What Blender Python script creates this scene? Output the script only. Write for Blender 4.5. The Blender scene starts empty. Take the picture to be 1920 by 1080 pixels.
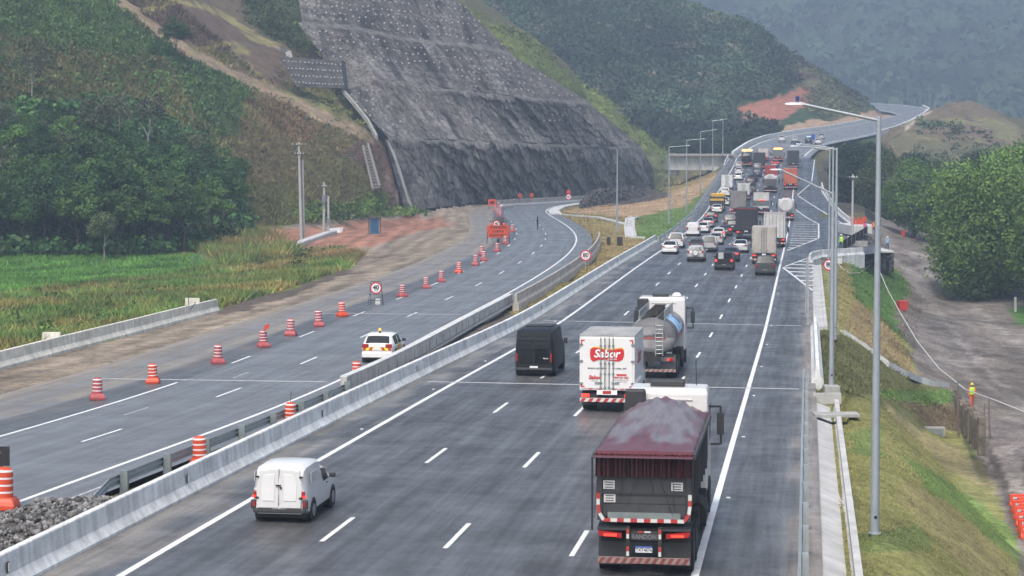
import bpy, bmesh, math, random
import numpy as np
from mathutils import Vector, Matrix, Euler
from mathutils.bvhtree import BVHTree
from mathutils.geometry import tessellate_polygon

random.seed(7); RNG = np.random.default_rng(11)
scene = bpy.context.scene
col = scene.collection

# ------------------------------------------------------------------ camera, sky, sun, exposure
FPX, CZ = 4000.0, 12.0
PIT = math.atan(242.0 / FPX)
cam_d = bpy.data.cameras.new("camera"); cam = bpy.data.objects.new("camera", cam_d); col.objects.link(cam)
cam_d.sensor_width = 36; cam_d.lens = 36 * FPX / 1920; cam_d.clip_start = 1; cam_d.clip_end = 9000
cam.location = (0, 0, CZ); cam.rotation_euler = (math.pi / 2 - PIT, 0, 0)
scene.camera = cam

SUN_EL, SUN_AZ = math.radians(58), math.radians(200)
world = bpy.data.worlds.new("World"); scene.world = world; world.use_nodes = True
wn = world.node_tree.nodes; wl = world.node_tree.links
bg = wn["Background"]; sky = wn.new("ShaderNodeTexSky"); sky.sky_type = 'NISHITA'; sky.sun_disc = False
sky.sun_elevation = SUN_EL; sky.sun_rotation = SUN_AZ; sky.air_density = 1.0; sky.dust_density = 4.0; sky.ozone_density = 0.0
wl.new(sky.outputs[0], bg.inputs[0]); bg.inputs[1].default_value = 0.115
sun_d = bpy.data.lights.new("sun", 'SUN'); sun_d.energy = 1.5; sun_d.angle = math.radians(14); sun_d.color = (1, 0.95, 0.88)
sun = bpy.data.objects.new("sun", sun_d); col.objects.link(sun)
sun.rotation_euler = Vector((-math.sin(SUN_AZ) * math.cos(SUN_EL), -math.cos(SUN_AZ) * math.cos(SUN_EL), -math.sin(SUN_EL))).to_track_quat('-Z', 'Y').to_euler()
scene.view_settings.view_transform = 'Standard'; scene.view_settings.look = 'None'
scene.view_settings.exposure = 1.12; scene.view_settings.gamma = 1.0
scene.render.engine = 'CYCLES'
scene.cycles.max_bounces = 5; scene.cycles.diffuse_bounces = 2; scene.cycles.glossy_bounces = 2
scene.cycles.transmission_bounces = 2; scene.cycles.volume_bounces = 0; scene.cycles.transparent_max_bounces = 6
scene.cycles.use_denoising = True; scene.cycles.sample_clamp_indirect = 4.0

# ------------------------------------------------------------------ projection helpers
cp, sp = math.cos(PIT), math.sin(PIT)
def ray(px, py):
    cx = (px - 960) / FPX; cy = (540 - py) / FPX
    return Vector((cx, cp + cy * sp, -sp + cy * cp))
def P(px, py, Y):
    d = ray(px, py); t = Y / d.y
    return Vector((d.x * t, Y, CZ + d.z * t))
def Pz(px, py, z):
    d = ray(px, py); t = (z - CZ) / d.z
    return Vector((d.x * t, d.y * t, z))
def proj(X, Y, Z):
    X = np.asarray(X, float); Y = np.asarray(Y, float); Z = np.asarray(Z, float) - CZ
    w = Y * cp - Z * sp; v = Y * sp + Z * cp
    return 960 + FPX * X / w, 540 - FPX * v / w

# ------------------------------------------------------------------ mesh helpers
class MB:
    def __init__(s): s.v = []; s.f = []; s.m = []; s.cur = 0; s.smooth = False; s.sm = []
    def add(s, vs, fs, m=None):
        o = len(s.v); s.v.extend([tuple(v) for v in vs]); mi = s.cur if m is None else m
        for f in fs: s.f.append([i + o for i in f]); s.m.append(mi); s.sm.append(s.smooth)
    def box(s, c, d, m=None, M=None, taper=None):
        x, y, z = c; a, b, h = d[0] / 2, d[1] / 2, d[2] / 2
        vs = []
        for k in (-1, 1):
            t = 1 if (taper is None or k < 0) else taper
            for i, j in ((-1, -1), (1, -1), (1, 1), (-1, 1)): vs.append(Vector((i * a * t, j * b * t, k * h)))
        if M is not None: vs = [M @ v for v in vs]
        vs = [v + Vector(c) for v in vs]
        s.add(vs, [(3, 2, 1, 0), (4, 5, 6, 7), (0, 1, 5, 4), (1, 2, 6, 5), (2, 3, 7, 6), (3, 0, 4, 7)], m)
    def cyl(s, p0, p1, r0, r1=None, n=10, m=None, caps=True):
        p0 = Vector(p0); p1 = Vector(p1); r1 = r0 if r1 is None else r1
        d = (p1 - p0).normalized(); u = d.orthogonal().normalized(); w = d.cross(u)
        vs = []
        for p, r in ((p0, r0), (p1, r1)):
            for i in range(n):
                a = 2 * math.pi * i / n; vs.append(p + u * math.cos(a) * r + w * math.sin(a) * r)
        sm = s.smooth; s.smooth = True
        s.add(vs, [(i, (i + 1) % n, n + (i + 1) % n, n + i) for i in range(n)], m); s.smooth = False
        if caps: s.add(vs, [tuple(range(n))[::-1], tuple(range(n, 2 * n))], m)
        s.smooth = sm
    def tube(s, pts, r, n=6, m=None):
        for a, b in zip(pts[:-1], pts[1:]): s.cyl(a, b, r, r, n, m)
    def lathe(s, prof, c=(0, 0, 0), n=14, m=None, ms=None):
        vs = []
        for r, z in prof:
            for i in range(n):
                a = 2 * math.pi * i / n; vs.append((c[0] + r * math.cos(a), c[1] + r * math.sin(a), c[2] + z))
        o = len(s.v); s.v.extend(vs)
        for k in range(len(prof) - 1):
            for i in range(n):
                s.f.append([o + k * n + i, o + k * n + (i + 1) % n, o + (k + 1) * n + (i + 1) % n, o + (k + 1) * n + i])
                s.m.append(ms[k] if ms else (s.cur if m is None else m)); s.sm.append(True)
    def prism(s, poly, y0, y1, axis='y', m=None):
        """poly: 2D outline; extruded along axis. axis y: poly=(x,z); axis x: poly=(y,z); axis z: poly=(x,y)"""
        def mk(p, t):
            return (p[0], t, p[1]) if axis == 'y' else ((t, p[0], p[1]) if axis == 'x' else (p[0], p[1], t))
        n = len(poly); vs = [mk(p, y0) for p in poly] + [mk(p, y1) for p in poly]
        fs = [(i, (i + 1) % n, n + (i + 1) % n, n + i) for i in range(n)] + [tuple(range(n))[::-1], tuple(range(n, 2 * n))]
        s.add(vs, fs, m)
    def rings(s, rings, m=None, closed=True, cap=True):
        n = len(rings[0]); o = len(s.v)
        for r in rings: s.v.extend([tuple(v) for v in r])
        k = n if closed else n - 1
        for a in range(len(rings) - 1):
            for i in range(k):
                s.f.append([o + a * n + i, o + a * n + (i + 1) % n, o + (a + 1) * n + (i + 1) % n, o + (a + 1) * n + i])
                s.m.append(s.cur if m is None else m); s.sm.append(s.smooth)
        if cap:
            for q, rev in ((0, True), (len(rings) - 1, False)):
                idx = [o + q * n + i for i in range(n)]
                s.f.append(idx[::-1] if rev else idx); s.m.append(s.cur if m is None else m); s.sm.append(False)
    def mesh(s, me, m, M):
        me_v = [M @ v.co for v in me.vertices]; s.add(me_v, [tuple(p.vertices) for p in me.polygons], m)
    def build(s, name, mats, parent=None, bevel=0, recalc=True):
        me = bpy.data.meshes.new(name); me.from_pydata(s.v, [], s.f)
        if not isinstance(mats, (list, tuple)): mats = [mats]
        for mt in mats: me.materials.append(mt)
        me.polygons.foreach_set("material_index", s.m); me.polygons.foreach_set("use_smooth", s.sm)
        if recalc:
            b = bmesh.new(); b.from_mesh(me); bmesh.ops.recalc_face_normals(b, faces=b.faces); b.to_mesh(me); b.free()
        me.update()
        o = bpy.data.objects.new(name, me); col.objects.link(o)
        if parent is not None: o.parent = parent
        if bevel:
            md = o.modifiers.new("bevel", 'BEVEL'); md.width = bevel; md.segments = 2; md.limit_method = 'ANGLE'; md.angle_limit = math.radians(40)
        return o
def npmesh(name, V, F, mats, colors=None, smooth=False, parent=None, uvs=None):
    """V (n,3), F (m,k) numpy"""
    me = bpy.data.meshes.new(name); k = F.shape[1]
    me.vertices.add(len(V)); me.vertices.foreach_set("co", np.ascontiguousarray(V, np.float32).ravel())
    me.loops.add(F.size); me.loops.foreach_set("vertex_index", np.ascontiguousarray(F, np.int32).ravel())
    me.polygons.add(len(F)); me.polygons.foreach_set("loop_start", np.arange(0, F.size, k, dtype=np.int32))
    me.polygons.foreach_set("loop_total", np.full(len(F), k, np.int32))
    if smooth: me.polygons.foreach_set("use_smooth", np.ones(len(F), bool))
    for mt in (mats if isinstance(mats, (list, tuple)) else [mats]): me.materials.append(mt)
    if colors is not None:
        a = me.color_attributes.new("Col", 'FLOAT_COLOR', 'POINT')
        c4 = np.ones((len(V), 4), np.float32); c4[:, :3] = colors; a.data.foreach_set("color", c4.ravel())
    if uvs is not None:
        ul = me.uv_layers.new(name="UVMap"); ul.data.foreach_set("uv", np.ascontiguousarray(uvs[F.ravel()], np.float32).ravel())
    me.update(calc_edges=True); me.validate()
    o = bpy.data.objects.new(name, me); col.objects.link(o)
    if parent is not None: o.parent = parent
    return o
def tag(o, label=None, cat=None, group=None, kind=None):
    if label: o['label'] = label
    if cat: o['category'] = cat
    if group: o['group'] = group
    if kind: o['kind'] = kind
    return o
def empty(name, loc=(0, 0, 0), rz=0, label=None, cat=None, group=None):
    o = bpy.data.objects.new(name, None); col.objects.link(o); o.location = loc; o.rotation_euler = (0, 0, rz)
    o.empty_display_size = .3
    return tag(o, label, cat, group)
def copy_tree(o, parent=None):
    c = o.copy(); col.objects.link(c)
    if parent is not None: c.parent = parent
    for ch in [q for q in o.children]: copy_tree(ch, c)
    return c
_txt = {}
def text_mesh(t, size=1.0, ext=0.0, shear=0.0, bold=0.0):
    k = (t, size, ext, shear, bold)
    if k in _txt: return _txt[k]
    cu = bpy.data.curves.new("lettering", 'FONT'); cu.body = t; cu.size = size; cu.extrude = ext; cu.align_x = 'CENTER'; cu.align_y = 'CENTER'
    cu.shear = shear; cu.offset = bold; cu.resolution_u = 3
    o = bpy.data.objects.new("lettering", cu); col.objects.link(o)
    bpy.context.view_layer.update()
    me = bpy.data.meshes.new_from_object(o.evaluated_get(bpy.context.evaluated_depsgraph_get()))
    bpy.data.objects.remove(o); _txt[k] = me
    return me
# rear-facing placement (text readable from -Y): x right, z up
def RM(x, y, z): return Matrix.Translation((x, y, z)) @ Matrix.Rotation(math.pi / 2, 4, 'X')
def side_M(x, y, z, s=1):  # readable from +X side (s=1)
    return Matrix.Translation((x, y, z)) @ Matrix.Rotation(s * math.pi / 2, 4, 'Z') @ Matrix.Rotation(math.pi / 2, 4, 'X')

# ------------------------------------------------------------------ materials
def mat(name, c, rough=.6, metal=0, nvar=.0, nscale=5, bump=0, bscale=30, spec=.5, c2=None, emit=None, es=1, coat=0, obj=False, stretch=None, dirt=None):
    m = bpy.data.materials.new(name); m.use_nodes = True; nt = m.node_tree; n = nt.nodes; l = nt.links
    b = n["Principled BSDF"]; b.inputs["Roughness"].default_value = rough; b.inputs["Metallic"].default_value = metal
    b.inputs["Specular IOR Level"].default_value = spec; b.inputs["Coat Weight"].default_value = coat
    b.inputs["Base Color"].default_value = (*c, 1)
    if emit: b.inputs["Emission Color"].default_value = (*emit, 1); b.inputs["Emission Strength"].default_value = es
    if nvar or c2 or bump or dirt:
        tc = n.new("ShaderNodeTexCoord"); mp = n.new("ShaderNodeMapping"); l.new(tc.outputs["Object"], mp.inputs[0])
        if stretch: mp.inputs["Scale"].default_value = stretch
        nz = n.new("ShaderNodeTexNoise"); nz.inputs["Scale"].default_value = nscale; nz.inputs["Detail"].default_value = 6; nz.inputs["Roughness"].default_value = .65
        l.new(mp.outputs[0], nz.inputs[0])
        if nvar or c2:
            r = n.new("ShaderNodeValToRGB"); r.color_ramp.elements[0].position = .35; r.color_ramp.elements[1].position = .68
            a = tuple(max(0, q * (1 - nvar)) for q in c); e = c2 if c2 else tuple(q * (1 + nvar) for q in c)
            r.color_ramp.elements[0].color = (*a, 1); r.color_ramp.elements[1].color = (*e, 1)
            l.new(nz.outputs[0], r.inputs[0]); l.new(r.outputs[0], b.inputs["Base Color"])
            if obj:
                oi = n.new("ShaderNodeObjectInfo"); mr = n.new("ShaderNodeMapRange"); mr.inputs[3].default_value = 1 - obj; mr.inputs[4].default_value = 1 + obj
                mx = n.new("ShaderNodeVectorMath"); mx.operation = 'SCALE'
                l.new(oi.outputs["Random"], mr.inputs[0]); l.new(r.outputs[0], mx.inputs[0]); l.new(mr.outputs[0], mx.inputs["Scale"]); l.new(mx.outputs[0], b.inputs["Base Color"])
        if bump:
            nb = n.new("ShaderNodeTexNoise"); nb.inputs["Scale"].default_value = bscale; nb.inputs["Detail"].default_value = 5; l.new(mp.outputs[0], nb.inputs[0])
            bp = n.new("ShaderNodeBump"); bp.inputs["Strength"].default_value = bump; bp.inputs["Distance"].default_value = .05
            l.new(nb.outputs[0], bp.inputs["Height"]); l.new(bp.outputs[0], b.inputs["Normal"])
    return m
def ground_mat(name, amp=.35, s1=.6, s2=6.0, stretch=(1, 1, 1), bump=.6, rough=.9, bd=.15, rot=0):
    m = bpy.data.materials.new(name); m.use_nodes = True; nt = m.node_tree; n = nt.nodes; l = nt.links
    b = n["Principled BSDF"]; b.inputs["Roughness"].default_value = rough; b.inputs["Specular IOR Level"].default_value = .2
    at = n.new("ShaderNodeVertexColor"); at.layer_name = "Col"
    tc = n.new("ShaderNodeTexCoord"); mp = n.new("ShaderNodeMapping"); mp.inputs["Scale"].default_value = stretch; mp.inputs["Rotation"].default_value = (0, 0, rot); l.new(tc.outputs["Object"], mp.inputs[0])
    a1 = n.new("ShaderNodeTexNoise"); a1.inputs["Scale"].default_value = s1; a1.inputs["Detail"].default_value = 8; a1.inputs["Roughness"].default_value = .7
    a2 = n.new("ShaderNodeTexNoise"); a2.inputs["Scale"].default_value = s2; a2.inputs["Detail"].default_value = 6; a2.inputs["Roughness"].default_value = .7
    l.new(mp.outputs[0], a1.inputs[0]); l.new(mp.outputs[0], a2.inputs[0])
    ad = n.new("ShaderNodeMath"); ad.operation = 'ADD'; l.new(a1.outputs[0], ad.inputs[0]); l.new(a2.outputs[0], ad.inputs[1])
    mr = n.new("ShaderNodeMapRange"); mr.inputs[1].default_value = .82; mr.inputs[2].default_value = 1.18; mr.inputs[3].default_value = 1 - amp; mr.inputs[4].default_value = 1 + amp
    l.new(ad.outputs[0], mr.inputs[0])
    sc = n.new("ShaderNodeVectorMath"); sc.operation = 'SCALE'; l.new(at.outputs[0], sc.inputs[0]); l.new(mr.outputs[0], sc.inputs["Scale"]); l.new(sc.outputs[0], b.inputs["Base Color"])
    bp = n.new("ShaderNodeBump"); bp.inputs["Strength"].default_value = bump; bp.inputs["Distance"].default_value = bd
    l.new(ad.outputs[0], bp.inputs["Height"]); l.new(bp.outputs[0], b.inputs["Normal"])
    return m

# ------------------------------------------------------------------ the two carriageways: plan and profile
_mY = [30, 52.6, 59, 75, 95, 125, 141, 175, 209, 242, 289, 343, 360, 392, 430, 468, 505, 540, 600]
_mP = [None, 1080, 1000, 860, 750, 655, 620, None, 505, 475, 442, 407, 393, 366, None, 320, None, 276, None]
_yy = [a for a, b in zip(_mY, _mP) if b]; _zz = [P(960, b, a).z for a, b in zip(_mY, _mP) if b]
_d = np.arange(20, 620, 1.0); _z = np.interp(_d, _yy, _zz)
_z[_d < 52.6] = _zz[0]; _z[_d > 540] = _zz[-1] + (_d[_d > 540] - 540) * .075
for _ in range(3): _z = np.convolve(np.pad(_z, 9, 'edge'), np.ones(19) / 19, 'valid')
def zR(Y): return np.interp(Y, _d, _z)
def XR(Y): return -2.74 + .1385 * Y
TH = math.atan(.1385)
def MR(Y, t, dz=0.0): return Vector((XR(Y) + t, Y, float(zR(Y)) - .02 * t + dz))
def onmain(px, py, dz=0.0):
    z = 1.0; p = Pz(px, py, z)
    for _ in range(40):
        z = float(zR(p.y)) - .02 * (p.x - XR(p.y)) + dz
        if py < 300: z = min(z, 60)
        q = Pz(px, py, min(z, CZ - .3) if py > 298.5 else max(z, CZ + .3)); p = p.lerp(q, .5)
        if p.y > 560 or p.y < 0: p = P(px, py, 540); break
    # robust: bisect on Y
    lo, hi = 40.0, 640.0
    def g(Y):
        w = P(px, py, Y); return w.z - (float(zR(Y)) - .02 * (w.x - XR(Y)) + dz)
    f0 = g(lo)
    for Y in np.arange(42, 640, 2.0):
        if g(Y) < 0: lo, hi = Y - 2, Y; break
    for _ in range(25):
        m_ = (lo + hi) / 2
        if g(m_) > 0: lo = m_
        else: hi = m_
    return P(px, py, (lo + hi) / 2)

_lY = [20, 60, 110, 160, 200, 245, 300, 620]; _lZ = [CZ - 10.2, CZ - 10.35, CZ - 10.6, CZ - 10.4, CZ - 10.1, CZ - 9.6, CZ - 9.35, CZ - 9.3]
_lz = np.interp(_d, _lY, _lZ)
for _ in range(2): _lz = np.convolve(np.pad(_lz, 9, 'edge'), np.ones(19) / 19, 'valid')
def zL(Y): return np.interp(Y, _d, _lz)
def onleft(px, py, dz=0.0):
    z = 1.5
    for _ in range(30):
        p = Pz(px, py, z); z = .5 * z + .5 * (float(zL(p.y)) + dz)
    return Pz(px, py, z)
_pl = [(30, 938), (270, 855), (530, 765), (613, 726), (700, 682), (753, 655), (840, 608), (972, 540), (1033, 502), (1063, 480), (1078, 463), (1083, 450), (1078, 436), (1063, 423), (1038, 408), (1022, 398), (1026, 390), (1060, 383.5), (1105, 378), (1180, 372)]
_w = [onleft(*p) for p in _pl]
_w = [Vector((_w[0].x - .165 * 35, _w[0].y - 35, 0))] + _w + [Vector((60, 540, 0)), Vector((100, 600, 0))]
_X = np.array([p.x for p in _w]); _Yv = np.array([p.y for p in _w])
_s = np.concatenate([[0], np.cumsum(np.hypot(np.diff(_X), np.diff(_Yv)))])
LS = np.arange(0, _s[-1], 1.0); LX = np.interp(LS, _s, _X); LY = np.interp(LS, _s, _Yv)
for _ in range(3):
    LX = np.convolve(np.pad(LX, 10, 'reflect', reflect_type='odd'), np.ones(21) / 21, 'valid'); LY = np.convolve(np.pad(LY, 10, 'reflect', reflect_type='odd'), np.ones(21) / 21, 'valid')
_tx, _ty = np.gradient(LX), np.gradient(LY); _n = np.hypot(_tx, _ty); LNX, LNY = _ty / _n, -_tx / _n     # right normal
def LR(s, t, dz=0.0):
    x = np.interp(s, LS, LX); y = np.interp(s, LS, LY); nx = np.interp(s, LS, LNX); ny = np.interp(s, LS, LNY)
    X = x + nx * t; Y = y + ny * t
    return Vector((X, Y, float(zL(Y)) + dz))
def lheading(s): return math.atan2(np.interp(s, LS, LNX), -np.interp(s, LS, LNY)) if False else math.atan2(-np.interp(s, LS, -LNY), np.interp(s, LS, LNX))
def sleft(p):
    i = int(np.argmin((LX - p.x) ** 2 + (LY - p.y) ** 2)); return LS[i], (p.x - LX[i]) * LNX[i] + (p.y - LY[i]) * LNY[i]

# far part of the main road after the straight: (left edge, right edge)
FAR = [((1374, 293, 508), (1521, 293.5, 508)), ((1386, 284, 520), (1529, 285.5, 520)), ((1400, 275, 537), (1539, 278, 537)), ((1413, 268.5, 555), (1552, 271.5, 555)), ((1436, 260.5, 588), (1582, 265, 588)), ((1490, 250.5, 620), (1615, 259, 620)), ((1545, 243, 655), (1645, 252, 650)), ((1600, 233.5, 695), (1682, 241, 690)),
       ((1640, 225.5, 730), (1710, 229, 735)), ((1668, 219.5, 765), (1732, 216, 790)), ((1681, 215.5, 795), (1742, 207, 850)), ((1668, 211.5, 830), (1730, 201, 900)), ((1645, 208, 865), (1700, 197, 940)),
       ((1620, 204, 900), (1650, 193.5, 970)), ((1604, 200, 930), (1601, 191, 1000)), ((1580, 197, 960), (1560, 189, 1030))]
# ------------------------------------------------------------------ ground sheet
ctrl = []
def c3(px, py, Y): ctrl.append(tuple(P(px, py, Y)))
def cw(X, Y, zr): ctrl.append((X, Y, CZ + zr))
def cpz(px, py, zr): ctrl.append(tuple(Pz(px, py, CZ + zr)))
for Y in (25, 40, 52, 62, 75, 90, 105, 120, 140, 160, 185, 210, 240, 270, 300, 340, 380, 420, 460, 495):
    q = MR(Y, -16.0, -.15); ctrl.append(tuple(q)); q = MR(Y, 3.2, -.15); ctrl.append(tuple(q)); ctrl.append(tuple(MR(Y, -7, -.2)))
for (a, b) in FAR:
    for c in (a, b): q = P(*c); ctrl.append((q.x, q.y, q.z - .4))
    if b[2] < 780: q = P(*b); ctrl.append((q.x + 7, q.y - 5, q.z - 1.6))
for s in range(0, int(LS[-1]), 22):
    for t in (1.8, -6, -14): q = LR(s, t, -.15); ctrl.append(tuple(q))
# left verge, meadow, hill
for a in [(0, 700, -10.8), (200, 640, -10.8), (405, 584, -10.8), (560, 540, -10.7), (680, 505, -10.5), (790, 470, -10.3), (850, 430, -9.8),
          (0, 640, -11.6), (-300, 640, -11.8), (200, 590, -11.7), (400, 545, -11.6), (560, 515, -11.3), (640, 490, -10.9), (0, 540, -12), (-300, 520, -12), (300, 520, -12), (150, 495, -12),
          (540, 480, -11.2), (700, 455, -10.3), (620, 450, -10.3), (780, 425, -9.9), (560, 443, -10.4), (620, 430, -10.2), (702, 439, -10.1), (850, 392, -9.6)]: cpz(*a)
for a in [(0, 485, 250), (200, 485, 252), (400, 470, 268), (-300, 490, 250), (450, 438, 298), (550, 422, 335), (640, 412, 350), (745, 404, 378), (690, 410, 360),
          (0, 300, 285), (200, 300, 290), (-300, 300, 280), (-300, 100, 320), (330, 330, 305), (0, 150, 315), (200, 150, 325), (0, 0, 352), (-300, -100, 380), (200, 0, 372), (300, 75, 372), (330, 0, 405),
          (400, 0, 440), (480, 0, 462), (550, 0, 478), (450, 85, 405), (520, 150, 398), (640, 215, 396), (700, 255, 395), (560, 100, 430), (610, 110, 450), (430, 200, 352), (430, 265, 330), (470, 350, 322), (500, 180, 385),
          (550, 300, 352), (600, 220, 380), (640, 320, 365), (700, 320, 378), (740, 385, 381), (690, 380, 370), (660, 260, 388),
          (0, -150, 400), (250, -150, 440), (500, -150, 520), (300, 20, 380), (420, 30, 430)]: c3(*a)
# behind the cut slope: crest of the cut
for a in [(550, -60, 520), (830, -30, 540), (853, 22, 520), (907, 70, 520), (960, 85, 525), (1007, 118, 530), (1053, 165, 545), (1100, 180, 560), (1140, 218, 575), (1203, 262, 592), (1250, 300, 602)]: c3(*a)
for a in [(890, 5, 548), (945, 50, 545), (1010, 85, 550), (1080, 140, 565), (1140, 178, 580), (1205, 235, 602), (1250, 285, 618)]: c3(*a)
for a in [(-20, 12), (0, 2), (20, -4), (40, -9)]: cw(a[0], 620, a[1] - 3)
for a in [(700, -120, 560), (800, -140, 600)]: c3(*a)
# middle hill
for a in [(1255, 296, 640), (1300, 296, 640), (1370, 294, 620), (1430, 262, 610), (1480, 244, 660), (1530, 232, 690), (1600, 216, 760), (1640, 213, 780), (1565, 222, 720),
          (900, 100, 720), (1000, 160, 700), (1100, 200, 690), (1200, 250, 670), (1300, 200, 720), (1400, 220, 700), (1450, 200, 720), (1520, 175, 770), (1540, 200, 740),
          (860, -20, 800), (1000, 0, 830), (1100, -10, 850), (1230, 2, 850), (1300, 30, 850), (1350, 45, 840), (1413, 62, 830), (1447, 97, 830), (1480, 103, 820), (1507, 133, 800), (1543, 143, 790), (1563, 167, 790), (1590, 176, 800), (1610, 198, 840),
          (1000, 80, 760), (1200, 100, 780), (1350, 120, 780)]: c3(*a)
for X, Y, z in [(0, 1050, 20), (60, 1080, 15), (120, 1100, 5), (160, 1100, -5), (200, 1100, -30), (260, 1100, -60), (-100, 1050, 30), (-60, 700, 30)]: cw(X, Y, z)
# between the roads
for a in [(1000, 570, -10.9), (1060, 530, -10.9), (1115, 490, -10.7), (1150, 455, -10.3), (1200, 440, -10.4), (1180, 405, -9.7), (1100, 400, -9.5), (1080, 390, -9.4), (1240, 385, -9.8), (1120, 388, -9.3)]: cpz(*a)
for a in [(1250, 350, 440), (1300, 340, 440), (1330, 333, 460), (1200, 372, 430), (1150, 384, 420), (1250, 362, 520), (1300, 325, 520), (1345, 322, 500), (1120, 362, 560), (1280, 330, 560), (1320, 300, 560)]: c3(*a)
# right embankment: per Y: (t of crest, foot t, foot rel z)
for Y, tc, tf, zf in [(25, 5.2, 12, -16.5), (45, 5.3, 12, -16.8), (60, 5.5, 12.2, -17), (75, 5.8, 12.5, -17.3), (90, 6.0, 12.3, -17.6), (97, 6.1, 11.5, -17.8), (104, 3.6, 9.6, -17.9), (118, 3.5, 9.4, -18), (130, 3.6, 9.4, -18),
                      (138, 4.2, 11, -17.9), (150, 5.5, 12.2, -17.8), (172, 5.8, 12.2, -17.7), (190, 5.8, 12, -17.5), (215, 5.8, 12.2, -17.1), (240, 6.5, 14, -16.9)]:
    q = MR(Y, tc, -.1 if Y < 100 or Y > 140 else -.5); ctrl.append(tuple(q)); cw(XR(Y) + tf, Y, zf); cw(XR(Y) + tf + 5, Y, zf - .3)
    m_ = (tc + tf) / 2; zc = q.z - CZ; cw(XR(Y) + m_, Y, (zc + zf) / 2 + .35)
for a in [(1920, 800, -18.3), (1920, 960, -17.6), (2150, 900, -18), (1920, 680, -18), (2200, 650, -18), (1800, 640, -17.8), (1750, 560, -17.2), (1900, 560, -17), (2200, 540, -17), (1700, 500, -16.2), (1800, 500, -16.5), (1690, 450, -15.2), (1760, 440, -15.2), (1655, 420, -13.2), (1640, 395, -12.2), (1900, 450, -15.5)]: cpz(*a)
for Y, t, z in [(262, 16, -16), (280, 14, -12.5), (300, 16, -11.5), (262, 8, -10.9), (290, 10, -10.7), (340, 10, -9.6), (340, 17, -13), (380, 12, -8), (380, 20, -13), (420, 12, -7.5), (470, 9, -5), (470, 30, -10), (430, 60, -12), (520, 12, -1), (520, 40, -5), (560, 60, -2), (560, 100, -4), (480, 90, -12)]: cw(XR(Y) + t, Y, z)
# right mound
for a in [(1660, 262, 590), (1690, 290, 575), (1760, 292, 575), (1850, 290, 580), (1910, 285, 590), (1700, 240, 600), (1672, 243, 620), (1725, 222, 640), (1800, 228, 640), (1860, 232, 640), (1905, 240, 640), (1740, 205, 670), (1775, 193, 680), (1830, 192, 680), (1862, 215, 670), (1900, 234, 665), (1925, 255, 660)]: c3(*a)
for X, Y, z in [(150, 780, 8), (200, 760, -10), (240, 700, -20), (250, 600, -15), (300, 500, -15), (175, 730, 14), (195, 730, 5)]: cw(X, Y, z)
C = np.array(ctrl); 
# drop duplicates that would make the solve singular
_k = []; 
for i in range(len(C)):
    if all((C[i, 0] - C[j, 0]) ** 2 + (C[i, 1] - C[j, 1]) ** 2 > 1.5 for j in _k): _k.append(i)
C = C[_k]
SC = np.array([1.0, .6])                                    # influence longer along the view
def _phi(r): return r
A_ = C[:, :2] * SC; D_ = np.sqrt(((A_[:, None] - A_[None]) ** 2).sum(-1) + 1.0)
N_ = len(C); Kx = np.zeros((N_ + 3, N_ + 3)); Kx[:N_, :N_] = D_ - np.eye(N_) * .6; Kx[:N_, N_] = 1; Kx[:N_, N_ + 1:] = A_ / 100; Kx[N_:, :N_] = Kx[:N_, N_:].T
sol = np.linalg.solve(Kx, np.concatenate([C[:, 2], [0, 0, 0]]))
def hraw(X, Y):
    X = np.asarray(X, float); Y = np.asarray(Y, float); sh = X.shape; Q = np.stack([X.ravel(), Y.ravel()], 1) * SC; out = np.empty(len(Q))
    for i in range(0, len(Q), 20000):
        q = Q[i:i + 20000]; r = np.sqrt(((q[:, None] - A_[None]) ** 2).sum(-1) + 1.0); out[i:i + 20000] = r @ sol[:N_] + sol[N_] + q @ sol[N_ + 1:] / 100
    return out.reshape(sh)
def vnoise(X, Y, s, seed=0):
    """smooth value noise in world metres"""
    r = np.random.default_rng(seed); T = r.random((256, 256)); x = np.asarray(X) / s + 1000; y = np.asarray(Y) / s + 1000
    xi = np.floor(x).astype(int); yi = np.floor(y).astype(int); fx = x - xi; fy = y - yi; fx = fx * fx * (3 - 2 * fx); fy = fy * fy * (3 - 2 * fy)
    g = lambda a, b: T[a % 256, b % 256]
    return (g(xi, yi) * (1 - fx) + g(xi + 1, yi) * fx) * (1 - fy) + (g(xi, yi + 1) * (1 - fx) + g(xi + 1, yi + 1) * fx) * fy - .5
# foot and crest of the cut slope, as (px, distance) of its base
CLB = [(560, 362), (640, 366), (700, 372), (762, 382), (800, 400), (860, 425), (960, 455), (1060, 490), (1150, 530), (1250, 575)]
def cliffD(px): return np.interp(px, [a for a, b in CLB], [b for a, b in CLB])

CROWS = [[(762, 402, 384), (800, 391, 402), (860, 384, 427), (960, 376, 457), (1060, 370, 492), (1150, 365, 532), (1250, 359, 577)],
         [(722, 262, 389), (800, 263, 412), (930, 268, 440), (1060, 273, 485), (1157, 276, 528), (1203, 278, 560)],
         [(642, 164, 404), (700, 150, 412), (813, 165, 438), (973, 183, 462), (1057, 190, 490), (1103, 193, 520)],
         [(558, 42, 425), (647, 50, 430), (750, 73, 445), (900, 88, 470), (958, 102, 492)],
         [(550, -55, 455), (700, -50, 470), (800, -40, 490), (828, -30, 500)]]
COUT = [(762, 402), (722, 262), (642, 164), (600, 100), (558, 42), (550, -60), (828, -40), (860, 42), (905, 88), (930, 100), (960, 100), (1007, 133), (1053, 180), (1103, 193), (1140, 233), (1203, 277), (1250, 359), (1150, 365), (960, 376), (860, 384), (800, 391)]
NR, NC = 680, 380
Yr = 28 * np.exp(np.linspace(0, math.log(1120 / 28), NR)); Xc = np.linspace(-1400, 1560, NC)
GY, GXp = np.meshgrid(Yr, Xc, indexing='ij'); GX = GXp * GY / FPX
GZ = hraw(GX, GY)
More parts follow.
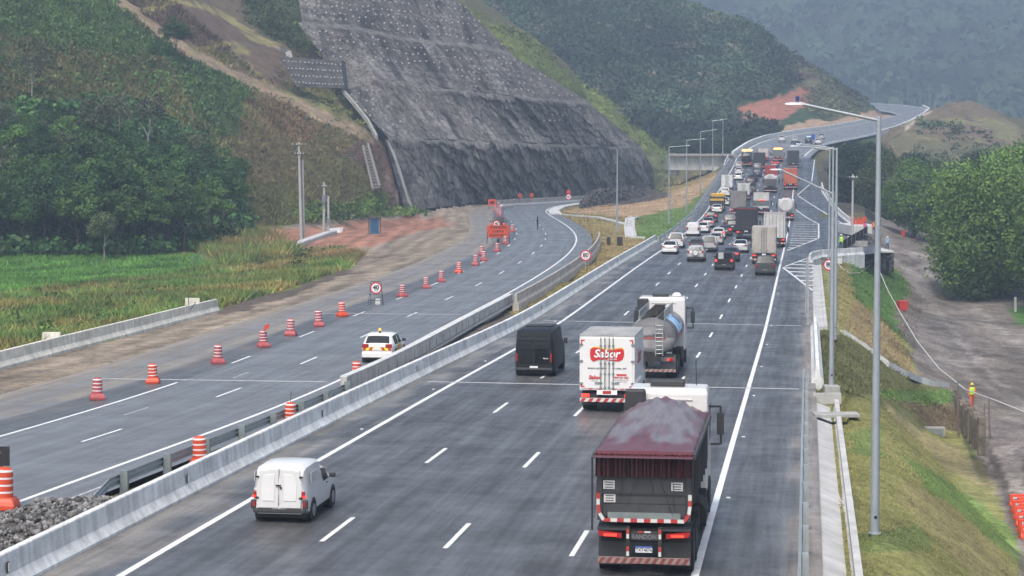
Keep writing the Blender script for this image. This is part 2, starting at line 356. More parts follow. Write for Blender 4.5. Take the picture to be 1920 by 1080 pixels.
# roughness on the slopes
hillm = np.clip((GZ - (CZ - 7)) / 8, 0, 1) * np.clip((GY - 230) / 40, 0, 1)
GZ += hillm * (vnoise(GX, GY, 14, 1) * 1.6 + vnoise(GX, GY, 5, 2) * .8 + vnoise(GX, GY, 2.2, 3) * .35)
# below both roads
tm = GX - XR(GY); msk = (GY < 545) & (tm > -17.6) & (tm < 3.3)
GZ = np.where(msk, np.minimum(GZ, zR(GY) - .02 * tm - .25), GZ)
msk2 = (GY < 545) & (tm >= 3.3) & (tm < 4.6)
GZ = np.where(msk2, np.minimum(GZ, zR(GY) - .02 * tm - .35), GZ)
_ramp = (GY > 225) & (GY < 500) & (tm >= 2) & (tm < 14)
GPX, GPY = proj(GX, GY, GZ)
dl = np.full(GX.shape, 1e9); sg = np.zeros(GX.shape)
for i in range(0, len(LS), 2):
    d2 = (GX - LX[i]) ** 2 + (GY - LY[i]) ** 2; m_ = d2 < dl; dl = np.where(m_, d2, dl); sg = np.where(m_, (GX - LX[i]) * LNX[i] + (GY - LY[i]) * LNY[i], sg)
mskL = (sg > -14.2) & (sg < 2.2) & (dl < 260) & (GY < 520)
GZ = np.where(mskL, np.minimum(GZ, zL(GY) - .25), GZ)
# behind the shotcrete face the ground stays hidden below it
# far part of the road
for (a, b), (c, d) in zip(FAR[:-1], FAR[1:]):
    for u in np.linspace(0, 1, 6):
        p = P(*a).lerp(P(*c), u); q = P(*b).lerp(P(*d), u)
        for v in np.linspace(-.08, 1.08, 14):
            w = p.lerp(q, v); m_ = (GX - w.x) ** 2 + (GY - w.y) ** 2 < 5.5 ** 2; GZ = np.where(m_, np.minimum(GZ, w.z - .5), GZ)
GPX, GPY = proj(GX, GY, GZ)
def inpoly(px, py, poly):
    poly = np.array(poly, float); c = np.zeros(px.shape, bool); n = len(poly)
    for i in range(n):
        x1, y1 = poly[i]; x2, y2 = poly[(i + 1) % n]
        if y1 == y2: continue
        c ^= ((y1 > py) != (y2 > py)) & (px < (x2 - x1) * (py - y1) / (y2 - y1) + x1)
    return c
_ic = inpoly(GPX, GPY, COUT) & (GY > 360) & (GY < 620); GZ = np.where(_ic, GZ - 13, GZ); GPX, GPY = np.where(_ic, GPX, proj(GX, GY, GZ)[0]), np.where(_ic, GPY, proj(GX, GY, GZ)[1])
def nearline(px, py, pts, w):
    d = np.full(px.shape, 1e9)
    for (x1, y1), (x2, y2) in zip(pts[:-1], pts[1:]):
        L = (x2 - x1) ** 2 + (y2 - y1) ** 2; t = np.clip(((px - x1) * (x2 - x1) + (py - y1) * (y2 - y1)) / L, 0, 1)
        d = np.minimum(d, np.hypot(px - x1 - t * (x2 - x1), py - y1 - t * (y2 - y1)))
    return d < w
# soil and plant colours of the ground, each zone where it lies in the place
jx = GPX + vnoise(GX, GY, 3, 5) * 14 + vnoise(GX, GY, 1.1, 6) * 8; jy = GPY + vnoise(GX, GY, 3, 7) * 8 + vnoise(GX, GY, 1.1, 8) * 5
GC = np.zeros(GX.shape + (3,)); GC[:] = (.10, .095, .045)
def zone(poly, c, ylo=0, yhi=2000, k=1.0, line=None):
    m = (nearline(jx, jy, poly, line) if line else inpoly(jx, jy, poly)) & (GY > ylo) & (GY < yhi)
    GC[m] = GC[m] * (1 - k) + np.array(c) * k
H = (235, 520)
zone([(-500, -300), (700, -300), (700, 600), (-500, 600)], (.15, .145, .055), *H)
zone([(-500, -300), (190, -300), (240, 40), (300, 90), (170, 130), (60, 70), (-500, 60)], (.085, .145, .036), *H)
zone([(-60, 60), (140, 90), (280, 120), (300, 200), (0, 210)], (.135, .13, .05), *H)
zone([(300, 75), (460, 150), (440, 250), (380, 280), (330, 160)], (.06, .105, .03), *H)
zone([(470, 175), (520, 172), (600, 225), (700, 265), (745, 404), (640, 412), (430, 420), (440, 300)], (.165, .135, .06), *H)
zone([(505, 190), (560, 200), (600, 250), (560, 270), (500, 230)], (.21, .115, .065), *H, k=.5)
zone([(440, 340), (560, 350), (560, 420), (440, 430)], (.14, .15, .045), *H, k=.8)
zone([(560, 300), (690, 290), (735, 395), (600, 408)], (.145, .135, .05), *H, k=.8)
zone([(560, 385), (760, 385), (760, 412), (560, 415)], (.09, .13, .03), *H, k=.8)
zone([(650, 290), (690, 240), (720, 262), (770, 400), (735, 392), (700, 330)], (.17, .115, .09), *H)
zone([(180, -60), (430, -60), (560, 30), (640, 90), (640, 165), (530, 160), (440, 100), (330, 100), (250, 40)], (.125, .10, .06), 360, 600)
zone([(275, 25), (330, -5), (400, 10), (480, 65), (425, 96), (340, 84)], (.12, .085, .058), 360, 600)
zone([(440, 95), (500, 78), (540, 100), (560, 165), (500, 165)], (.12, .085, .058), 360, 600)
zone([(430, -60), (560, -60), (550, 40), (640, 45), (640, 110), (520, 80), (470, 40)], (.085, .115, .04), 360, 700)
zone([(170, -30), (290, 60), (340, 86), (345, 92)], (.17, .16, .06), line=7, ylo=300)
zone([(180, -30), (310, 66), (345, 92), (420, 132), (520, 176), (640, 236), (715, 268)], (.27, .205, .135), line=11, ylo=300, yhi=520)
zone([(318, -2), (285, 22)], (.32, .24, .16), line=3, ylo=300)
zone([(350, 100), (440, 80), (500, 160)], (.23, .2, .085), line=4, ylo=300)
zone([(280, 20), (340, 0), (400, 20), (480, 70), (530, 85)], (.24, .21, .09), line=5, ylo=300)
zone([(330, 130), (345, 190), (370, 230), (405, 270)], (.19, .19, .07), line=5, ylo=280, yhi=400)
# meadow and verge
zone([(-600, 470), (420, 470), (560, 440), (700, 440), (700, 500), (400, 590), (0, 700), (-600, 800)], (.135, .165, .048), 60, 300)
zone([(-600, 478), (400, 478), (410, 512), (300, 525), (0, 560), (-600, 580)], (.075, .165, .032), 120, 262)
# bare soil by the curve
mud = (.235, .195, .15)
zone([(-600, 760), (0, 688), (410, 585), (650, 505), (680, 475), (640, 470), (560, 468), (560, 448), (420, 448), (430, 432), (640, 412), (800, 396), (870, 376), (960, 380), (960, 395), (800, 560), (0, 900), (-600, 1000)], mud, 60, 470)
zone([(420, 438), (560, 425), (620, 426), (700, 412), (820, 405), (850, 420), (760, 440), (700, 462), (560, 470), (430, 462)], (.32, .155, .105), 240, 400, k=.9)
zone([(420, 458), (560, 452), (640, 470), (700, 470), (650, 500), (600, 490), (560, 475), (430, 475)], (.20, .125, .09), 200, 320, k=.7)
zone([(410, 575), (560, 535), (640, 505), (660, 508), (560, 550), (410, 592)], (.10, .08, .065), 100, 260)
zone([(745, 404), (840, 385), (860, 400), (800, 412)], (.26, .21, .165), 300, 460)
# island between the roads
isl = [(955, 600), (975, 560), (1110, 470), (1112, 445), (1060, 405), (1030, 392), (1100, 383), (1180, 350), (1372, 318), (1372, 340), (1230, 480), (980, 610)]
zone(isl, (.235, .185, .08), 120, 620)
zone([(1060, 398), (1200, 372), (1245, 365), (1372, 318), (1360, 345), (1330, 352), (1290, 382), (1190, 408), (1100, 402)], (.36, .255, .155), 280, 620)
zone([(1190, 408), (1290, 384), (1330, 352), (1350, 345), (1300, 420), (1240, 450), (1195, 450)], (.115, .18, .05), 200, 620)
zone([(1195, 440), (1290, 420), (1340, 360)], (.11, .18, .045), line=5, ylo=200, yhi=500)
zone([(1100, 400), (1190, 412), (1180, 430), (1110, 425)], (.24, .2, .085), 200, 420)
zone([(700, 820), (1000, 600), (955, 560), (600, 770), (280, 910), (-400, 1200), (600, 1200)], (.115, .10, .085), 20, 150)
zone([(975, 600), (960, 590), (1100, 480), (1112, 500)], (.20, .17, .06), 120, 220)
zone([(1085, 370), (1110, 355), (1230, 350), (1260, 368), (1180, 385), (1090, 388)], (.085, .075, .068), 400, 640)
# right embankment
zone([(1480, 460), (1640, 460), (1740, 560), (1800, 720), (1960, 1000), (1960, 1200), (1480, 1200)], (.20, .20, .075), 20, 300)
zone([(1590, 500), (1640, 470), (1720, 540), (1680, 580), (1700, 650), (1660, 600), (1600, 560)], (.085, .16, .04), 140, 300)
zone([(1575, 555), (1600, 560), (1670, 620), (1720, 700), (1700, 712), (1620, 650), (1590, 620)], (.24, .19, .10), 120, 260)
zone([(1570, 500), (1590, 510), (1600, 560), (1575, 600), (1560, 600)], (.24, .21, .085), 120, 300)
zone([(1530, 615), (1590, 628), (1700, 700), (1790, 725), (1790, 800), (1700, 810), (1640, 742), (1530, 742)], (.11, .115, .045), 95, 170)
zone([(1640, 735), (1790, 728), (1792, 760), (1690, 755)], (.09, .15, .04), 95, 190)
zone([(1690, 755), (1795, 758), (1795, 810), (1740, 800)], (.12, .095, .055), 95, 190)
zone([(1655, 745), (1690, 760), (1850, 880), (1870, 930), (1780, 880), (1680, 790)], (.225, .20, .10), 45, 135)
zone([(1690, 850), (1760, 890), (1900, 990), (1920, 1060), (1850, 1010), (1740, 920)], (.13, .19, .055), 45, 120)
zone([(1700, 900), (1790, 950), (1930, 1090), (1900, 1150), (1750, 1010), (1690, 940)], (.22, .20, .09), 40, 120)
zone([(1590, 810), (1655, 800), (1655, 860), (1600, 850)], (.12, .175, .055), 40, 120, k=.7)
zone([(1600, 1000), (1720, 985), (1750, 1030), (1620, 1040)], (.12, .17, .055), 40, 120, k=.7)
# lower dirt yard on the right
yard = (.165, .145, .125)
zone([(1640, 470), (1640, 380), (2600, 380), (2600, 1200), (1925, 1200), (1915, 1040), (1860, 905), (1825, 840), (1795, 800), (1790, 740), (1727, 712), (1687, 615), (1672, 578), (1713, 547), (1680, 500)], yard, 60, 480)
zone([(1690, 600), (1800, 600), (1850, 690), (1780, 700), (1730, 690)], (.15, .135, .125), 60, 480, k=.8)
zone([(1830, 790), (1960, 780), (1960, 900), (1880, 900)], (.15, .13, .12), 60, 480, k=.8)
zone([(1690, 500), (1760, 500), (1800, 560), (1720, 540)], (.33, .31, .30), 60, 480, k=.6)
zone([(1830, 850), (1900, 830), (1925, 930), (1890, 920)], (.33, .30, .27), 60, 480, k=.5)
zone([(1790, 740), (1830, 800), (1890, 930), (1910, 1000)], (.10, .085, .075), line=8, ylo=60, yhi=300)
zone([(1890, 580), (1960, 570), (1960, 620), (1905, 610)], (.08, .17, .04), 60, 480)
zone([(1540, 300), (1660, 300), (1660, 400), (1545, 400)], (.06, .055, .04), 300, 560)
# far: middle hill, red cut, tan fill, mound with its crease shade painted in
zone([(840, -400), (1240, -400), (1660, 180), (1660, 300), (1250, 310), (1100, 200), (850, 60)], (.035, .065, .025), 575, 2000)
zone([(1440, 70), (1510, 110), (1560, 150), (1600, 180), (1620, 215), (1560, 225), (1500, 170), (1420, 150)], (.15, .13, .07), 640, 1100, k=.7)
zone([(1480, 128), (1507, 133), (1530, 142), (1510, 148)], (.16, .10, .07), 640, 1100)
zone([(1365, 215), (1400, 195), (1470, 178), (1515, 162), (1535, 190), (1480, 215), (1430, 246), (1380, 230)], (.33, .135, .09), 600, 900)
zone([(1440, 250), (1500, 228), (1530, 222), (1560, 228), (1610, 212), (1650, 208), (1692, 214), (1640, 232), (1560, 244), (1440, 266)], (.36, .25, .17), 560, 820)
zone([(1405, 268), (1440, 252), (1540, 240), (1440, 264)], (.24, .21, .11), 540, 820)
zone([(1250, 282), (1400, 262), (1420, 280), (1380, 320), (1250, 330)], (.045, .06, .03), 575, 700)
zone([(1650, 255), (1700, 218), (1775, 185), (1840, 185), (1875, 215), (1940, 260), (1940, 300), (1640, 300)], (.15, .115, .075), 560, 760)
zone([(1700, 226), (1760, 228), (1850, 226), (1900, 240)], (.20, .19, .09), line=6, ylo=560, yhi=760)
zone([(1840, 226), (1910, 240), (1910, 270), (1870, 262)], (.17, .165, .08), 560, 760)
zone([(1720, 226), (1790, 228), (1800, 240), (1725, 240)], (.08, .11, .05), 560, 760, k=.8)
zone([(1740, 208), (1700, 234), (1690, 252)], (.42, .36, .30), line=2.5, ylo=560, yhi=760)
zone([(1660, 262), (1700, 246), (1760, 258), (1850, 268), (1900, 290), (1700, 300)], (.115, .115, .06), 560, 760, k=.8)
zone([(1775, 196), (1800, 215), (1835, 228)], (.09, .075, .05), line=2.5, ylo=560, yhi=760)  # dark line paints the shade of a crease on the mound
zone([(1845, 236), (1865, 250), (1880, 268)], (.09, .08, .05), line=2.5, ylo=560, yhi=760)  # second crease, its shade put into the colour likewise
zone([(1700, 258), (1780, 262), (1850, 262)], (.17, .15, .08), line=3, ylo=560, yhi=760)
# grassy rim along the cut
rim = [(835, 0), (853, 30), (907, 70), (960, 80), (1007, 112), (1053, 160), (1100, 190), (1140, 212), (1203, 262), (1250, 300)]
zone(rim, (.14, .17, .045), line=26, ylo=500, yhi=640)
zone([(1200, 275), (1255, 300), (1255, 365), (1235, 360)], (.11, .12, .055), 540, 660)

zone([(1655, 425), (1690, 500), (1790, 630), (1930, 770)], (.27, .245, .225), line=5, ylo=60, yhi=480, k=.6)
zone([(1675, 430), (1720, 500), (1840, 620), (1960, 720)], (.12, .10, .09), line=4, ylo=60, yhi=480, k=.6)
zone([(1700, 470), (1780, 540), (1900, 640), (1960, 680)], (.26, .235, .215), line=6, ylo=60, yhi=480, k=.5)
zone([(1730, 640), (1850, 720), (1960, 800)], (.25, .22, .20), line=7, ylo=60, yhi=480, k=.5)
_m = (sg > -34) & (sg < -13.4) & (GY > 70) & (GY < 440) & (GC[..., 0] > .16)
_f = 1 + .20 * np.sin(sg * 2.6 + vnoise(GX, GY, 9, 91) * 6) * (vnoise(GX, GY, 12, 92) + .6) + .45 * vnoise(sg * 3, GY * .25, 2.2, 93) - .25 * (vnoise(GX, GY * .5, 3.5, 94) > .22)
GC[_m] *= np.clip(_f, .5, 1.35)[_m][:, None]
_m = (tm > 9) & (GY > 60) & (GY < 480) & (GZ < CZ - 12.5) & (GPX > 1640)
_f = 1 + .7 * vnoise(GX, GY * .6, 4.5, 95) + .5 * vnoise(GX, GY * .6, 1.3, 96)
GC[_m] *= np.clip(_f, .5, 1.6)[_m][:, None]
idx = np.arange(NR * NC).reshape(NR, NC)
F = np.stack([idx[:-1, :-1], idx[:-1, 1:], idx[1:, 1:], idx[1:, :-1]], -1).reshape(-1, 4)
GV = np.stack([GX, GY, GZ], -1).reshape(-1, 3)
M_ground = ground_mat("soil and turf", amp=.45, s1=.45, s2=3.5, bump=.7, bd=.25)
ground = npmesh("ground", GV, F, M_ground, GC.reshape(-1, 3), smooth=True); tag(ground, kind='structure')
bvh = BVHTree.FromPolygons([tuple(v) for v in GV], [tuple(f) for f in F])
def onground(px, py, lo=0):
    d = ray(px, py).normalized(); o = Vector((0, 0, CZ)) + d * lo
    h = bvh.ray_cast(o, d)
    return h[0]
def gz(x, y):
    h = bvh.ray_cast(Vector((x, y, 400)), Vector((0, 0, -1))); return h[0].z if h[0] else 0

# ------------------------------------------------------------------ roads
def asphalt(name, base, var, wet):
    m = bpy.data.materials.new(name); m.use_nodes = True; nt = m.node_tree; n = nt.nodes; l = nt.links; b = n["Principled BSDF"]
    uv = n.new("ShaderNodeUVMap"); mp = n.new("ShaderNodeMapping"); mp.inputs["Scale"].default_value = (1, .035, 1); l.new(uv.outputs[0], mp.inputs[0])
    st = n.new("ShaderNodeTexNoise"); st.inputs["Scale"].default_value = 2.6; st.inputs["Detail"].default_value = 7; st.inputs["Roughness"].default_value = .62; l.new(mp.outputs[0], st.inputs[0])
    pa = n.new("ShaderNodeTexNoise"); pa.inputs["Scale"].default_value = .22; pa.inputs["Detail"].default_value = 8; pa.inputs["Roughness"].default_value = .7; l.new(uv.outputs[0], pa.inputs[0])
    mp2 = n.new("ShaderNodeMapping"); mp2.inputs["Scale"].default_value = (.8, .8, 1); mp2.inputs["Rotation"].default_value = (0, 0, .12); l.new(uv.outputs[0], mp2.inputs[0])
    sc = n.new("ShaderNodeTexNoise"); sc.inputs["Scale"].default_value = 1.1; sc.inputs["Detail"].default_value = 9; sc.inputs["Roughness"].default_value = .75; l.new(mp2.outputs[0], sc.inputs[0])
    # wheel tracks, period one lane
    sx = n.new("ShaderNodeSeparateXYZ"); l.new(uv.outputs[0], sx.inputs[0])
    wv = n.new("ShaderNodeMath"); wv.operation = 'MULTIPLY'; wv.inputs[1].default_value = 2 * math.pi / 1.7375; l.new(sx.outputs[0], wv.inputs[0])
    sn = n.new("ShaderNodeMath"); sn.operation = 'SINE'; l.new(wv.outputs[0], sn.inputs[0])
    def mul(a, k):
        q = n.new("ShaderNodeMath"); q.operation = 'MULTIPLY'; l.new(a, q.inputs[0]); q.inputs[1].default_value = k; return q.outputs[0]
    def add(a, b_):
        q = n.new("ShaderNodeMath"); q.operation = 'ADD'; l.new(a, q.inputs[0])
        if isinstance(b_, float): q.inputs[1].default_value = b_
        else: l.new(b_, q.inputs[1])
        return q.outputs[0]
    tot = add(add(add(mul(st.outputs[0], 1.1), mul(pa.outputs[0], 1.3)), mul(sc.outputs[0], .8)), mul(sn.outputs[0], .07))
    mr = n.new("ShaderNodeMapRange"); mr.inputs[1].default_value = 1.35; mr.inputs[2].default_value = 1.95; mr.inputs[3].default_value = 1 - var; mr.inputs[4].default_value = 1 + var; l.new(tot, mr.inputs[0])
    rgb = n.new("ShaderNodeVertexColor"); rgb.layer_name = "Col"
    s_ = n.new("ShaderNodeVectorMath"); s_.operation = 'SCALE'; l.new(rgb.outputs[0], s_.inputs[0]); l.new(mr.outputs[0], s_.inputs["Scale"]); l.new(s_.outputs[0], b.inputs["Base Color"])
    r2 = n.new("ShaderNodeMapRange"); r2.inputs[1].default_value = 1.3; r2.inputs[2].default_value = 2.0; r2.inputs[3].default_value = wet + .22; r2.inputs[4].default_value = wet - .06; l.new(tot, r2.inputs[0]); l.new(r2.outputs[0], b.inputs["Roughness"])
    g = n.new("ShaderNodeTexNoise"); g.inputs["Scale"].default_value = 25; g.inputs["Detail"].default_value = 3; l.new(uv.outputs[0], g.inputs[0])
    bp = n.new("ShaderNodeBump"); bp.inputs["Strength"].default_value = .25; bp.inputs["Distance"].default_value = .02; l.new(g.outputs[0], bp.inputs["Height"]); l.new(bp.outputs[0], b.inputs["Normal"])
    return m
M_asph = asphalt("damp asphalt", .055, .44, .33)
M_asph2 = asphalt("worn asphalt", .075, .2, .40)
def ribbon(name, rows, m, colf=None, uvf=None):
    """rows: list of lists of Vector (same length)"""
    n = len(rows[0]); V = np.array([tuple(p) for r in rows for p in r]); ix = np.arange(len(rows) * n).reshape(len(rows), n)
    F_ = np.stack([ix[:-1, :-1], ix[:-1, 1:], ix[1:, 1:], ix[1:, :-1]], -1).reshape(-1, 4)
    return npmesh(name, V, F_, m, colf, uvs=uvf)
rows = []; uv = []; cc = []
ts = np.linspace(-16.4, 3.2, 50)
Ys = list(np.arange(30, 500, 1.5)); 
for Y in Ys:
    for t in ts: uv.append((t, Y)); 
    rows.append([MR(Y, t) for t in ts])
for (a, b) in FAR:
    p, q = P(*a), P(*b); rows.append([p.lerp(q, i / (len(ts) - 1)) for i in range(len(ts))])
    for t in ts: uv.append((t, a[2]))
RV = np.array([tuple(p) for r in rows for p in r]); uv = np.array(uv, float)
u, v = uv[:, 0], uv[:, 1]
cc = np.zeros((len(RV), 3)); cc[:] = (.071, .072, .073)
cc[v > 200] = (.070, .074, .080); cc[v > 503] = (.18, .185, .19)  # far bend coloured paler, standing in for the sky's grazing sheen
e = (np.clip((u - 2.3 + vnoise(u * 3, v, 2, 9) * .7) / .4, 0, 1) * (v < 222))[:, None]; cc = cc * (1 - e) + np.array((.27, .235, .20)) * e * .8 + cc * e * .2
e = np.clip((-14.6 - u + vnoise(u * 3, v, 2, 10) * 2.6) / .5, 0, 1)[:, None] * .75; cc = cc * (1 - e) + np.array((.19, .175, .155)) * e
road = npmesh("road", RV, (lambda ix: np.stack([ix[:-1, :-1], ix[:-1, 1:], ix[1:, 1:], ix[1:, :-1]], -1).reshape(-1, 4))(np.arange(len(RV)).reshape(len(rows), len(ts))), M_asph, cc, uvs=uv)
tag(road, kind='structure')
# left carriageway
rows = []; uv = []; tl = np.linspace(-13.6, 1.9, 40)
for s in LS[:-40:2]:
    rows.append([LR(s, t) for t in tl]); uv += [(t, s) for t in tl]
RV = np.array([tuple(p) for r in rows for p in r]); uv = np.array(uv, float); u, v = uv[:, 0], uv[:, 1]
cc = np.zeros((len(RV), 3)); cc[:] = (.128, .137, .146)
n1 = vnoise(u * 2.0, v * .5, 2.5, 12) + .6 * vnoise(u * 4, v, 1.2, 13)
far_w = np.clip((v - 150) / 60, 0, 1)
e = np.clip((-9.1 + far_w * .3 - u + n1 * 2.4) / 1.2, 0, 1)
lane = np.exp(-((u + 11.6) / 1.0) ** 2) * (.75 - .3 * far_w); e = np.clip(e * (1 - lane * .9) + .0, 0, 1)[:, None] * (.85)
cc = cc * (1 - e) + np.array((.235, .195, .15)) * e
cc[(u > -9.3) & (u < -7.6)] *= .62
lroad = npmesh("side_road", RV, (lambda ix: np.stack([ix[:-1, :-1], ix[:-1, 1:], ix[1:, 1:], ix[1:, :-1]], -1).reshape(-1, 4))(np.arange(len(RV)).reshape(len(rows), len(tl))), M_asph2, cc, uvs=uv)
tag(lroad, kind='structure')
# widened lay-by on the right of the main road (Y, outer t)
LAYBY = [(222, 3.2), (232, 4.0), (240, 8.0), (246, 10.6), (258, 11.4), (285, 11.6), (305, 10.6), (330, 8.8), (360, 7.2), (400, 5.4), (440, 4.8), (480, 4.6), (520, 4.0), (543, 3.6)]
lY = np.arange(222, 502, 3.0); lt = np.interp(lY, [a for a, b in LAYBY], [b for a, b in LAYBY])
rows = [[MR(Y, 3.0 + (tt - 3.0) * k / 8, .004) for k in range(9)] for Y, tt in zip(lY, lt)]
uv = np.array([(3.0 + (tt - 3) * k / 8, Y) for Y, tt in zip(lY, lt) for k in range(9)], float)
lb = ribbon("road_layby", rows, M_asph, np.tile((.062, .066, .074), (len(uv), 1)), uv); tag(lb, kind='structure')

# ------------------------------------------------------------------ markings
M_paint = mat("road paint", (.66, .67, .66), rough=.5, nvar=.12, nscale=3)
M_paint_old = mat("worn road paint", (.40, .41, .42), rough=.6, nvar=.3, nscale=4)
M_seal = mat("pale joint", (.34, .35, .35), rough=.6, nvar=.2, nscale=3)
def strip_main(mb, t, w, y0, y1, step=4, dz=.006):
    n = max(1, int((y1 - y0) / step)); ys = np.linspace(y0, y1, n + 1)
    for a, b in zip(ys[:-1], ys[1:]): mb.add([MR(a, t - w / 2, dz), MR(a, t + w / 2, dz), MR(b, t + w / 2, dz), MR(b, t - w / 2, dz)], [(0, 1, 2, 3)])
def strip_left(mb, t, w, s0, s1, step=3, dz=.006):
    n = max(1, int((s1 - s0) / step)); ys = np.linspace(s0, s1, n + 1)
    for a, b in zip(ys[:-1], ys[1:]): mb.add([LR(a, t - w / 2, dz), LR(a, t + w / 2, dz), LR(b, t + w / 2, dz), LR(b, t - w / 2, dz)], [(0, 1, 2, 3)])
mk = MB()
strip_main(mk, 0, .20, 30, 500); strip_main(mk, -13.9, .20, 30, 500)
DT = [-10.2, -6.78, -3.35]
for t, px, py in zip(DT, (628, 855, 1087), (985, 997, 1011)):
    y0 = onmain(px, py).y
    y = y0 - 32
    while y < 498:
        strip_main(mk, t, .14, y - 2, y + 2); y += 15.7
for (a, b), (c, d) in zip(FAR[:-1], FAR[1:]):     # edge lines on the far bend
    for k0 in (.07, .90):
        p, q, r_, s_ = P(*a).lerp(P(*b), k0), P(*a).lerp(P(*b), k0 + .02), P(*c).lerp(P(*d), k0 + .02), P(*c).lerp(P(*d), k0)
        mk.add([v + Vector((0, 0, .03)) for v in (p, q, r_, s_)], [(0, 1, 2, 3)])
# chevrons right of the edge line
def seg_main(mb, a, b, w, dz=.014):
    a = MR(a[0], a[1], dz); b = MR(b[0], b[1], dz); d = (b - a); n = Vector((d.y, -d.x, 0)).normalized() * w / 2
    k = max(1, int(d.length / 5)); 
    for i in range(k):
        p = a.lerp(b, i / k); q = a.lerp(b, (i + 1) / k)
        for v in (p, q): v.z = float(zR(v.y)) - .02 * (v.x - XR(v.y)) + dz
        mb.add([p - n, p + n, q + n, q - n], [(0, 1, 2, 3)])
def ty(px, py):
    p = onmain(px, py); return (p.y, p.x - XR(p.y))
def chev(mb, poly, n, w=.2, edges=None):
    pts = [ty(*p) for p in poly]
    for i in (edges if edges is not None else range(len(pts))): seg_main(mb, pts[i], pts[(i + 1) % len(pts)], w)
    ys = [p[0] for p in pts]; y0, y1 = min(ys), max(ys)
    for k in range(1, n):
        y = y0 + (y1 - y0) * k / n; xs = []
        for i in range(len(pts)):
            (ya, ta), (yb, tb) = pts[i], pts[(i + 1) % len(pts)]
            if (ya - y) * (yb - y) < 0: xs.append(ta + (tb - ta) * (y - ya) / (yb - ya))
        if len(xs) >= 2: seg_main(mb, (y + .3, min(xs)), (y, max(xs)), 1.4, .012)
chev(mk, [(1471, 500), (1526, 480), (1524, 545), (1468, 502)], 9, edges=[0, 2])
chev(mk, [(1476, 470), (1535, 447), (1535, 420), (1492, 393)], 17, edges=[0, 1, 2])
chev(mk, [(1495, 366), (1523, 342), (1528, 389)], 12, edges=[0])
seg_main(mk, ty(1496, 367), ty(1545, 398), .2); seg_main(mk, ty(1545, 398), ty(1584, 421), .2); seg_main(mk, ty(1584, 421), ty(1591, 437), .2); seg_main(mk, ty(1591, 437), ty(1590, 448), .2)
seg_main(mk, ty(1501, 300), ty(1509, 287), .2); seg_main(mk, ty(1509, 287), ty(1530, 277), .2); seg_main(mk, ty(1522, 340), ty(1527, 300), .2)
seg_main(mk, ty(1546, 435), ty(1575, 435), .25)
marks = mk.build("road_markings", M_paint, recalc=False); tag(marks, kind='structure')
mk = MB(); 
for y in (100.5, 144.5):
    mk.add([MR(y, -15.2, .010), MR(y, 2.4, .010), MR(y + .42, 2.4, .010), MR(y + .42, -15.2, .010)], [(0, 1, 2, 3)])
for px, py in ((300, 714), (680, 588)):
    s_, t_ = sleft(onleft(px, py)); 
    mk.add([LR(s_, -11.5, .010), LR(s_, -.4, .010), LR(s_ + .42, -.4, .010), LR(s_ + .42, -11.5, .010)], [(0, 1, 2, 3)])
tag(mk.build("road_joints", M_seal, recalc=False), kind='structure')
mk = MB(); strip_left(mk, 0, .18, 0, LS[-1] - 60)
s1, _ = sleft(onleft(325, 717)); s_b, _ = sleft(onleft(468, 673)); s_c, _ = sleft(onleft(592, 677))
strip_left(mk, -7.35, .16, 0, s1)
s = s_b
while s < 430: strip_left(mk, -7.35, .13, s - 2, s + 2); s += 16
s = s_c - 64
while s < 430: strip_left(mk, -3.7, .13, s - 2, s + 2); s += 16
tag(mk.build("road_markings", M_paint, recalc=False), kind='structure')
mk = MB(); strip_left(mk, 1.3, .1, 20, s1 + 10); s = s_c - 56
while s < s_c: strip_left(mk, -5.3, .08, s - 1.5, s + 1.5); s += 16
tag(mk.build("road_markings", M_paint_old, recalc=False), kind='structure')
# raised reflective studs beside the lines
mk = MB(); y = 50
while y < 230:
    for t in (.35, -14.3, -10.2, -6.78, -3.35):
        p = MR(y + (8 if t > -13 and t < 0 else 0), t, .015); mk.box(p, (.12, .1, .03))
    y += 15.7
tag(mk.build("road_studs", M_paint), "small white reflective studs glued along the lane lines of the main road", "road studs", kind='stuff')

# ------------------------------------------------------------------ far hill and haze
FX, FY = np.meshgrid(np.linspace(-900, 1500, 420), np.linspace(0, 1, 300), indexing='ij')
Yh = 1150 + FY * 2200
Zh = -60 + np.clip(FY, 0, 1) ** .9 * 620 + vnoise(FX, Yh, 420, 21) * 160 * FY + vnoise(FX, Yh, 160, 22) * 60 * (FY + .1) + vnoise(FX, Yh, 60, 23) * 18
Zh = np.minimum(Zh, 430 + vnoise(FX, Yh, 300, 24) * 60)
Zh += vnoise(FX, Yh, 18, 25) * 9 + vnoise(FX, Yh, 9, 26) * 6
Xh = FX * (.6 + .5 * FY)
V = np.stack([Xh, Yh, Zh], -1).reshape(-1, 3); ix = np.arange(FX.size).reshape(FX.shape)
F_ = np.stack([ix[:-1, :-1], ix[1:, :-1], ix[1:, 1:], ix[:-1, 1:]], -1).reshape(-1, 4)
cfar = np.tile((.05, .075, .035), (len(V), 1)) * (1 + 1.2 * vnoise(V[:, 0], V[:, 1], 30, 28))[:, None]
tag(npmesh("far_hill", V, F_, ground_mat("far woodland", .6, .05, .12, bump=1, bd=5), np.clip(cfar, .01, 1), smooth=True), kind='structure')
mb = MB(); mb.box((150, 1700, 235), (3200, 3500, 530))
haze = mb.build("haze", mat("air", (1, 1, 1))); tag(haze, "bluish mist between the near road and the far hills", "haze", kind='stuff')
hm = haze.data.materials[0].node_tree; hm.nodes.remove(hm.nodes["Principled BSDF"]); pv = hm.nodes.new("ShaderNodeVolumePrincipled")
pv.inputs["Color"].default_value = (.60, .78, 1, 1); pv.inputs["Density"].default_value = .00058; pv.inputs["Anisotropy"].default_value = .2
hm.links.new(pv.outputs[0], hm.nodes["Material Output"].inputs["Volume"])
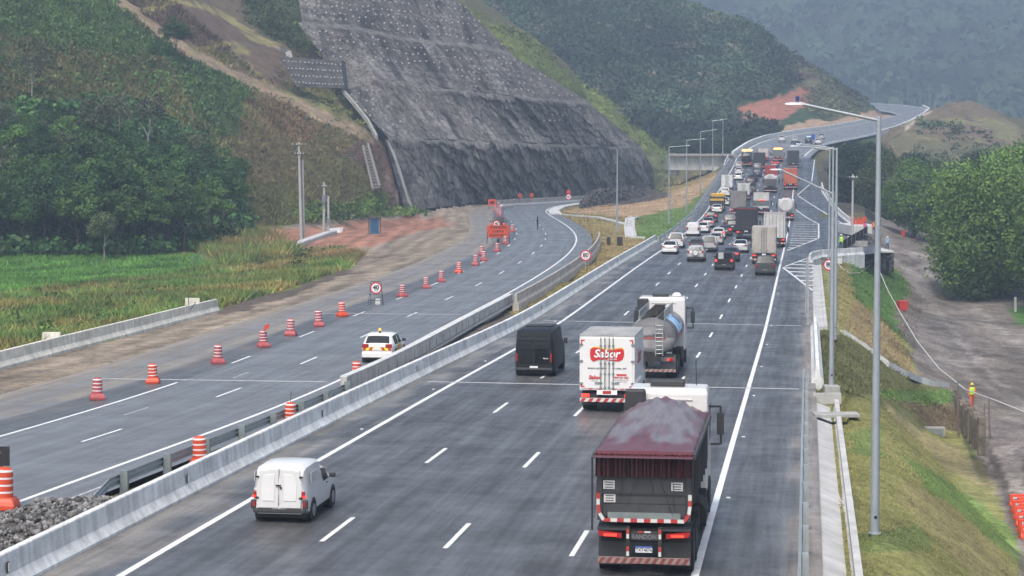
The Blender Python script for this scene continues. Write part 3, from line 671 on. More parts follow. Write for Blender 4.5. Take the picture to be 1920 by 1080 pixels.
# ------------------------------------------------------------------ the shotcreted cut slope
def rowpt(row, u):
    a = np.array(row, float); k = (a[:, 0] - a[0, 0]) / (a[-1, 0] - a[0, 0])
    return P(np.interp(u, k, a[:, 0]), np.interp(u, k, a[:, 1]), np.interp(u, k, a[:, 2]))
NU = 470; us = np.linspace(0, 1, NU); G = []; vv = []; rowid = []; vacc = 0
NB = 42
for i in range(4):
    for j in range(NB):
        f = j / (NB - 1)
        line = []
        for u in us:
            a = rowpt(CROWS[i], u); b = rowpt(CROWS[i + 1], u)
            if i > 0: a = a + Vector((.6, 3.2, .15))            # bench behind the lower edge
            line.append(a.lerp(b, f))
        G.append(line); vv.append(vacc + f * 15); rowid.append((i, f))
    vacc += 18
G = np.array([[tuple(p) for p in r] for r in G]); nr = len(G)
SUX = np.cumsum(np.concatenate([np.zeros((nr, 1)), np.linalg.norm(np.diff(G, axis=1), axis=2)], 1), 1)
vv = np.array(vv)[:, None] * np.ones((1, NU))
sk = SUX - G[:, :1, 0] * -1.0
U = G[..., 0] * 1.25                                            # metres along the face
iN = np.array([r[0] for r in rowid])[:, None]; fN = np.array([r[1] for r in rowid])[:, None]
inner = np.clip(fN / .06, 0, 1) * np.clip((1 - fN) / .05, 0, 1) * np.clip(us[None] / .02, 0, 1) * np.clip((1 - us[None]) / .02, 0, 1)
rough = np.where(iN == 0, .55 + 1.3 * np.exp(-((us[None] - .48) / .3) ** 2), np.where(iN == 1, .85, .55))
ur = U + vv * .55                                               # the rock grain leans
dsp = (vnoise(ur, vv * .35, 3.2, 31) * 2.6 + vnoise(ur, vv * .5, 1.5, 32) * 1.7 + vnoise(ur, vv * .8, .7, 33) * .9) * rough * 1.25 * inner - (np.abs(vnoise(ur * 1.2, vv * .45, 1.1, 46)) * 2.2 + np.abs(vnoise(ur, vv, .45, 47)) * 1.0) * rough * inner
G[..., 1] += dsp; G[..., 2] += dsp * .3
def dn(u, v, s, a): return vnoise(u, v, s, a) + .5
base = .20 + np.where(iN == 0, .035, 0) * inner + .07 * vnoise(ur, vv * .3, 6, 34) + .07 * vnoise(ur, vv * .22, 1.3, 35) + .06 * vnoise(ur, vv * .3, .6, 45) + .06 * vnoise(U, vv, 16, 36)
pale = np.clip((vnoise(ur, vv * .45, 4.5, 37) + vnoise(ur, vv * .2, 1.2, 38) * .9 - .16) * 2.6, 0, 1) * np.where(iN >= 3, .4, .9)
c = np.clip(base, .03, .3)[..., None] * np.array((1.14, 1.03, .94)); c = c * (1 - pale[..., None]) + np.array((.36, .345, .325)) * pale[..., None]
dark = np.clip((vnoise(ur, vv * .3, 2.4, 39) - .2) * 4, 0, 1) * .65; c *= (1 - dark[..., None])
lift = ((vv + .35 * vnoise(U, vv, 5, 55) * 2) % 2.6) < .30
c *= np.where(lift & (vnoise(U, vv, 7, 56) > -.2), np.where(vnoise(U, vv, 9, 57) > 0, 1.35, .62), 1)[..., None]
crk = np.abs(vnoise(ur * 1.3, vv * .5, 2.6, 58)) < .018; c *= np.where(crk, .45, 1)[..., None]; c *= (1 + .5 * vnoise(U, vv, .6, 59))[..., None]
edge = ((fN > .97) | (fN < .025)) & (iN + fN > .5); c[edge[..., 0] if edge.shape[1] == 1 else edge] = (.25, .235, .215)
# soil nail plates: rows of pale dots in three bands
zn = ((iN == 3) | ((iN == 2) & (fN > .35)) | ((iN == 2) & (us[None] > .55) & (fN < .45)) | ((iN == 1) & (us[None] > .72) & (fN > .45) & (us[None] < .93)) | ((iN == 1) & (us[None] < .1)))
zn = zn & (fN < .97) & (fN > .04)
dark_band = zn[..., None] * .22; c *= (1 - dark_band)
ix = np.arange(nr * NU).reshape(nr, NU); F_ = np.stack([ix[:-1, :-1], ix[:-1, 1:], ix[1:, 1:], ix[1:, :-1]], -1).reshape(-1, 4)
M_shot = ground_mat("sprayed concrete on rock", amp=.6, s1=.5, s2=2.2, stretch=(1, 1, .45), bump=1, bd=1.2)
cut = npmesh("cut_slope", G.reshape(-1, 3), F_, M_shot, c.reshape(-1, 3), smooth=True); tag(cut, "tall grey sprayed concrete rock face in benches beside the curve", "rock face", kind='structure')
# the nail heads themselves, one mesh of small plates
mb = MB(); M_nail = mat("pale nail heads", (.40, .40, .40), rough=.8, nvar=.2)
for i in range(1, 4):
    nrw = 9 if i == 3 else 7
    for r in range(1, nrw):
        f = r / nrw; k = i * NB + int(round(f * (NB - 1)))
        last = -1e9
        for j in range(4, NU - 3):
            if not zn[k, j] if zn.shape[1] == NU else not zn[k, 0]: continue
            if U[k, j] - last < 1.45: continue
            last = U[k, j]
            if random.random() < (.06 if i > 2 else .2): continue
            p = Vector(G[k, j]); p += Vector((random.uniform(-.25, .25), 0, random.uniform(-.2, .2))); mb.box((p.x, p.y - .18, p.z + .05), (.34, .22, .30))
tag(mb.build("nail_heads", M_nail), "rows of small pale nail heads dotting the upper sprayed concrete face", "nail heads", kind='stuff')
# pale drains running down the left rims of the cut
M_conc = mat("weathered concrete", (.30, .30, .285), rough=.8, nvar=.22, nscale=1.2, bump=.3, bscale=20, stretch=(1, 1, .5))
M_concL = mat("pale new concrete", (.50, .505, .495), rough=.75, nvar=.16, nscale=1.5, bump=.25, bscale=25, stretch=(1, 1, .4))
M_concB = mat("brownish stained concrete", (.33, .29, .245), rough=.85, nvar=.3, nscale=1.0, bump=.3, bscale=18, stretch=(1, 1, .4))
def ribtube(name, pts, w, h, m, off=.1):
    mb = MB(); R = []
    for i, p in enumerate(pts):
        d = (pts[min(i + 1, len(pts) - 1)] - pts[max(i - 1, 0)]); n = Vector((d.y, -d.x, 0)).normalized() if (abs(d.x) + abs(d.y)) > .01 else Vector((1, 0, 0))
        R.append([p - n * w / 2 - Vector((0, 0, .6)), p + n * w / 2 - Vector((0, 0, .6)), p + n * w / 2 + Vector((0, 0, h)), p - n * w / 2 + Vector((0, 0, h))])
    mb.rings(R); return mb.build(name, m)
def gpts(pl, n=10, dz=0.0):
    out = []
    for (a, b), (c_, d) in zip(pl[:-1], pl[1:]):
        for k in range(n):
            q = onground(a + (c_ - a) * k / n, b + (d - b) * k / n)
            if q: out.append(q + Vector((0, 0, dz)))
    return out
o = ribtube("concrete_gutter", [P(*q) for q in [(640, 165, 400), (662, 190, 398), (690, 225, 394), (706, 255, 391)]], .5, .2, M_conc); tag(o, "pale concrete gutter along the left rim of the rock face, above the bench", "gutter", "gutters on the slopes")
o = ribtube("concrete_gutter", [P(*q) for q in [(728, 265, 386), (738, 285, 386), (750, 322, 385), (765, 370, 384), (778, 398, 384)]], .5, .2, M_conc); tag(o, "pale concrete gutter down the lower left rim of the rock face", "gutter", "gutters on the slopes")
o = ribtube("concrete_gutter", gpts([(520, 92), (540, 100), (548, 135), (556, 160)], 5, .1), 1.2, .4, M_conc); tag(o, "short pale gutter left of the small dotted wall high on the slope", "gutter", "gutters on the slopes")
# small dotted wall left of the main face
mb = MB(); q = [P(524, 106, 392), P(640, 114, 400), P(646, 166, 399), P(556, 162, 393)]
mb.add(q + [v + Vector((.5, 3, 0)) for v in q], [(0, 1, 2, 3), (4, 5, 1, 0), (5, 6, 2, 1), (6, 7, 3, 2), (7, 4, 0, 3)])
w_ = mb.build("nailed_wall", mat("dark sprayed concrete", (.105, .10, .098), rough=.9, nvar=.4, nscale=.6)); tag(w_, "small dark sprayed concrete wall with pale dots, left of the big rock face", "retaining wall")
mb = MB()
for r in range(4):
    for k in range(15):
        u_, v_ = (k + .6) / 15, (r + .6) / 4.2; p = q[0].lerp(q[1], u_).lerp(q[3].lerp(q[2], u_), v_)
        mb.box((p.x + random.uniform(-.15, .15), p.y - .1, p.z + random.uniform(-.1, .1)), (.27, .25, .24))
mb.build("nail_head", M_nail, w_)['kind'] = 'stuff'
# stepped drain
mb = MB(); a = [P(681, 276, 385), P(690, 272, 385), P(712, 352, 366), P(700, 358, 366)]
ln = 14; M_dk = mat("dark wet step", (.07, .065, .06), rough=.9)
for k in range(ln):
    u0, u1 = k / ln, (k + 1) / ln; p0, p1 = a[0].lerp(a[3], u0), a[0].lerp(a[3], u1); r0, r1 = a[1].lerp(a[2], u0), a[1].lerp(a[2], u1)
    mb.add([p0 + Vector((0, 0, .1)), r0 + Vector((0, 0, .1)), r1 + Vector((0, 0, .35)), p1 + Vector((0, 0, .35))], [(0, 1, 2, 3)], 1)
    mb.box((p1 + r1) / 2 + Vector((0, 0, .3)), ((r1 - p1).length, .5, .25), 0)
for s_, e_ in ((a[0], a[3]), (a[1], a[2])): mb.cyl(s_ + Vector((0, -.2, .2)), e_ + Vector((0, -.2, .2)), .28, n=6, m=0)
tag(mb.build("stepped_drain", [mat("stained drain concrete", (.19, .18, .165), rough=.9, nvar=.3), M_dk]), "steep stepped concrete drain with dark rungs left of the rock face", "drain")

# ------------------------------------------------------------------ concrete barriers
NJ = [(-.30, 0), (-.30, .08), (-.14, .33), (-.10, .82), (-.08, .85), (.08, .85), (.10, .82), (.14, .33), (.30, .08), (.30, 0)]
def sweep(name, pts, prof, m, parent=None, skirt=.25, bevel=0):
    mb = MB(); R = []
    for i, p in enumerate(pts):
        d = pts[min(i + 1, len(pts) - 1)] - pts[max(i - 1, 0)]; n = Vector((d.y, -d.x, 0)).normalized()
        R.append([p + n * x + Vector((0, 0, z if z > .01 else -skirt)) for x, z in prof])
    mb.rings(R); return mb.build(name, m, parent)
def barrier_mat(name, c, joint=3.0):
    m = mat(name, c, rough=.75, nvar=.18, nscale=1.3, bump=.25, bscale=25, stretch=(1, .35, 1)); nt = m.node_tree; n, l = nt.nodes, nt.links; b = n["Principled BSDF"]
    src = b.inputs["Base Color"].links[0].from_socket; tc = n.new("ShaderNodeTexCoord"); mp = n.new("ShaderNodeMapping"); mp.inputs["Scale"].default_value = (2.2, 2.2, .25); l.new(tc.outputs["Object"], mp.inputs[0])
    nz = n.new("ShaderNodeTexNoise"); nz.inputs["Scale"].default_value = 1.4; nz.inputs["Detail"].default_value = 5; l.new(mp.outputs[0], nz.inputs[0])
    r = n.new("ShaderNodeMapRange"); r.inputs[1].default_value = .35; r.inputs[2].default_value = .7; r.inputs[3].default_value = 1.15; r.inputs[4].default_value = .78; l.new(nz.outputs[0], r.inputs[0])
    v = n.new("ShaderNodeVectorMath"); v.operation = 'SCALE'; l.new(src, v.inputs[0]); l.new(r.outputs[0], v.inputs["Scale"]); l.new(v.outputs[0], b.inputs["Base Color"]); return m
M_bar = barrier_mat("barrier concrete", (.60, .61, .60)); M_barB = barrier_mat("stained barrier concrete", (.37, .34, .30)); M_barY = barrier_mat("cream barrier concrete", (.62, .60, .52))
M_white = mat("white plate", (.75, .75, .75), rough=.4); M_black = mat("black", (.015, .015, .017), rough=.5); M_galv = mat("galvanised steel", (.42, .46, .47), rough=.4, metal=.6, nvar=.12, nscale=3)
M_galvD = mat("weathered galvanised steel", (.20, .235, .235), rough=.5, metal=.3, nvar=.2, nscale=2)
mb_ = sweep("concrete_barrier", [MR(Y, -16.1) for Y in np.arange(30, 266, 3.0)], NJ, M_bar); tag(mb_, "long pale concrete barrier along the left edge of the crowded carriageway", "barrier")
for Y in (49.5, 64, 82, 102, 124, 150, 178, 210):
    p = MR(Y, -15.96); r = MB(); r.box((p.x + .03, p.y, p.z + .52), (.03, .14, .26), 0); r.box((p.x + .045, p.y, p.z + .52), (.03, .07, .2), 1); r.build("reflector", [M_black, M_white], mb_)
def lseg(s0, s1, t0, t1=None, dz=0, step=3):
    n = max(2, int((s1 - s0) / step) + 1); t1 = t0 if t1 is None else t1
    return [LR(s0 + (s1 - s0) * k / (n - 1), t0 + (t1 - t0) * k / (n - 1), dz) for k in range(n)]
sA0 = sleft(onleft(648, 722))[0]; sA1 = sleft(onleft(950, 566))[0]
WA = [(-.16, 0), (-.14, .9), (.14, .9), (.16, 0)]
def wallpts(top=0.0):
    P_ = lseg(sA0 - 4, sA1, 1.6, 1.3); n_ = len(P_)
    return [p + Vector((0, 0, -.14 - .26 * i / n_ + top)) for i, p in enumerate(P_)]
wa = sweep("panel_barrier", wallpts(), WA, barrier_mat('panel concrete', (.42, .41, .385)), skirt=1.4); tag(wa, "jointed grey wall of concrete panels standing between the two carriageways", "barrier wall")
mb = MB()
s_ = sA0 + 3
while s_ < sA1 - 1:
    p = LR(s_, 1.6 - .3 * (s_ - sA0) / (sA1 - sA0) + .15); mb.box((p.x + .005, p.y, p.z - .5), (.03, .035, 1.9)); s_ += 2.6
mb.build("joint", mat('joint', (.26,.25,.235)), wa)['kind'] = 'stuff'
sweep("coping", wallpts(.9), [(-.17, 0), (-.17, .06), (.17, .06), (.17, 0)], M_concL, wa, skirt=0)
mb = MB(); s_ = sA0 + 30
while s_ < sA1 - 2:     # dark weep gaps at the foot of the panels
    p = LR(s_, 1.6 - .3 * (s_ - sA0) / (sA1 - sA0) + .16); mb.box((p.x + .02, p.y, p.z - .75), (.05, random.uniform(.8, 1.9), random.uniform(.15, .4))); s_ += random.uniform(2, 3.2)
mb.build("weep_gap", M_dk, wa)['kind'] = 'stuff'
sB1 = sleft(onleft(1083, 452))[0]
NJb = [(-.24, 0), (-.22, .1), (-.1, .3), (-.08, .85), (.08, .85), (.1, .3), (.22, .1), (.24, 0)]
wb = sweep("concrete_barrier", lseg(sA1 - 4, sB1 + 6, 2.2, 2.7), NJb, M_barB, skirt=.5); tag(wb, "curving brownish concrete barrier on the inside of the side road bend", "barrier")
wl_ = sweep("concrete_barrier", [Pz(a, b, CZ - 10.75) for a, b in [(-220, 748), (-100, 716), (0, 689), (120, 657), (240, 626), (330, 602), (405, 583)]], NJ, M_barY); tag(wl_, "cream concrete barrier beside the tall grass on the far left", "barrier")
for a, b in ((95, 640), (360, 570)):
    r = MB(); p = Pz(a, b + 12, CZ - 10.6); r.box((p.x, p.y + .3, p.z + .6), (1.0, .3, .5)); r.build("backing_block", M_barY, wl_)
fw = sweep("concrete_barrier", [onleft(a, b) for a, b in [(918, 387), (945, 385), (975, 383), (1020, 380.5), (1070, 377.5), (1125, 374)]], [(-.3, 0), (-.28, 1.1), (.28, 1.1), (.3, 0)], M_barB, skirt=.2); tag(fw, "brown barrier wall round the outside of the far bend under the rock", "barrier")
sweep("painted_kerb", [onleft(a, b + 1.2) for a, b in [(940, 385), (975, 383), (1020, 380.5), (1070, 377.5), (1125, 374)]], [(-.2, 0), (-.2, .35), (.2, .35), (.2, 0)], M_white, fw, skirt=.1)
o = sweep("concrete_barrier", [P(*a) for a, b in FAR[:9]] , [(-.35, 0), (-.33, 1.1), (.33, 1.1), (.35, 0)], M_bar, skirt=1.0); tag(o, "pale barrier on the left edge of the distant climbing bend", "barrier")
o = sweep("concrete_barrier", [P(*b) for a, b in FAR[6:12]], [(-.35, 0), (-.33, 1.0), (.33, 1.0), (.35, 0)], M_bar, skirt=1.0); tag(o, "thin pale barrier on the outer edge of the farthest bend", "barrier")
o = sweep("concrete_barrier", [MR(Y, -15.9) for Y in np.arange(478, 503, 4.0)], NJ, M_bar); tag(o, "pale barrier left of the stopped tow truck at the top of the climb", "barrier")
def laybyt(Y): return float(np.interp(Y, [a for a, b in LAYBY], [b for a, b in LAYBY]))
o = sweep("concrete_barrier", [MR(Y, laybyt(Y) + .3) for Y in np.arange(288, 420, 3.0)], NJ, M_bar, skirt=1.5); tag(o, "pale curved concrete barrier along the outer side of the lay-by", "barrier")
o = sweep("concrete_barrier", [MR(223, 3.0), MR(228, 3.2), MR(234, 4.2), MR(238, 6.6), MR(242, 9.0)], NJ, M_bar, skirt=1.5); tag(o, "short hooked concrete barrier at the near mouth of the lay-by", "barrier")
o = sweep("concrete_barrier", [MR(Y, 3.3) for Y in np.arange(104, 146, 3.0)], NJ, M_bar, skirt=.8); tag(o, "straight pale barrier at the gully beside the right shoulder", "barrier")
# W-beam guardrails
WB = [(0, -.155), (.07, -.11), (.07, -.05), (0, 0), (.07, .05), (.07, .11), (0, .155), (-.012, .155), (.058, .11), (.058, .05), (-.012, 0), (.058, -.05), (.058, -.11), (-.012, -.155)]
def guardrail(pts, side, label, pm, bm_, zb=.58, post=4.0, dip=0, both=False, pw=.16):
    root = empty("guardrail", pts[0], 0, label, "guardrail", "steel guardrails"); o0 = pts[0].copy()
    for sd in ((side, -side) if both else (side,)):
        mb = MB(); R = []
        for i, p in enumerate(pts):
            d = pts[min(i + 1, len(pts) - 1)] - pts[max(i - 1, 0)]; n = Vector((d.y, -d.x, 0)).normalized() * sd
            zz = zb - (dip * max(0, 1 - i / 3.0) if dip else 0)
            R.append([p - o0 + n * (x + .10) + Vector((0, 0, z + zz)) for x, z in WB])
        mb.rings(R); mb.build("beam", bm_, root)
    acc = 0; last = None; cnt = 0
    for i, p in enumerate(pts):
        if last is not None: acc += (p - last).length
        if (last is None or acc >= post) and cnt < 95 and not (dip and i < 2):
            acc = 0; cnt += 1; r = MB(); q = p - o0; r.box((q.x, q.y, q.z + .28), (pw, pw, 1.0)); r.build("post", pm, root)
        last = p
    return root
gs0 = sleft(onleft(285, 935))[0]
pts = lseg(gs0 - 4, sA0 - 4, 2.75, 2.2, step=1.0); guardrail(pts, -1, "grey green double beam guardrail with thick posts in front of the stone rubble", M_galvD, mat('beam steel', (.30, .34, .34), rough=.4, metal=.3, nvar=.15), zb=.52, post=3.4, dip=.7, pw=.24)
pts = [MR(Y, -15.6) for Y in np.arange(262, 480, 2.0)]; guardrail(pts, 1, "long galvanised guardrail curving up beside the grassy island", M_galv, M_galv, post=8)
pts = [MR(Y, 2.75) for Y in np.arange(32, 104, 1.0)]; guardrail(pts, -1, "galvanised guardrail beside the concrete channel at the lower right", M_galv, M_galv, post=3.9, zb=.62)
pts = [MR(Y, 2.8) for Y in np.arange(146, 222, 1.5)]; guardrail(pts, -1, "galvanised guardrail right of the shoulder before the lay-by", M_galv, M_galv, post=4.0, zb=.62)

# ------------------------------------------------------------------ drains and edges on the right
def sheet(name, prof, Y0, Y1, m, step=1.5, skirt=0, label=None, cat=None, group=None):
    mb = MB(); R = [[MR(Y, t, z) for t, z in prof] for Y in np.arange(Y0, Y1 + .01, step)]; mb.rings(R); o = mb.build(name, m)
    return tag(o, label, cat, group)
M_chan = mat("channel concrete", (.43, .435, .43), rough=.8, nvar=.25, nscale=.7, bump=.3, bscale=12, c2=(.50, .50, .49))
sheet("drain_channel", [(3.0, -.05), (3.15, -.10), (3.75, -.32), (3.92, -.38), (4.02, -.30), (4.02, .02), (4.22, .02), (4.22, -.7), (3.0, -.7)], 30, 97, M_chan, label="wide pale concrete drainage channel with a raised kerb beside the guardrail", cat="channel")
sheet("drain_channel", [(3.0, -.04), (3.1, -.08), (3.9, -.16), (4.0, -.08), (4.18, -.06), (4.18, -.6), (3.0, -.6)], 146, 222, M_chan, label="narrow pale concrete strip between the guardrail and the grass before the lay-by", cat="channel")
mb = MB(); p = MR(97.6, 3.7); mb.box((p.x, p.y, p.z - .1), (1.3, .25, .5)); tag(mb.build("channel_end_wall", M_chan), "low concrete wall closing the far end of the drainage channel", "end wall")
mb = MB(); p = MR(89.5, 4.0); mb.box((p.x, p.y, p.z + .04), (1.9, 1.0, .14)); tag(mb.build("concrete_slab", M_conc, bevel=.02), "flat concrete slab laid across the drainage channel", "slab")
mb = MB(); mb.box((0, 0, -.45), (.75, .8, .9)); o = mb.build("lamp_plinth", M_conc, bevel=.02); o.location = MR(102, 3.95, .1); tag(o, "square concrete plinth jutting from the shoulder under a lamp pole", "plinth")
pl = [(1578, 624), (1592, 630), (1625, 652), (1660, 682), (1690, 700), (1720, 712), (1745, 720), (1772, 722)]
gp = [onground(*q) for q in pl]; gp = [g for g in gp if g]
o = sweep("concrete_gutter", gp, [(-.35, 0), (-.35, .22), (-.22, .22), (-.18, .08), (.18, .08), (.22, .22), (.35, .22), (.35, 0)], M_concL); tag(o, "curved pale concrete gutter descending the grass slope to the yard", "gutter")
p = onground(1752, 812) or Vector((0, 0, 0)); mb = MB(); mb.box((0, 0, .1), (1.3, .5, .6)); mb.box((0, -.26, .1), (1.05, .04, .42), 1); o = mb.build("culvert_mouth", [M_conc, M_galvD]); o.location = p; tag(o, "small square concrete culvert mouth at the bottom of the gully", "culvert")
# gutters on the island
for pl, w_, lab in (([(1205, 447), (1183, 446), (1180, 430), (1181, 412), (1190, 408)], 1.5, "wide pale stepped drain between the brown boxes and the green grass"), ([(1040, 400), (1055, 404), (1120, 409), (1150, 416), (1176, 424)], .8, "thin pale gutter crossing the tan island from the bend")):
    g_ = [onground(*q) for q in pl]; g_ = [g for g in g_ if g]
    if len(g_) > 1:
        o = sweep("concrete_gutter", g_, [(-w_ / 2, 0), (-w_ / 2, .25), (-w_ / 2 + .2, .25), (-w_ / 2 + .25, .12), (w_ / 2 - .25, .12), (w_ / 2 - .2, .25), (w_ / 2, .25), (w_ / 2, 0)], M_concL); tag(o, lab, "gutter")
pl = [(1110, 380), (1080, 384), (1050, 389), (1037, 396), (1042, 402)]
o = sweep("kerb", [onleft(*q) for q in pl], [(-1.0, 0), (-1.0, .2), (1.0, .2), (1.0, 0)], M_concL); tag(o, "pale rounded kerb at the nose of the grassy island", "kerb")
g_ = [onground(*q) for q in [(548, 467), (570, 458), (595, 449), (612, 443), (625, 440)]]; g_ = [g for g in g_ if g]
o = sweep("concrete_gutter", g_, [(-.5, 0), (-.5, .5), (-.3, .6), (.3, .6), (.5, .5), (.5, 0)], M_concL); tag(o, "low white concrete gutter in the red soil by the utility poles", "gutter")
mb = MB(); g0 = onground(628, 433)
for k in range(14): mb.box((g0.x + random.uniform(-1, 1.2), g0.y + random.uniform(-5, 6), g0.z + .1), (random.uniform(.5, 1), random.uniform(.8, 2), random.uniform(.2, .5)))
tag(mb.build("spilled_concrete", M_white), "heap of white broken concrete at the end of the low gutter", "rubble")

# ------------------------------------------------------------------ overpass, gabions, parapet
def wall_face(name, x0, x1, y0, y1, Y, dy, m, label, cat, Y2=None):
    a, b, c_, d = P(x0, y1, Y), P(x1, y1, Y2 or Y), P(x1, y0, Y2 or Y), P(x0, y0, Y); mb = MB(); q = [a, b, c_, d]
    mb.add(q + [v + Vector((0, dy, 0)) for v in q], [(0, 1, 2, 3), (7, 6, 5, 4), (0, 4, 5, 1), (1, 5, 6, 2), (2, 6, 7, 3), (3, 7, 4, 0)])
    o = mb.build(name, m); return tag(o, label, cat)
M_over = mat("mottled concrete", (.46, .47, .465), rough=.8, nvar=.35, nscale=.5, stretch=(1, 1, .25), c2=(.62, .63, .62))
r_ = empty("overpass", P(1315, 330, 500), 0, "grey concrete overpass deck behind the lamp posts on the left of the jam", "bridge")
mw = r_.matrix_basis.copy(); o0 = r_.location
def child_face(name, x0, x1, y0, y1, Y, dy, m):
    o = wall_face(name, x0, x1, y0, y1, Y, dy, m, None, None); o.parent = r_; o.location = -Vector(o0); return o
child_face("deck", 1255, 1376, 289, 319, 500, 12, M_over)
child_face("parapet", 1254, 1378, 288, 292, 498.5, 1.2, M_conc)
child_face("pier", 1268, 1274, 300, 334, 501, 1.5, M_conc)
child_face("bearing_block", 1256, 1268, 318, 326, 501, 3, M_concL)
child_face("abutment", 1330, 1378, 316, 345, 506, 6, M_conc)
o = wall_face("roofed_shed", 1338, 1362, 314, 322, 492, 4, M_concL, "low white roofed shed under the overpass beside the road edge", "shed")
o = wall_face("abutment_wall", 1248, 1268, 352, 368, 520, 4, M_conc, "small grey concrete block at the right foot of the rock face", "block")
M_gab = bpy.data.materials.new("stone gabion"); M_gab.use_nodes = True; _n = M_gab.node_tree.nodes; _l = M_gab.node_tree.links; _v = _n.new("ShaderNodeTexVoronoi"); _v.inputs["Scale"].default_value = 2.6; _tc = _n.new("ShaderNodeTexCoord"); _l.new(_tc.outputs["Object"], _v.inputs[0])
_r = _n.new("ShaderNodeValToRGB"); _r.color_ramp.elements[0].color = (.24, .24, .25, 1); _r.color_ramp.elements[1].color = (.03, .03, .03, 1); _r.color_ramp.elements[1].position = .7; _l.new(_v.outputs["Distance"], _r.inputs[0]); _l.new(_r.outputs[0], _n["Principled BSDF"].inputs["Base Color"]); _n["Principled BSDF"].inputs["Roughness"].default_value = .9
wall_face("gabion_wall", 1620, 1676, 474, 512, 255, 10, M_gab, "dark stone gabion wall under the concrete ledge at the end of the grass", "retaining wall")
wall_face("concrete_ledge", 1614, 1676, 470.5, 473.5, 253, 12, M_concL, "thin pale concrete ledge on top of the gabion wall", "ledge")
wall_face("gabion_wall", 1628, 1646, 441, 470, 268, 8, M_gab, "upper stone gabion wall beside the black mesh fence", "retaining wall")
wall_face("parapet_wall", 1588, 1627, 452, 471, 262, 1.0, M_conc, "sloping grey concrete wing wall under the black mesh fence", "wing wall")
a, b = P(1580, 470, 250), P(1626, 442, 275); mb = MB(); mb.add([a, b, b + Vector((0, 0, 1.2)), a + Vector((0, 0, 1.2)), a + Vector((0, .06, 0)), b + Vector((0, .06, 0)), b + Vector((0, .06, 1.2)), a + Vector((0, .06, 1.2))], [(0, 1, 2, 3), (7, 6, 5, 4), (3, 2, 6, 7), (0, 4, 5, 1)])
f_ = mb.build("mesh_fence", mat("black netting", (.02, .02, .022), rough=.9)); tag(f_, "black mesh fence sloping up behind the worker in the green vest", "fence")
mb = MB(); 
for k in range(7): q = a.lerp(b, k / 6); mb.cyl(q - Vector((0, .05, .2)), q + Vector((0, -.05, 1.35)), .04, n=5)
mb.build("fence_post", M_galvD, f_)['kind'] = 'stuff'
a, b = P(1622, 405, 330), P(1652, 430, 300); mb = MB(); mb.add([a, b, b + Vector((0, 0, 1.3)), a + Vector((0, 0, 1.3)), a + Vector((0, .06, 0)), b + Vector((0, .06, 0)), b + Vector((0, .06, 1.3)), a + Vector((0, .06, 1.3))], [(0, 1, 2, 3), (7, 6, 5, 4), (3, 2, 6, 7)])
tag(mb.build("mesh_fence", M_black), "black mesh fence running back towards the trees from the two workers", "fence")
wall_face("concrete_deck", 1600, 1652, 424, 442, 285, 14, M_concL, "pale concrete deck where the pink and orange workers stand", "deck")
for x0, x1, lab in ((1556, 1577, "pale precast block on the grass left of the other block"), (1597, 1619, "pale precast block on the grass below the gabion wall")):
    p = onground((x0 + x1) / 2, 494); mb = MB(); mb.box((0, 0, .38), (1.35, .7, .8)); mb.box((0, -.36, .72), (1.2, .02, .08), 1)
    o = mb.build("precast_block", [M_concL, M_dk], bevel=.03); o.location = p; tag(o, lab, "block")
# old parapet in the yard
p0, p1 = P(1798, 765, 146), P(1832, 795, 132); M_old = mat("mossy old concrete", (.15, .125, .10), rough=.95, nvar=.5, nscale=1.5, bump=.8, bscale=6)
root = empty("old_bridge_parapet", p0, 0, "crumbling brown bridge parapet leaning beside the yard worker", "parapet")
g1 = P(1842, 808, 120) - p0; g0 = Vector((0, 0, 0)); mb = MB()
R = [[g0.lerp(g1, k / 8) + Vector((x, 0, z - 1.0 * 0)) for x, z in ((-.18, -1.2), (.18, -1.2), (.18, .5), (-.18, .5))] for k in range(9)]; mb.rings(R); mb.build("beam", M_old, root, bevel=.03)
for k in (0, .2, .4, .6, .8, 1):
    q = g0.lerp(g1, k); mb = MB(); mb.box((q.x - .05, q.y, q.z - .3), (.42, .45, 2.2)); mb.build("post", M_old, root, bevel=.03)
# old lamppost-like iron rods beside it
for k, (px, py, h) in enumerate(((1797, 800, 90), (1845, 806, 50), (1856, 806, 60))):
    p = P(px, py, 138); mb = MB(); mb.cyl((0, 0, -.5), (random.uniform(-.1, .25), 0, h * 138 / 4000), .07, .04, n=6); o = mb.build("wooden_stake", mat("grey wood", (.16, .13, .11), nvar=.3)); o.location = p
    tag(o, ("tall thin stake at the left end of the crumbling parapet", "short stake just right of the crumbling parapet", "taller stake right of the crumbling parapet, outermost")[k], "stake", "stakes by the parapet")

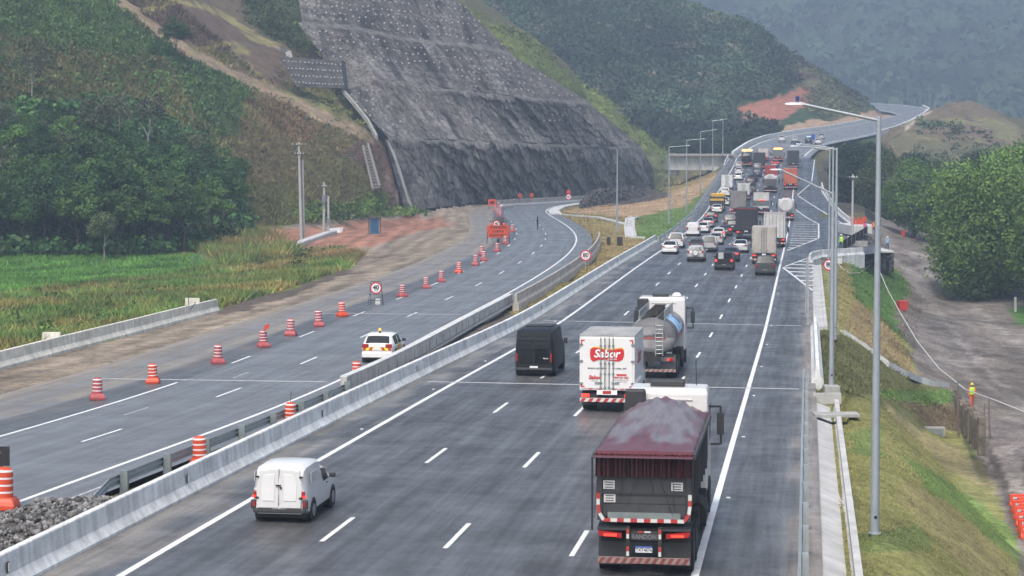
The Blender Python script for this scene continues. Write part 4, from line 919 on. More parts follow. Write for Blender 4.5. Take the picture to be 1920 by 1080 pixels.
# ------------------------------------------------------------------ lamp posts
M_pole = mat("grey galvanised pole", (.33, .37, .40), rough=.45, metal=.35, nvar=.1, nscale=2); M_head = mat("lamp housing", (.45, .47, .48), rough=.4); M_sens = mat("dark blue sensor", (.02, .06, .22), rough=.4)
def lamp(base, h, arm, rise, label, rz=0, r=.11, sensor=True):
    root = empty("street_lamp", base, rz, label, "street lamp", "street lamps along the roads")
    m = MB(); m.cyl((0, 0, -.3), (0, 0, h), r * 1.25, r * .62, n=10); m.build("pole", M_pole, root)
    m = MB(); m.cyl((0, 0, 0), (0, 0, .04), r * 1.7, n=10); m.build("base_plate", M_pole, root)
    m = MB(); m.cyl((0, -r * 1.1, .5), (0, -r * 1.3, .5), .05, n=6); m.build("cable_hole", M_black, root)
    if arm:
        sg_ = 1 if arm > 0 else -1
        m = MB(); m.tube([(0, 0, h - .12), (arm * .9, 0, h + rise * .9)], .045, 7); m.build("arm", M_galv, root)
        m = MB(); x0 = arm * .9; m.rings([[(x0 + sg_ * x, y * w, h + rise * .9 + z * k) for y, z in ((-1, -.4), (-.7, .6), (0, 1), (.7, .6), (1, -.4))] for x, w, k in ((-.05, .04, .04), (.06, .09, .06), (.30, .12, .06), (.50, .04, .03))], cap=True)
        hd = m.build("lamp_head", M_head, root)
        if sensor: m = MB(); m.cyl((x0 + sg_ * .15, 0, h + rise * .9 + .08), (x0 + sg_ * .15, 0, h + rise * .9 + .22), .055, n=8); m.build("sensor", M_sens, hd)
    return root
q = MR(60.2, 4.7); lamp(onground(1640, 1001), 11.9, -2.4, .38, "nearest tall street lamp on the grass at the right, its arm over the shoulder")
lamp(MR(102, 3.95, .1), 9.3, -2.8, 1.15, "street lamp on the square concrete plinth, with a steeply rising arm")
lamp(P(1566, 628, 141), 12.4, -2.9, .1, "street lamp beside the top of the curved slope gutter, nearest of three in line")
lamp(P(1560, 552, 173), 12.0, -2.9, .2, "middle one of the three lamps in line right of the shoulder")
lamp(P(1554, 506, 205), 11.6, -2.9, .25, "farthest of the three lamps in line right of the shoulder")
lamp(P(1157, 443, 284), 11.5, 0, 0, "armless pole standing alone on the island next to the brown boxes")
lamp(P(1254, 428, 318), 12.2, 2.9, .1, "street lamp on the green island strip, closest to the road sign end of the jam")
lamp(P(1287, 399, 356), 12.2, 2.9, .1, "second street lamp up the island, left of the black curtain truck")
lamp(P(1313, 366, 405), 12.1, 2.9, .3, "third street lamp up the island, in front of the overpass deck")
lamp(P(1336, 324, 460), 11.2, 2.9, .4, "fourth street lamp up the island, in front of the right half of the overpass")
lamp(P(1355, 319, 500), 11.8, -2.5, -.2, "street lamp at the right end of the overpass deck")
far_l = [(1571, 168, 1100, 6, 0), (1577, 220, 800, 4.2, 0), (1631, 222, 860, 7, -4), (1638, 191, 1060, 12, 0), (1691, 228, 800, 11, -4), (1702, 190, 1020, 11, -3), (1725, 216, 900, 11, -4), (1743, 201, 1000, 11, -3.5), (1757, 194, 1030, 8.5, -4), (1770, 191, 1030, 8.3, -3.5), (1779, 190, 1040, 7.5, -3)]
for k, (px, py, Y, h, arm) in enumerate(far_l):
    lamp(P(px, py, Y), h, arm, .4 if arm else 0, "thin distant street lamp on the far bend, number %s counted from the left" % ("one two three four five six seven eight nine ten eleven".split()[k]), r=.13, sensor=False)
# road barrel of wires: utility poles
M_upole = mat("concrete utility pole", (.40, .40, .39), rough=.8, nvar=.15); M_wood = mat("dark crossarm", (.10, .085, .07), rough=.8); M_wire = mat("wire", (.10, .11, .12), rough=.5)
def upole(base, h, label, r0=.22, r1=.14, arms=(), lean=0, parts=()):
    root = empty("utility_pole", base, 0, label, "utility pole", "utility poles with wires")
    m = MB(); m.cyl((0, 0, -.3), (lean, 0, h), r0, r1, n=10); m.build("pole", M_upole, root)
    for z, w in arms:
        m = MB(); m.box((lean * z / h, -.12, z), (w, .12, .14)); a = m.build("crossarm", M_wood, root)
        for x in (-.45, -.15, .15, .45): m = MB(); m.lathe([(.0, .07), (.07, .09), (.05, .16), (.06, .2), (.02, .26), (0, .26)], (x * w + lean * z / h, -.12, z), n=6); m.build("insulator", M_white, a)
    return root
b1 = P(565, 447, 280); upole(b1, 12.6, "tall utility pole with a crossarm on the red soil, left of its thinner twin", arms=((12.2, 1.9), (11.0, 1.2)), lean=-.25)
b1b = P(570, 446, 280.8); upole(b1b, 10.3, "thinner utility pole standing right against the tall one", r0=.15, r1=.12, lean=-.1)
b2 = P(607, 437, 292); r = upole(b2, 6.9, "short utility pole carrying a grey transformer", r0=.2, r1=.16, arms=((6.3, 1.8),), lean=.1)
m = MB(); m.cyl((.1, -.35, 4.2), (.1, -.35, 5.1), .32, n=12); m.cyl((.1, -.35, 5.1), (.1, -.35, 5.2), .34, n=12); m.build("transformer", mat("grey transformer", (.2, .22, .25)), r)
b3 = P(616, 440, 288); r = upole(b3, 5.2, "short plain post just right of the transformer pole", r0=.16, r1=.14); m = MB(); m.box((.05, -.2, 1.9), (.4, .3, .7)); m.build("meter_box", M_galvD, r)
b4 = P(1598, 455, 262); upole(b4, 8.4, "utility pole with one long crossarm behind the black mesh fence", r0=.17, r1=.12, lean=.0, arms=((7.9, 1.0),))
def wire(a, b, sag, r=.015, name="overhead_wire", label=None, n=14, m=None, cat="wire", group="overhead wires"):
    mb = MB(); pts = [a.lerp(b, k / n) - Vector((0, 0, sag * 4 * (k / n) * (1 - k / n))) for k in range(n + 1)]; mb.tube(pts, r, 5); return tag(mb.build(name, m or M_wire), label, cat, group)
t1 = b1 + Vector((-.25, -.12, 12.4)); t2 = b2 + Vector((.1, -.12, 6.5))
for dx in (-.8, .8): wire(t1 + Vector((dx, 0, 0)), P(700, 283, 392), 1.5, .03, label="thin overhead wire from the %s end of the tall pole's crossarm towards the stepped drain" % ("left" if dx < 0 else "right"))
for dx in (-.8, -.2, .8): wire(t1 + Vector((dx, 0, -.9)), t2 + Vector((dx, 0, 0)), .4, .02, label="%s of the three thin wires slanting from the tall pole to the transformer pole" % ("leftmost" if dx < -.5 else "middle one" if dx < 0 else "rightmost"))
for zz in (7.95, 7.8): wire(b4 + Vector((0, -.1, zz)), P(1556, 322 + (7.95 - zz) * 20, 250), .05, .05, label="%s wire from the pole behind the mesh fence to the lamp poles" % ("upper" if zz > 7.9 else "lower"))
for yy in (333, 338): wire(P(1600, yy, 300), P(2050, yy - 15, 330), .6, .03, label="%s long faint wire in front of the roadside trees on the right" % ("upper" if yy < 335 else "lower"))
# white hose and black cable on the slope
M_hose = mat("white hose", (.55, .54, .52), rough=.5)
hp = [P(1640, 488, 240), P(1650, 510, 235), P(1665, 545, 225), P(1690, 590, 205), P(1720, 640, 185), P(1760, 690, 165), P(1810, 730, 150), P(1870, 752, 135), P(1940, 780, 128)]
mb = MB(); mb.tube([v for i in range(len(hp) - 1) for v in [hp[i].lerp(hp[i + 1], k / 3) for k in range(3)]] + [hp[-1]], .045, 6); tag(mb.build("hose", M_hose), "long white hose strung from the gabion wall across the dirt yard", "hose")
hp = [onground(a, b) for a, b in [(1572, 496), (1580, 506), (1595, 514), (1612, 513), (1630, 500), (1638, 489)]]; hp = [p + Vector((0, 0, .08)) for p in hp if p]
mb = MB(); mb.tube(hp, .05, 6); tag(mb.build("hose", M_hose), "white hose looped on the grass under the pale precast blocks", "hose")
hp = [onground(a, b) for a, b in [(1618, 482), (1630, 485), (1642, 492), (1648, 500)]]; hp = [p + Vector((0, 0, .2)) for p in hp if p]
mb = MB(); mb.tube(hp, .12, 6); tag(mb.build("hose", M_black), "thick black hose bending beside the gabion wall", "hose")
# ------------------------------------------------------------------ vehicles
M_tyre = mat("tyre", (.018, .018, .02), rough=.85); M_rim = mat("alloy rim", (.32, .33, .34), rough=.35, metal=.7); M_rimD = mat("dark rim", (.05, .05, .055), rough=.5, metal=.4)
M_glass = mat("dark window glass", (.012, .016, .02), rough=.22, spec=.22); M_plastic = mat("black plastic", (.03, .031, .034), rough=.6); M_tail = mat("tail lamp lens", (.28, .012, .012), rough=.2)
M_brake = mat("lit brake lamp", (.5, .02, .01), rough=.2, emit=(1, .05, .03), es=.9); M_plate = mat("number plate", (.62, .64, .66), rough=.4); M_blue = mat("plate band", (.03, .08, .3), rough=.4)
M_red = mat("red tape", (.36, .035, .03), rough=.45); M_wht = mat("white tape", (.52, .52, .51), rough=.45); M_under = mat("dirty underbody", (.025, .024, .023), rough=.9, nvar=.4, nscale=3)
M_amber = mat("lit amber beacon", (.8, .3, .03), rough=.3, emit=(1, .32, .05), es=6)
def paint(c, rough=.3, coat=.4):
    dk = max(c) < .1; return mat("car paint", c, rough=.42 if dk else rough, nvar=.04, nscale=2, coat=0 if dk else coat, spec=.3 if dk else .5)
P_white, P_silver, P_grey, P_black, P_dark, P_blue, P_red = paint((.62, .62, .61)), paint((.40, .405, .41)), paint((.16, .165, .17)), paint((.014, .015, .017)), paint((.05, .053, .058)), paint((.03, .045, .075)), paint((.33, .035, .03))
SP = {
 'hatch': dict(L=3.98, W=1.72, top=[(0, .92), (.05, .99), (.12, 1.03), (.45, 1.38), (.75, 1.46), (1.6, 1.50), (2.35, 1.44), (3.0, 1.03), (3.75, .85), (3.98, .62)], belt=.93, rg=(.12, .45), wg=(2.35, 3.0), sg=[(.62, 1.55), (1.65, 2.6)], wh=(.72, 3.2), tl=(.80, 1.0)),
 'sedan': dict(L=4.45, W=1.74, top=[(0, .88), (.06, .98), (.6, 1.03), (1.25, 1.39), (1.8, 1.46), (2.6, 1.44), (3.3, 1.0), (4.2, .82), (4.45, .6)], belt=.92, rg=(.6, 1.25), wg=(2.6, 3.3), sg=[(1.2, 1.95), (2.05, 2.9)], wh=(.85, 3.55), tl=(.78, .93)),
 'suv': dict(L=4.35, W=1.82, top=[(0, 1.0), (.04, 1.08), (.32, 1.52), (.6, 1.66), (1.8, 1.69), (2.5, 1.63), (3.25, 1.15), (4.1, .98), (4.35, .7)], belt=1.04, rg=(.05, .32), wg=(2.5, 3.25), sg=[(.6, 1.2), (1.3, 2.05), (2.15, 2.8)], wh=(.85, 3.5), tl=(.9, 1.15)),
 'pickup': dict(L=5.2, W=1.86, top=[(0, 1.06), (.05, 1.08), (1.5, 1.09), (1.55, 1.10), (1.85, 1.70), (2.4, 1.80), (3.1, 1.75), (3.85, 1.18), (4.9, 1.05), (5.2, .75)], belt=1.08, rg=(1.55, 1.85), wg=(3.1, 3.85), sg=[(1.95, 2.55), (2.65, 3.35)], wh=(1.15, 4.2), tl=(.85, 1.05), bed=1.45, wr=.38),
 'minivan': dict(L=4.25, W=1.80, top=[(0, 1.2), (.03, 1.4), (.08, 1.70), (.3, 1.82), (1.8, 1.84), (2.6, 1.78), (3.35, 1.2), (4.1, .98), (4.25, .7)], belt=1.12, rg=None, wg=(2.6, 3.35), sg=[(2.1, 2.9)], wh=(.75, 3.4), tl=(.8, 1.2)),
 'van': dict(L=5.55, W=2.05, top=[(0, 1.5), (.02, 1.8), (.10, 2.38), (.3, 2.50), (3.9, 2.52), (4.3, 2.38), (4.95, 1.45), (5.4, 1.1), (5.55, .8)], belt=1.4, rg=None, wg=(4.3, 4.95), sg=[(3.9, 4.6)], wh=(1.05, 4.7), tl=(.80, 1.22), wr=.36, rw=.90),
 'boxpickup': dict(L=4.48, W=1.70, top=[(0, 1.1), (.03, 1.35), (.17, 1.74), (.38, 1.83), (1.5, 1.86), (2.12, 1.80), (2.20, 1.56), (2.45, 1.53), (2.9, 1.48), (3.5, 1.03), (4.3, .86), (4.48, .62)], belt=1.02, rg=None, wg=(2.9, 3.5), sg=[(2.28, 3.1)], wh=(.82, 3.56), tl=(.80, 1.03), rw=.86),
}
def vehicle(kind, loc, rz, label, cat, body, group=None, lit=False, near=False, name=None, bumper=None, rim=None, mirrors=True):
    s = SP[kind]; L, W = s['L'], s['W']; w0 = W / 2; wr = s.get('wr', .32); rwk = s.get('rw', .80)
    root = empty(name or {'hatch': 'hatchback_car', 'sedan': 'sedan_car', 'suv': 'sport_utility_car', 'pickup': 'pickup_truck', 'minivan': 'small_van', 'van': 'panel_van', 'boxpickup': 'pickup_van'}[kind], loc, rz, label, cat, group)
    tp = s['top']; ys = sorted(set([a for a, b in tp] + [y for g in s['sg'] for y in g] + [.2, L * .5, L - .35])); ys = [y for y in ys if 0 <= y <= L]
    top = lambda y: float(np.interp(y, [a for a, b in tp], [b for a, b in tp]))
    def ring(y):
        zt = top(y); e = min(y, L - y); w = w0 * (1 - .10 * max(0, 1 - e / .45) ** 2) ; zb = .24 + (.06 if e < .3 else 0); bl = min(s['belt'], zt - .04)
        gh = min(1, max(0, (zt - bl - .05) / .3)); rw = w * (.95 + (rwk - .95) * gh)
        h = [(0, zb), (.85 * w, zb), (w * .98, zb + .1), (w, (zb + bl) / 2 + .05), (w * .975, bl), (rw, max(zt - .10 * (1 if gh > .3 else .3), bl + .01)), (rw - .12, zt - .015), (rw * .5, zt + .006), (0, zt + .012)]
        return h
    H = [ring(y) for y in ys]; n = 9
    body_m, gl = MB(), {'side_window': [], 'rear_window': [], 'windscreen': []}
    V = []; body_m.smooth = False
    for y, h in zip(ys, H):
        V += [(x, y, z) for x, z in h] + [(-x, y, z) for x, z in h[1:-1][::-1]]
    m = len(V) // len(ys); fs = []
    for a in range(len(ys) - 1):
        ym = (ys[a] + ys[a + 1]) / 2
        for i in range(m):
            j = (i + 1) % m; f = (a * m + i, a * m + j, (a + 1) * m + j, (a + 1) * m + i)
            k = i if i < 8 else m - 1 - i          # band index 0..7
            nm = None
            if k == 4 and any(g[0] < ym < g[1] for g in s['sg']): nm = ('side_window', i < 8)
            if k in (6, 7) and s['rg'] and s['rg'][0] < ym < s['rg'][1]: nm = ('rear_window', 0)
            if k in (6, 7) and s['wg'] and s['wg'][0] < ym < s['wg'][1]: nm = ('windscreen', 0)
            if nm: gl[nm[0]].append((f, nm[1]))
            else: fs.append(f)
    body_m.smooth = True; body_m.add(V, fs); body_m.smooth = False
    body_m.add(V[:m], [tuple(range(m))[::-1]]); body_m.add(V[-m:], [tuple(range(m))])
    bo = body_m.build("body", body, root)
    bo.modifiers.new("edge", 'EDGE_SPLIT').split_angle = math.radians(38)
    for nm, lst in gl.items():
        for sd in ((True, False) if nm == 'side_window' else (0,)):
            g = [f for f, q in lst if q == sd]
            if g:
                mm = MB(); mm.add(V, g); o = mm.build(nm, M_glass, root); 
                b = bmesh.new(); b.from_mesh(o.data); bmesh.ops.delete(b, geom=[v for v in b.verts if not v.link_faces], context='VERTS'); b.to_mesh(o.data); b.free()
    bm_ = bumper or body; wb = w0 * .92
    bz, bh = (.40, .14) if kind in ('boxpickup', 'van') else (.42, .26)
    r = MB(); r.box((0, .02, bz), (W * .93, .16, bh)); r.build("rear_bumper", bm_, root, bevel=.03)
    r = MB(); r.box((0, L - .03, .42), (W * .88, .16, .26)); r.build("front_bumper", bm_, root, bevel=.03)
    r = MB(); r.box((0, L / 2, .23), (W * .86, L * .92, .16)); r.build("contact_shade_box", M_under, root)  # added box under the body that deepens the contact shadow
    z0, z1 = s['tl']; lm = M_brake if lit else M_tail
    for sd in (-1, 1):
        r = MB()
        tw = .20 if kind in ('pickup', 'suv', 'minivan') else (.09 if kind == 'van' else .16 if kind == 'boxpickup' else .34)
        r.box((sd * (w0 * .90 - tw / 2 + .01), .0 + (.0 if kind != 'van' else .0), (z0 + z1) / 2), (tw, .06, z1 - z0)); r.build("tail_light", lm, root, bevel=.015)
    r = MB(); r.box((0, -.03 if kind in ('pickup', 'van', 'boxpickup') else -.012, .74 if kind in ('hatch', 'sedan') else .5 if kind in ('van', 'boxpickup', 'pickup') else .78), (.42, .03, .13)); p_ = r.build("number_plate", M_plate, root)
    for yw in s['wh']:
        for sd in (-1, 1):
            r = MB(); r.cyl((sd * (w0 - .3), yw, wr + .02), (sd * (w0 + .004), yw, wr + .02), wr + .075, n=20); r.build("wheel_arch", M_plastic, root)
            r = MB(); r.cyl((sd * (w0 - .2), yw, wr), (sd * (w0 + .012), yw, wr), wr, n=20); t_ = r.build("wheel", M_tyre, root, bevel=.025 if near else 0)
            r = MB(); r.cyl((sd * (w0 + .0), yw, wr), (sd * (w0 + .02), yw, wr), wr * .64, n=14, m=0); r.build("rim", rim or M_rim, t_)
    if mirrors:
        for sd in (-1, 1):
            ym = s['sg'][-1][1] - .05; r = MB(); zz = s['belt'] + (.10 if kind != 'van' else .15); hh = .16 if kind != 'van' else .32
            r.box((sd * (w0 + .10), ym, zz), (.2, .09, hh)); r.build("mirror", M_plastic if near or kind == 'van' else body, root, bevel=.03)
    if s.get('bed'):
        r = MB(); r.box((0, s['bed'] / 2 + .06, 1.095), (W - .28, s['bed'] - .04, .02)); r.build("cargo_bed", M_under, root)
    return root
def heading(p): return -TH
def onroad(px, py): q = onmain(px, py); return q
GJ = "vehicles queued in the traffic jam"
JAM = [  # kind, px, py (rear foot), paint, lit, category, label
 ('sedan', 1255, 477, P_white, 0, 'car', "white sedan nearest the guardrail, last in the left lane of the jam"),
 ('pickup', 1266, 466, P_white, 0, 'pickup', "pale pickup with dark open bed just ahead of the last white sedan"),
 ('suv', 1304, 491, P_silver, 0, 'car', "silver off-road car with a white spare wheel disc, second lane"),
 ('hatch', 1305, 473, P_dark, 0, 'car', "dark car hidden ahead of the silver off-road car"),
 ('minivan', 1299, 443, P_white, 0, 'van', "white small delivery van without rear windows in the left lane"),
 ('sedan', 1317, 437, P_white, 0, 'car', "white car peeking out right of the small delivery van"),
 ('pickup', 1328, 473, P_silver, 0, 'pickup', "silver pickup with a dark rear window between the two silver cars"),
 ('hatch', 1342, 459, P_silver, 0, 'car', "silver hatchback directly ahead of the silver pickup"),
 ('hatch', 1347, 449, P_white, 1, 'car', "white hatchback with lit brake lamps and black rear glass"),
 ('hatch', 1360, 443, P_dark, 1, 'car', "dark hatchback half hidden right of the braking white hatchback"),
 ('sedan', 1327, 427, P_grey, 1, 'car', "dark grey sedan braking behind the black off-road car"),
 ('suv', 1333, 417, P_black, 1, 'car', "black off-road car with red lamps behind the small white sedan"),
 ('suv', 1373, 435, P_black, 0, 'car', "black off-road car beside the black curtain truck"),
 ('suv', 1368, 424, P_grey, 0, 'car', "dark teal car just ahead of the black off-road car beside the curtain truck"),
 ('sedan', 1388, 474, P_silver, 0, 'car', "bright silver sedan behind the black curtain truck"),
 ('pickup', 1357, 507, P_black, 1, 'pickup', "black pickup with one pale rear window panel, rearmost of the middle lane"),
 ('sedan', 1370, 491, P_blue, 1, 'car', "dark blue sedan partly behind the black pickup"),
 ('pickup', 1434, 517, P_dark, 0, 'pickup', "small dark green pickup right behind the beige box truck"),
 ('sedan', 1344, 400, P_white, 0, 'car', "white sedan right behind the dark truck with yellow sides"),
 ('hatch', 1358, 386, P_white, 0, 'car', "white hatchback right of the dark truck with yellow sides"),
 ('suv', 1359, 369, P_white, 0, 'car', "white car just behind the tall white ambulance"),
 ('sedan', 1384, 338, P_white, 0, 'car', "white sedan, lower of the two ahead of the ambulance"),
 ('hatch', 1385, 327, P_white, 0, 'car', "white hatchback, upper of the two ahead of the ambulance"),
 ('suv', 1384, 317, P_silver, 0, 'car', "silver off-road car with a dark roof behind the tow truck"),
 ('suv', 1407, 350, P_dark, 0, 'car', "dark grey off-road car in the second lane abreast of the ambulance"),
 ('hatch', 1412, 341, P_black, 0, 'car', "black car just ahead of the dark grey off-road car"),
 ('suv', 1420, 332, P_blue, 0, 'car', "dark blue off-road car ahead of the black car in the second lane"),
 ('suv', 1420, 320, P_grey, 0, 'car', "grey off-road car behind the truck with the black tailgate"),
 ('suv', 1408, 366, P_dark, 0, 'car', "dark car between the grey box truck and the little white truck"),
 ('hatch', 1451, 321, P_white, 0, 'car', "white hatchback ahead of the red truck"),
 ('hatch', 1453, 312, P_red, 1, 'car', "red car ahead of the white hatchback near the beacon truck"),
 ('hatch', 1466, 265, P_white, 0, 'car', "pale car leftmost of those driving away on the climb"),
 ('suv', 1490, 268, P_silver, 0, 'car', "silver off-road car second from the left on the climb"),
 ('suv', 1516, 269, P_black, 0, 'car', "black car with a pale blue roof light on the climb"),
 ('hatch', 1534, 270, P_white, 0, 'car', "white car beside the black car on the climb"),
 ('hatch', 1540, 261, P_silver, 0, 'car', "silver car farthest up the climb"),
]
for kd, px, py, pt, lit, ct, lb_ in JAM:
    q = onroad(px, py); bump = M_plastic if kd in ('suv', 'pickup') and pt not in (P_white,) else None
    o = vehicle(kd, q, -TH, lb_, ct, pt, GJ, bool(lit), bumper=bump)
    if 'spare wheel' in lb_:
        r = MB(); r.cyl((0, -.16, .95), (0, .02, .95), .33, n=18); t_ = r.build("spare_wheel", M_tyre, o); r = MB(); r.cyl((0, -.18, .95), (0, -.155, .95), .27, n=18); r.build("cover", P_white, t_)
        for x in (-.6, .6): r = MB(); r.cyl((x, .7, 1.74), (x, 2.3, 1.74), .03, n=6); r.build("roof_rail", M_black, o)
    if 'pale rear window panel' in lb_:
        r = MB(); r.box((-.28, .04, 1.42), (.5, .05, .62)); r.build("pale_panel", P_silver, o)
        r = MB(); r.rings([[(x, y, z) for x, z in ((-.86, 1.09), (.86, 1.09), (.7, 1.72), (-.7, 1.72))] for y in (.08, 1.7)]); r.build("canopy", P_black, o, bevel=.04)
        r = MB(); r.box((.30, .06, 1.42), (.48, .05, .5)); r.build("canopy_window", M_glass, o)
    if 'blue roof light' in lb_:
        r = MB(); r.box((0, 1.5, 1.76), (1.1, .35, .14)); r.build("roof_light", mat("pale blue lamp", (.35, .55, .75), emit=(.5, .75, 1), es=1.0), o, bevel=.03)
    if 'dark roof' in lb_:
        r = MB(); r.box((0, 1.4, 1.71), (1.3, 1.7, .05)); r.build("roof_panel", M_black, o, bevel=.02)

# --- trucks
def wheels(root, w0, ys, r=.5, n=18, rim=M_rimD, dual=True, near=False):
    for y in ys:
        for sd in (-1, 1):
            m = MB(); m.cyl((sd * (w0 - (.56 if dual else .32)), y, r), (sd * w0, y, r), r, n=n); t_ = m.build("wheel", M_tyre, root, bevel=.04 if near else 0)
            m = MB(); m.cyl((sd * (w0 - .01), y, r), (sd * (w0 + .015), y, r), r * .56, n=14); m.build("rim", rim, t_)
def cab(root, y0, L, W, H, pm, near=False, zb=.75, deflect=None, rib=False, visor=False):
    w0 = W / 2
    prof = [(0, zb), (0, H - .12), (.10, H - .02), (L * .55, H), (L * .86, H - .25), (L * .96, H * .62), (L, H * .5), (L, zb - .25), (L - .5, zb - .25), (L - .6, zb)]
    m = MB(); R = []
    for x in (-w0, -w0 + .06, w0 - .06, w0):
        k = .96 if abs(x) == w0 else 1
        R.append([(x, y0 + y, zb + (z - zb) * (k if z > H * .8 else 1)) for y, z in prof])
    m.rings(R); b = m.build("cab", pm, root, bevel=.05)
    for sd in (-1, 1):
        m = MB(); m.add([(sd * (w0 + .006), y0 + L * .42, H * .56), (sd * (w0 + .006), y0 + L * .92, H * .56), (sd * (w0 + .006), y0 + L * .84, H * .84), (sd * (w0 + .006), y0 + L * .42, H * .84)], [(0, 1, 2, 3)]); m.build("side_window", M_glass, b)
        m = MB(); m.tube([(sd * w0, y0 + L * .92, H * .80), (sd * (w0 + .30), y0 + L * .97, H * .80), (sd * (w0 + .32), y0 + L * .97, H * .50), (sd * w0, y0 + L * .92, H * .50)], .035, 6); m.box((sd * (w0 + .30), y0 + L * .97, H * .66), (.22, .12, .62)); m.build("mirror", M_plastic, b)
    m = MB(); m.add([(-w0 * .9, y0 + L * .885, H * .88), (w0 * .9, y0 + L * .885, H * .88), (w0 * .92, y0 + L * .975, H * .6), (-w0 * .92, y0 + L * .975, H * .6)], [(0, 1, 2, 3)]); m.build("windscreen", M_glass, b)
    if rib:
        m = MB()
        for k, (xa, xb) in enumerate(((-.55, .75), (-.35, .6), (-.35, .6), (-.5, .75))): m.box(((xa + xb) / 2, y0 - .012, H - .32 - k * .19), (xb - xa, .03, .045))
        m.build("pressed_ribs", paint((.47, .47, .46)), b, bevel=.01)
    return b
def striped_bumper(root, W, z, y=-.04, h=.16, n=14, slant=True, base=None):
    m = MB(); m.box((0, y, z), (W, .10, h)); b = m.build("rear_bumper", base or M_wht, root)
    m = MB(); st = W / n
    for k in range(n):
        if k % 2: continue
        x = -W / 2 + k * st; sl = h * .7 if slant else 0
        m.add([(x, y - .053, z - h / 2), (x + st, y - .053, z - h / 2), (min(W / 2, x + st + sl), y - .053, z + h / 2), (min(W / 2, x + sl), y - .053, z + h / 2)], [(0, 1, 2, 3)])
    m.build("red_stripes", M_red, b); return b
def tails(root, W, z, y, lit, w=.34, h=.13, inset=.25):
    for sd in (-1, 1):
        m = MB(); m.box((sd * (W / 2 - inset), y, z), (w, .08, h)); m.build("tail_light", M_brake if lit else M_tail, root, bevel=.015)
def dirty(name, c, amt=.3): return mat(name, c, rough=.55, nvar=amt, nscale=1.1, stretch=(1, 1, .4))
def box_truck(px, py, label, W, L, z0, z1, bm_, cabm, lit=False, roofm=None, doors=True, ribs=0, wheel_r=.48, bumper='stripe', group=GJ, near=False, axles=None, cabL=1.9, cabH=None, loc=None, rz=None, curtain=False, frame=None, name="box_truck", cat="truck", cabW=None):
    q = loc if loc is not None else onroad(px, py); root = empty(name, q, -TH if rz is None else rz, label, cat, group)
    m = MB(); m.box((0, L / 2, (z0 + z1) / 2), (W, L, z1 - z0)); bx = m.build("cargo_box", bm_, root, bevel=.025)
    m = MB(); m.box((0, L / 2, z1 + .02), (W + .03, L + .03, .05)); m.build("roof", roofm or bm_, bx, bevel=.015)
    fr = frame or M_galvD
    if doors:
        for sd in (-1, 1):
            m = MB(); m.box((sd * W * .235, -.016, (z0 + z1) / 2), (W * .455, .03, z1 - z0 - .16)); d = m.build("rear_door", bm_, root, bevel=.01)
            for x in (.09, .26):
                m = MB(); m.cyl((sd * x, -.06, z0 + .06), (sd * x, -.06, z1 - .06), .022, n=6)
                for zz in (z0 + .12, z0 + .7, (z0 + z1) / 2, z1 - .4): m.box((sd * x, -.05, zz), (.09, .05, .08))
                m.build("locking_bar", fr, d)
            m = MB(); m.box((sd * .35, -.07, z0 + .33), (.32, .03, .05)); m.build("door_handle", fr, d)
            for zz in (z0 + .3, (z0 + z1) / 2 + .1, z1 - .35): m = MB(); m.box((sd * (W / 2 - .07), -.05, zz), (.16, .04, .06)); m.build("hinge", fr, d)
    for k in range(ribs):
        x = -W / 2 + W * (k + .5) / ribs; m = MB(); m.box((x, -.02, (z0 + z1) / 2), (.035, .03, z1 - z0 - .1)); m.build("door_rib", M_dk if not curtain else M_black, bx)
    m = MB(); m.box((0, (L + cabL) / 2, z0 - .14), (.9, L + cabL - .2, .22)); m.box((0, .25, z0 - .32), (W * .8, .3, .35)); m.build("chassis", M_under, root)
    for sd in (-1, 1): m = MB(); m.box((sd * (W / 2 - .33), .62, z0 - .40), (.56, .03, .62)); m.build("mudflap", M_plastic, root)
    tails(root, W, z0 - .22, .02, lit)
    if bumper == 'stripe': striped_bumper(root, W * .98, .52)
    else: m = MB(); m.box((0, 0, .5), (W * .96, .1, .14)); m.build("rear_bumper", M_plastic, root)
    m = MB(); m.box((0, -.02, z0 - .12), (.42, .03, .14)); m.build("number_plate", M_plate, root)
    wheels(root, W / 2 - .03, axles or (1.3, L + cabL * .55), wheel_r, near=near)
    cab(root, L + .12, cabL, cabW or W * .95, cabH or min(z1 - .25, 2.75), cabm, zb=.7)
    return root
d_white = dirty("dusty white panel", (.50, .50, .48), .18); d_beige = dirty("dusty beige panel", (.38, .35, .31), .2); d_grey = dirty("grey slatted panel", (.19, .18, .17), .25); d_or = dirty("orange panel", (.50, .12, .05), .25)
# the red and white branded truck
o = box_truck(1138, 773, "white box truck with a red wavy logo on its rear doors, beside the tanker", 2.32, 4.7, .92, 3.2, paint((.66, .66, .65), .35), P_white, lit=True, roofm=dirty("grey roof sheet", (.30, .30, .29)), near=True, wheel_r=.40, cabH=2.45, group="large vehicles near the camera")
lg = MB(); y = -.04
outl = [(-.72, .02), (-.70, .20), (-.60, .27), (-.40, .26), (-.15, .20), (.15, .17), (.45, .22), (.62, .24), (.71, .16), (.72, -.02), (.66, -.22), (.50, -.30), (.25, -.29), (-.05, -.23), (-.35, -.24), (-.58, -.32), (-.69, -.22)]
zc = 2.45
lg.add([(x * .97 + .02, y - .004, z + zc + .045) for x, z in outl], [tuple(range(len(outl)))], 1); lg.add([(x, y - .009, z + zc) for x, z in outl], [tuple(range(len(outl)))], 0)
lg.mesh(text_mesh("Sabor", .46, 0, .25, .012), 2, RM(-.02, y - .016, zc + .01)); lg.mesh(text_mesh("alimentos", .10, 0, .1, .002), 2, RM(.22, y - .016, zc - .2))
LM = [mat("logo red", (.50, .02, .025), rough=.4), mat("logo yellow", (.75, .42, .03), rough=.4), M_white, mat("small dark lettering", (.05, .05, .06))]
